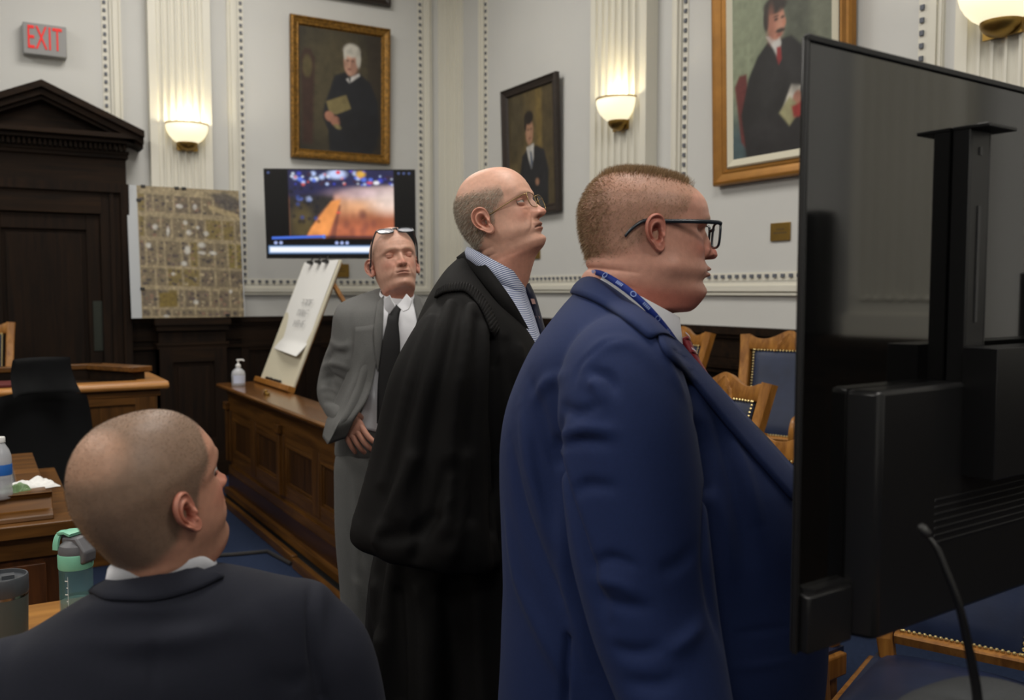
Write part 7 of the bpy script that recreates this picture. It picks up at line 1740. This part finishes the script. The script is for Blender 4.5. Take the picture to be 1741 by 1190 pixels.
# hand on the hip, part of the body
hd = MB()
def hand_hip(mb, W0, f, s_, n):
    L = lambda a, b, c: W0+(f*a+s_*b+n*c)
    mb.loft([[L(a, math.cos(t)*hw, math.sin(t)*th) for t in np.linspace(0, 2*math.pi, 24, endpoint=False)] for a, hw, th in ((-0.008, 0.016, 0.014), (0.002, 0.027, 0.017), (0.015, 0.034, 0.018), (0.04, 0.041, 0.016), (0.062, 0.040, 0.013), (0.072, 0.035, 0.008))])
    for i, (b, ln_, r) in enumerate(((0.030, 0.070, 0.0090), (0.0100, 0.080, 0.0092), (-0.0105, 0.074, 0.0088), (-0.030, 0.060, 0.0078))):
        p = [L(0.045, b*0.9, 0), L(0.066, b, -0.004)]; a_, nn, ang = 0.066, -0.004, -0.1+0.08*i
        for k, seg in enumerate((0.46, 0.30, 0.24)): a_ += ln_*seg*math.cos(ang); nn += ln_*seg*math.sin(ang); p.append(L(a_, b*(1+0.25*(k+1)*0.5)+0.002*k, nn)); ang += 0.30
        finger_chain(mb, p, [r*1.1, r*1.1, r, r*0.95, r*0.8])
    finger_chain(mb, [L(0.0, 0.018, 0.006), L(0.015, 0.030, 0.022), L(0.028, 0.032, 0.045), L(0.036, 0.028, 0.064)], [0.013, 0.0125, 0.0105, 0.0088])
fh = Rv*0.50+np.array([0, 0, -0.86]); fh /= np.linalg.norm(fh); sh_v = Rv*0.86+np.array([0, 0, 0.50]); nh = np.array([Fv[0], Fv[1], 0])/np.linalg.norm(Fv[:2])
hand_hip(hd, at(587, 708, 2.985), fh, sh_v, nh)
hG.add(hd.V(), hd.f, 0, lin(196, 142, 122))
core = MB(); core.loft(smooth_rings([ring(figG, z, f0, f1, w_, 2.1, N=40) for z, f0, f1, w_ in ((1.53, 0.02, -0.05, 0.05), (1.46, 0.03, -0.07, 0.08), (1.36, 0.06, -0.08, 0.14), (1.2, 0.07, -0.08, 0.14), (1.0, 0.07, -0.08, 0.14), (0.9, 0.07, -0.08, 0.14))], 20))
limb(core, [at(614, 548, 3.17), at(591, 600, 3.20), at(577, 636, 3.22), at(572, 660, 3.20)], [0.026, 0.030, 0.028, 0.024], 20, 24)
hG.add(core.V(), core.f, 0, lin(204, 156, 136))
bodyG = pobj('body', hG, [M['skin'], M['eye']], manG)
for s in (-1, 1): shoe(figG, s*0.11, 0.03, manG)
# glasses pushed up on the head
rot = math.radians(50)
def fng(p):
    p = np.asarray(p, float).copy(); y, z = p[..., 1].copy(), p[..., 2].copy(); p[..., 1] = y*math.cos(rot)-z*math.sin(rot); p[..., 2] = y*math.sin(rot)+z*math.cos(rot); return iG['fn'](p)
glasses(manG, bodyG, fng, M['frameblk'], 0.052, 0.036, 0.018, 0.128, 0.006, 0.0026, 0.0026, (0.082, 0.010, 0.004), square=2.8, temple_flat=1.6, lens_m=mat('reflective_lens', srgb(200, 204, 214), 0.08, spec=1.0, alpha=0.75))
# ================================================================== seated man, seen from behind
figSh = Fig(0, 0, 58.0)
def s_color(col, x, y, z):
    m = (sstep(0.060, 0.085, z)*sstep(-0.030, -0.055, y)*(1-sstep(0.04, 0.065, np.abs(x))))[..., None]*0.55; c = lin(196, 150, 122); return col*(1-m)+c*m
PS = dict(scale=1.01, pitch=math.radians(15), roll=math.radians(3), skin=(186, 136, 112), red=(184, 106, 88), redn=0.5, neckred=0.3, beard=(140, 104, 84), beardn=0.45, stubble=(112, 96, 80), hairn=0.82, hairmask=hairline(0.092, 0.050, 0.010, -0.060, 0.010), colorfn=s_color,
    earsize=0.88, flare=0.26, nape=0.003, napez=((-0.078, 0.9), (-0.098, 1.0)), brow=0.006, browc=(90, 70, 54), brown=0.6, iris=(80, 90, 96))
PS['rows'] = [(a, b*0.95 if b > 0.06 else b, c, d*0.95 if d > 0.05 else d, e, f_) for a, b, c, d, e, f_ in HEAD_ROWS]
hS, iS = set_head(figSh, PS, (318, 866), 1.165)
cS0 = at(276, 960, 1.235); figS = Fig(cS0[0], cS0[1], 113.0)
manS = person('person', 'seated man with shaved head in a dark suit, seen from behind, lower left', figS)
R = [ring(figS, z, f0, f1, w_, n, tf=tf_, tl=-0.10 if z > 1.05 else 0) for z, f0, f1, w_, n, tf_ in (
    (1.172, 0.050, -0.074, 0.072, 2.0, -0.25), (1.158, 0.062, -0.088, 0.108, 2.0, -0.2), (1.138, 0.080, -0.105, 0.150, 2.1, -0.15), (1.116, 0.095, -0.120, 0.192, 2.2, -0.1), (1.080, 0.110, -0.132, 0.212, 2.3, -0.05), (1.03, 0.120, -0.140, 0.214, 2.4, 0), (0.92, 0.125, -0.138, 0.215, 2.4, 0), (0.78, 0.125, -0.128, 0.20, 2.3, 0), (0.62, 0.13, -0.13, 0.20, 2.3, 0), (0.50, 0.13, -0.135, 0.205, 2.3, 0))]
tor = MB(); tor.loft(smooth_rings(R, 50))
arms = []
for s in (-1, 1):
    m_ = MB(); limb(m_, figS.w([[s*0.180, -0.015, 1.085-(0.03 if s > 0 else 0)], [s*0.212, -0.015, 1.02-(0.03 if s > 0 else 0)], [s*0.240, 0.0, 0.90], [s*0.262, 0.04, 0.78], [s*0.235, 0.12, 0.73], [s*0.16, 0.20, 0.705]]), [0.058, 0.074, 0.072, 0.066, 0.056, 0.046], 32, 44); arms.append(m_)
cS = fuse([tor]+arms, 0.0065, 6, 0.5)
for p_, a_, s_ in (([(532, 985), (526, 1040), (528, 1100), (540, 1160), (552, 1200)], -0.006, 0.006), ([(545, 985), (542, 1040), (545, 1110), (560, 1180)], 0.005, 0.010), ([(120, 1045), (200, 1030), (300, 1035)], 0.004, 0.014), ([(160, 1065), (260, 1060), (360, 1050)], -0.004, 0.012), ([(200, 1090), (300, 1085), (420, 1060)], 0.004, 0.016), ([(130, 1110), (230, 1125), (330, 1120)], -0.003, 0.016), ([(265, 1060), (262, 1120), (260, 1185)], -0.003, 0.005), ([(410, 1020), (440, 1080), (455, 1160)], 0.004, 0.02), ([(470, 1150), (500, 1160), (525, 1150)], -0.003, 0.012)):
    cS.fold(p_, a_*1.3, s_)
cS.noise(0.002, 9, 6); cS.smooth(2, 0.35)
M['darksuit'] = fabric('charcoal_navy_suiting', srgb(32, 34, 44), 0.82, 0.25, 1100, 0.06, 0.02)
jS = pobj('suit_jacket', cS.mb(), M['darksuit'], manS); tS = cS.tree()
zc_ = [col_ring(figS, 0.088, -0.090, 0.055, 1.150, 1.10, k=16), col_ring(figS, 0.079, -0.083, 0.052, 1.186, 1.12, k=16), col_ring(figS, 0.073, -0.077, 0.050, 1.178, 1.115, k=16)]
pobj('jacket_collar', band(figS, zc_, 0.004), M['darksuit'], manS, jS)
pobj('collar_fall', drape(cS, [(150, 1006), (185, 1022), (250, 1024), (325, 1008), (380, 984)], [(186, 980), (220, 972), (266, 966), (318, 968), (356, 976)], 40, 7, 0.006, 0.004, 0.003, tS), M['darksuit'], manS, jS)
zc_ = [col_ring(figS, 0.071, -0.076, 0.050, 1.180, 1.13, k=16), col_ring(figS, 0.071, -0.078, 0.050, 1.207, 1.130, k=16), col_ring(figS, 0.068, -0.074, 0.044, 1.223, 1.144, k=16), col_ring(figS, 0.064, -0.070, 0.041, 1.219, 1.138, k=16)]
pobj('shirt_collar', band(figS, zc_), M['shirt'], manS)
tr = []
for s in (-1, 1):
    m_ = MB(); limb(m_, figS.w([[s*0.10, -0.05, 0.56], [s*0.11, 0.12, 0.56], [s*0.12, 0.34, 0.56], [s*0.12, 0.42, 0.50], [s*0.12, 0.42, 0.30], [s*0.12, 0.40, 0.08]]), [0.10, 0.095, 0.078, 0.072, 0.062, 0.056], 28, 40); tr.append(m_)
ct = fuse(tr, 0.012, 5); pobj('trousers', ct.mb(), M['darksuit'], manS)
core = MB(); core.loft(smooth_rings([ring(figS, z, f0, f1, w_, 2.1, N=40) for z, f0, f1, w_ in ((1.20, 0.02, -0.05, 0.05), (1.14, 0.03, -0.07, 0.08), (1.07, 0.06, -0.09, 0.15), (0.9, 0.08, -0.10, 0.16), (0.7, 0.08, -0.09, 0.15), (0.58, 0.08, -0.09, 0.15))], 20))
hS.add(core.V(), core.f, 0, lin(186, 136, 112))
for s in (-1, 1):
    hd = MB(); hand(hd, figS.w([[s*0.15, 0.215, 0.70]])[0], figS.f*0.7+figS.l*(-s)*0.7-np.array([0, 0, 0.15]), [0, 0, -1.0], figS.l*(-s), 1.0, 0.15); hS.add(hd.V(), hd.f, 0, lin(196, 146, 122))
bodyS = pobj('body', hS, [M['skin'], M['eye']], manS)
for s in (-1, 1): shoe(figS, s*0.12, 0.42, manS)
VS = iS['W']; NS = grid_normals(VS); scol = lambda rng, n: hcol(rng, n, (120, 102, 84), (66, 54, 44))
m_ = hair_mesh(VS, NS, iS['hm'], 16000, 0.0016, 0.00016, (0, 0, -0.1), scol, 7, 0.8, None)
pobj('hair', m_, M['hair'], manS, bodyS, smooth=False)
# his chair
sch = thing('low_chair', 'dark low-backed chair under the seated man, lower left', 'chair', figS.w([[0, -0.02, 0]])[0], math.atan2(figS.f[1], figS.f[0])+math.pi/2)
mb = MB(); cushion(mb, lambda u, v: (np.array([u*0.25, v*0.24, 0.425]), np.array([0, 0, 1.])), th=0.03); obj('seat', mb, M['mesh'], sch, smooth=True)
mb = MB(); cushion(mb, lambda u, v: (np.array([u*0.22, 0.215-0.02*u*u, 0.66+0.14*v]), np.array([0, 1, 0.])), th=0.02); obj('backrest', mb, M['mesh'], sch, smooth=True)
for s in (-1, 1):
    for q in (-0.2, 0.2): mb = MB(); mb.tube([(s*0.21, q, 0.41), (s*0.22, q*1.1, 0.0)], 0.014, 8); obj('leg', mb, M['black'], sch)
    mb = MB(); mb.tube([(s*0.17, 0.20, 0.42), (s*0.17, 0.235, 0.55)], 0.012, 8); obj('back_support', mb, M['black'], sch)
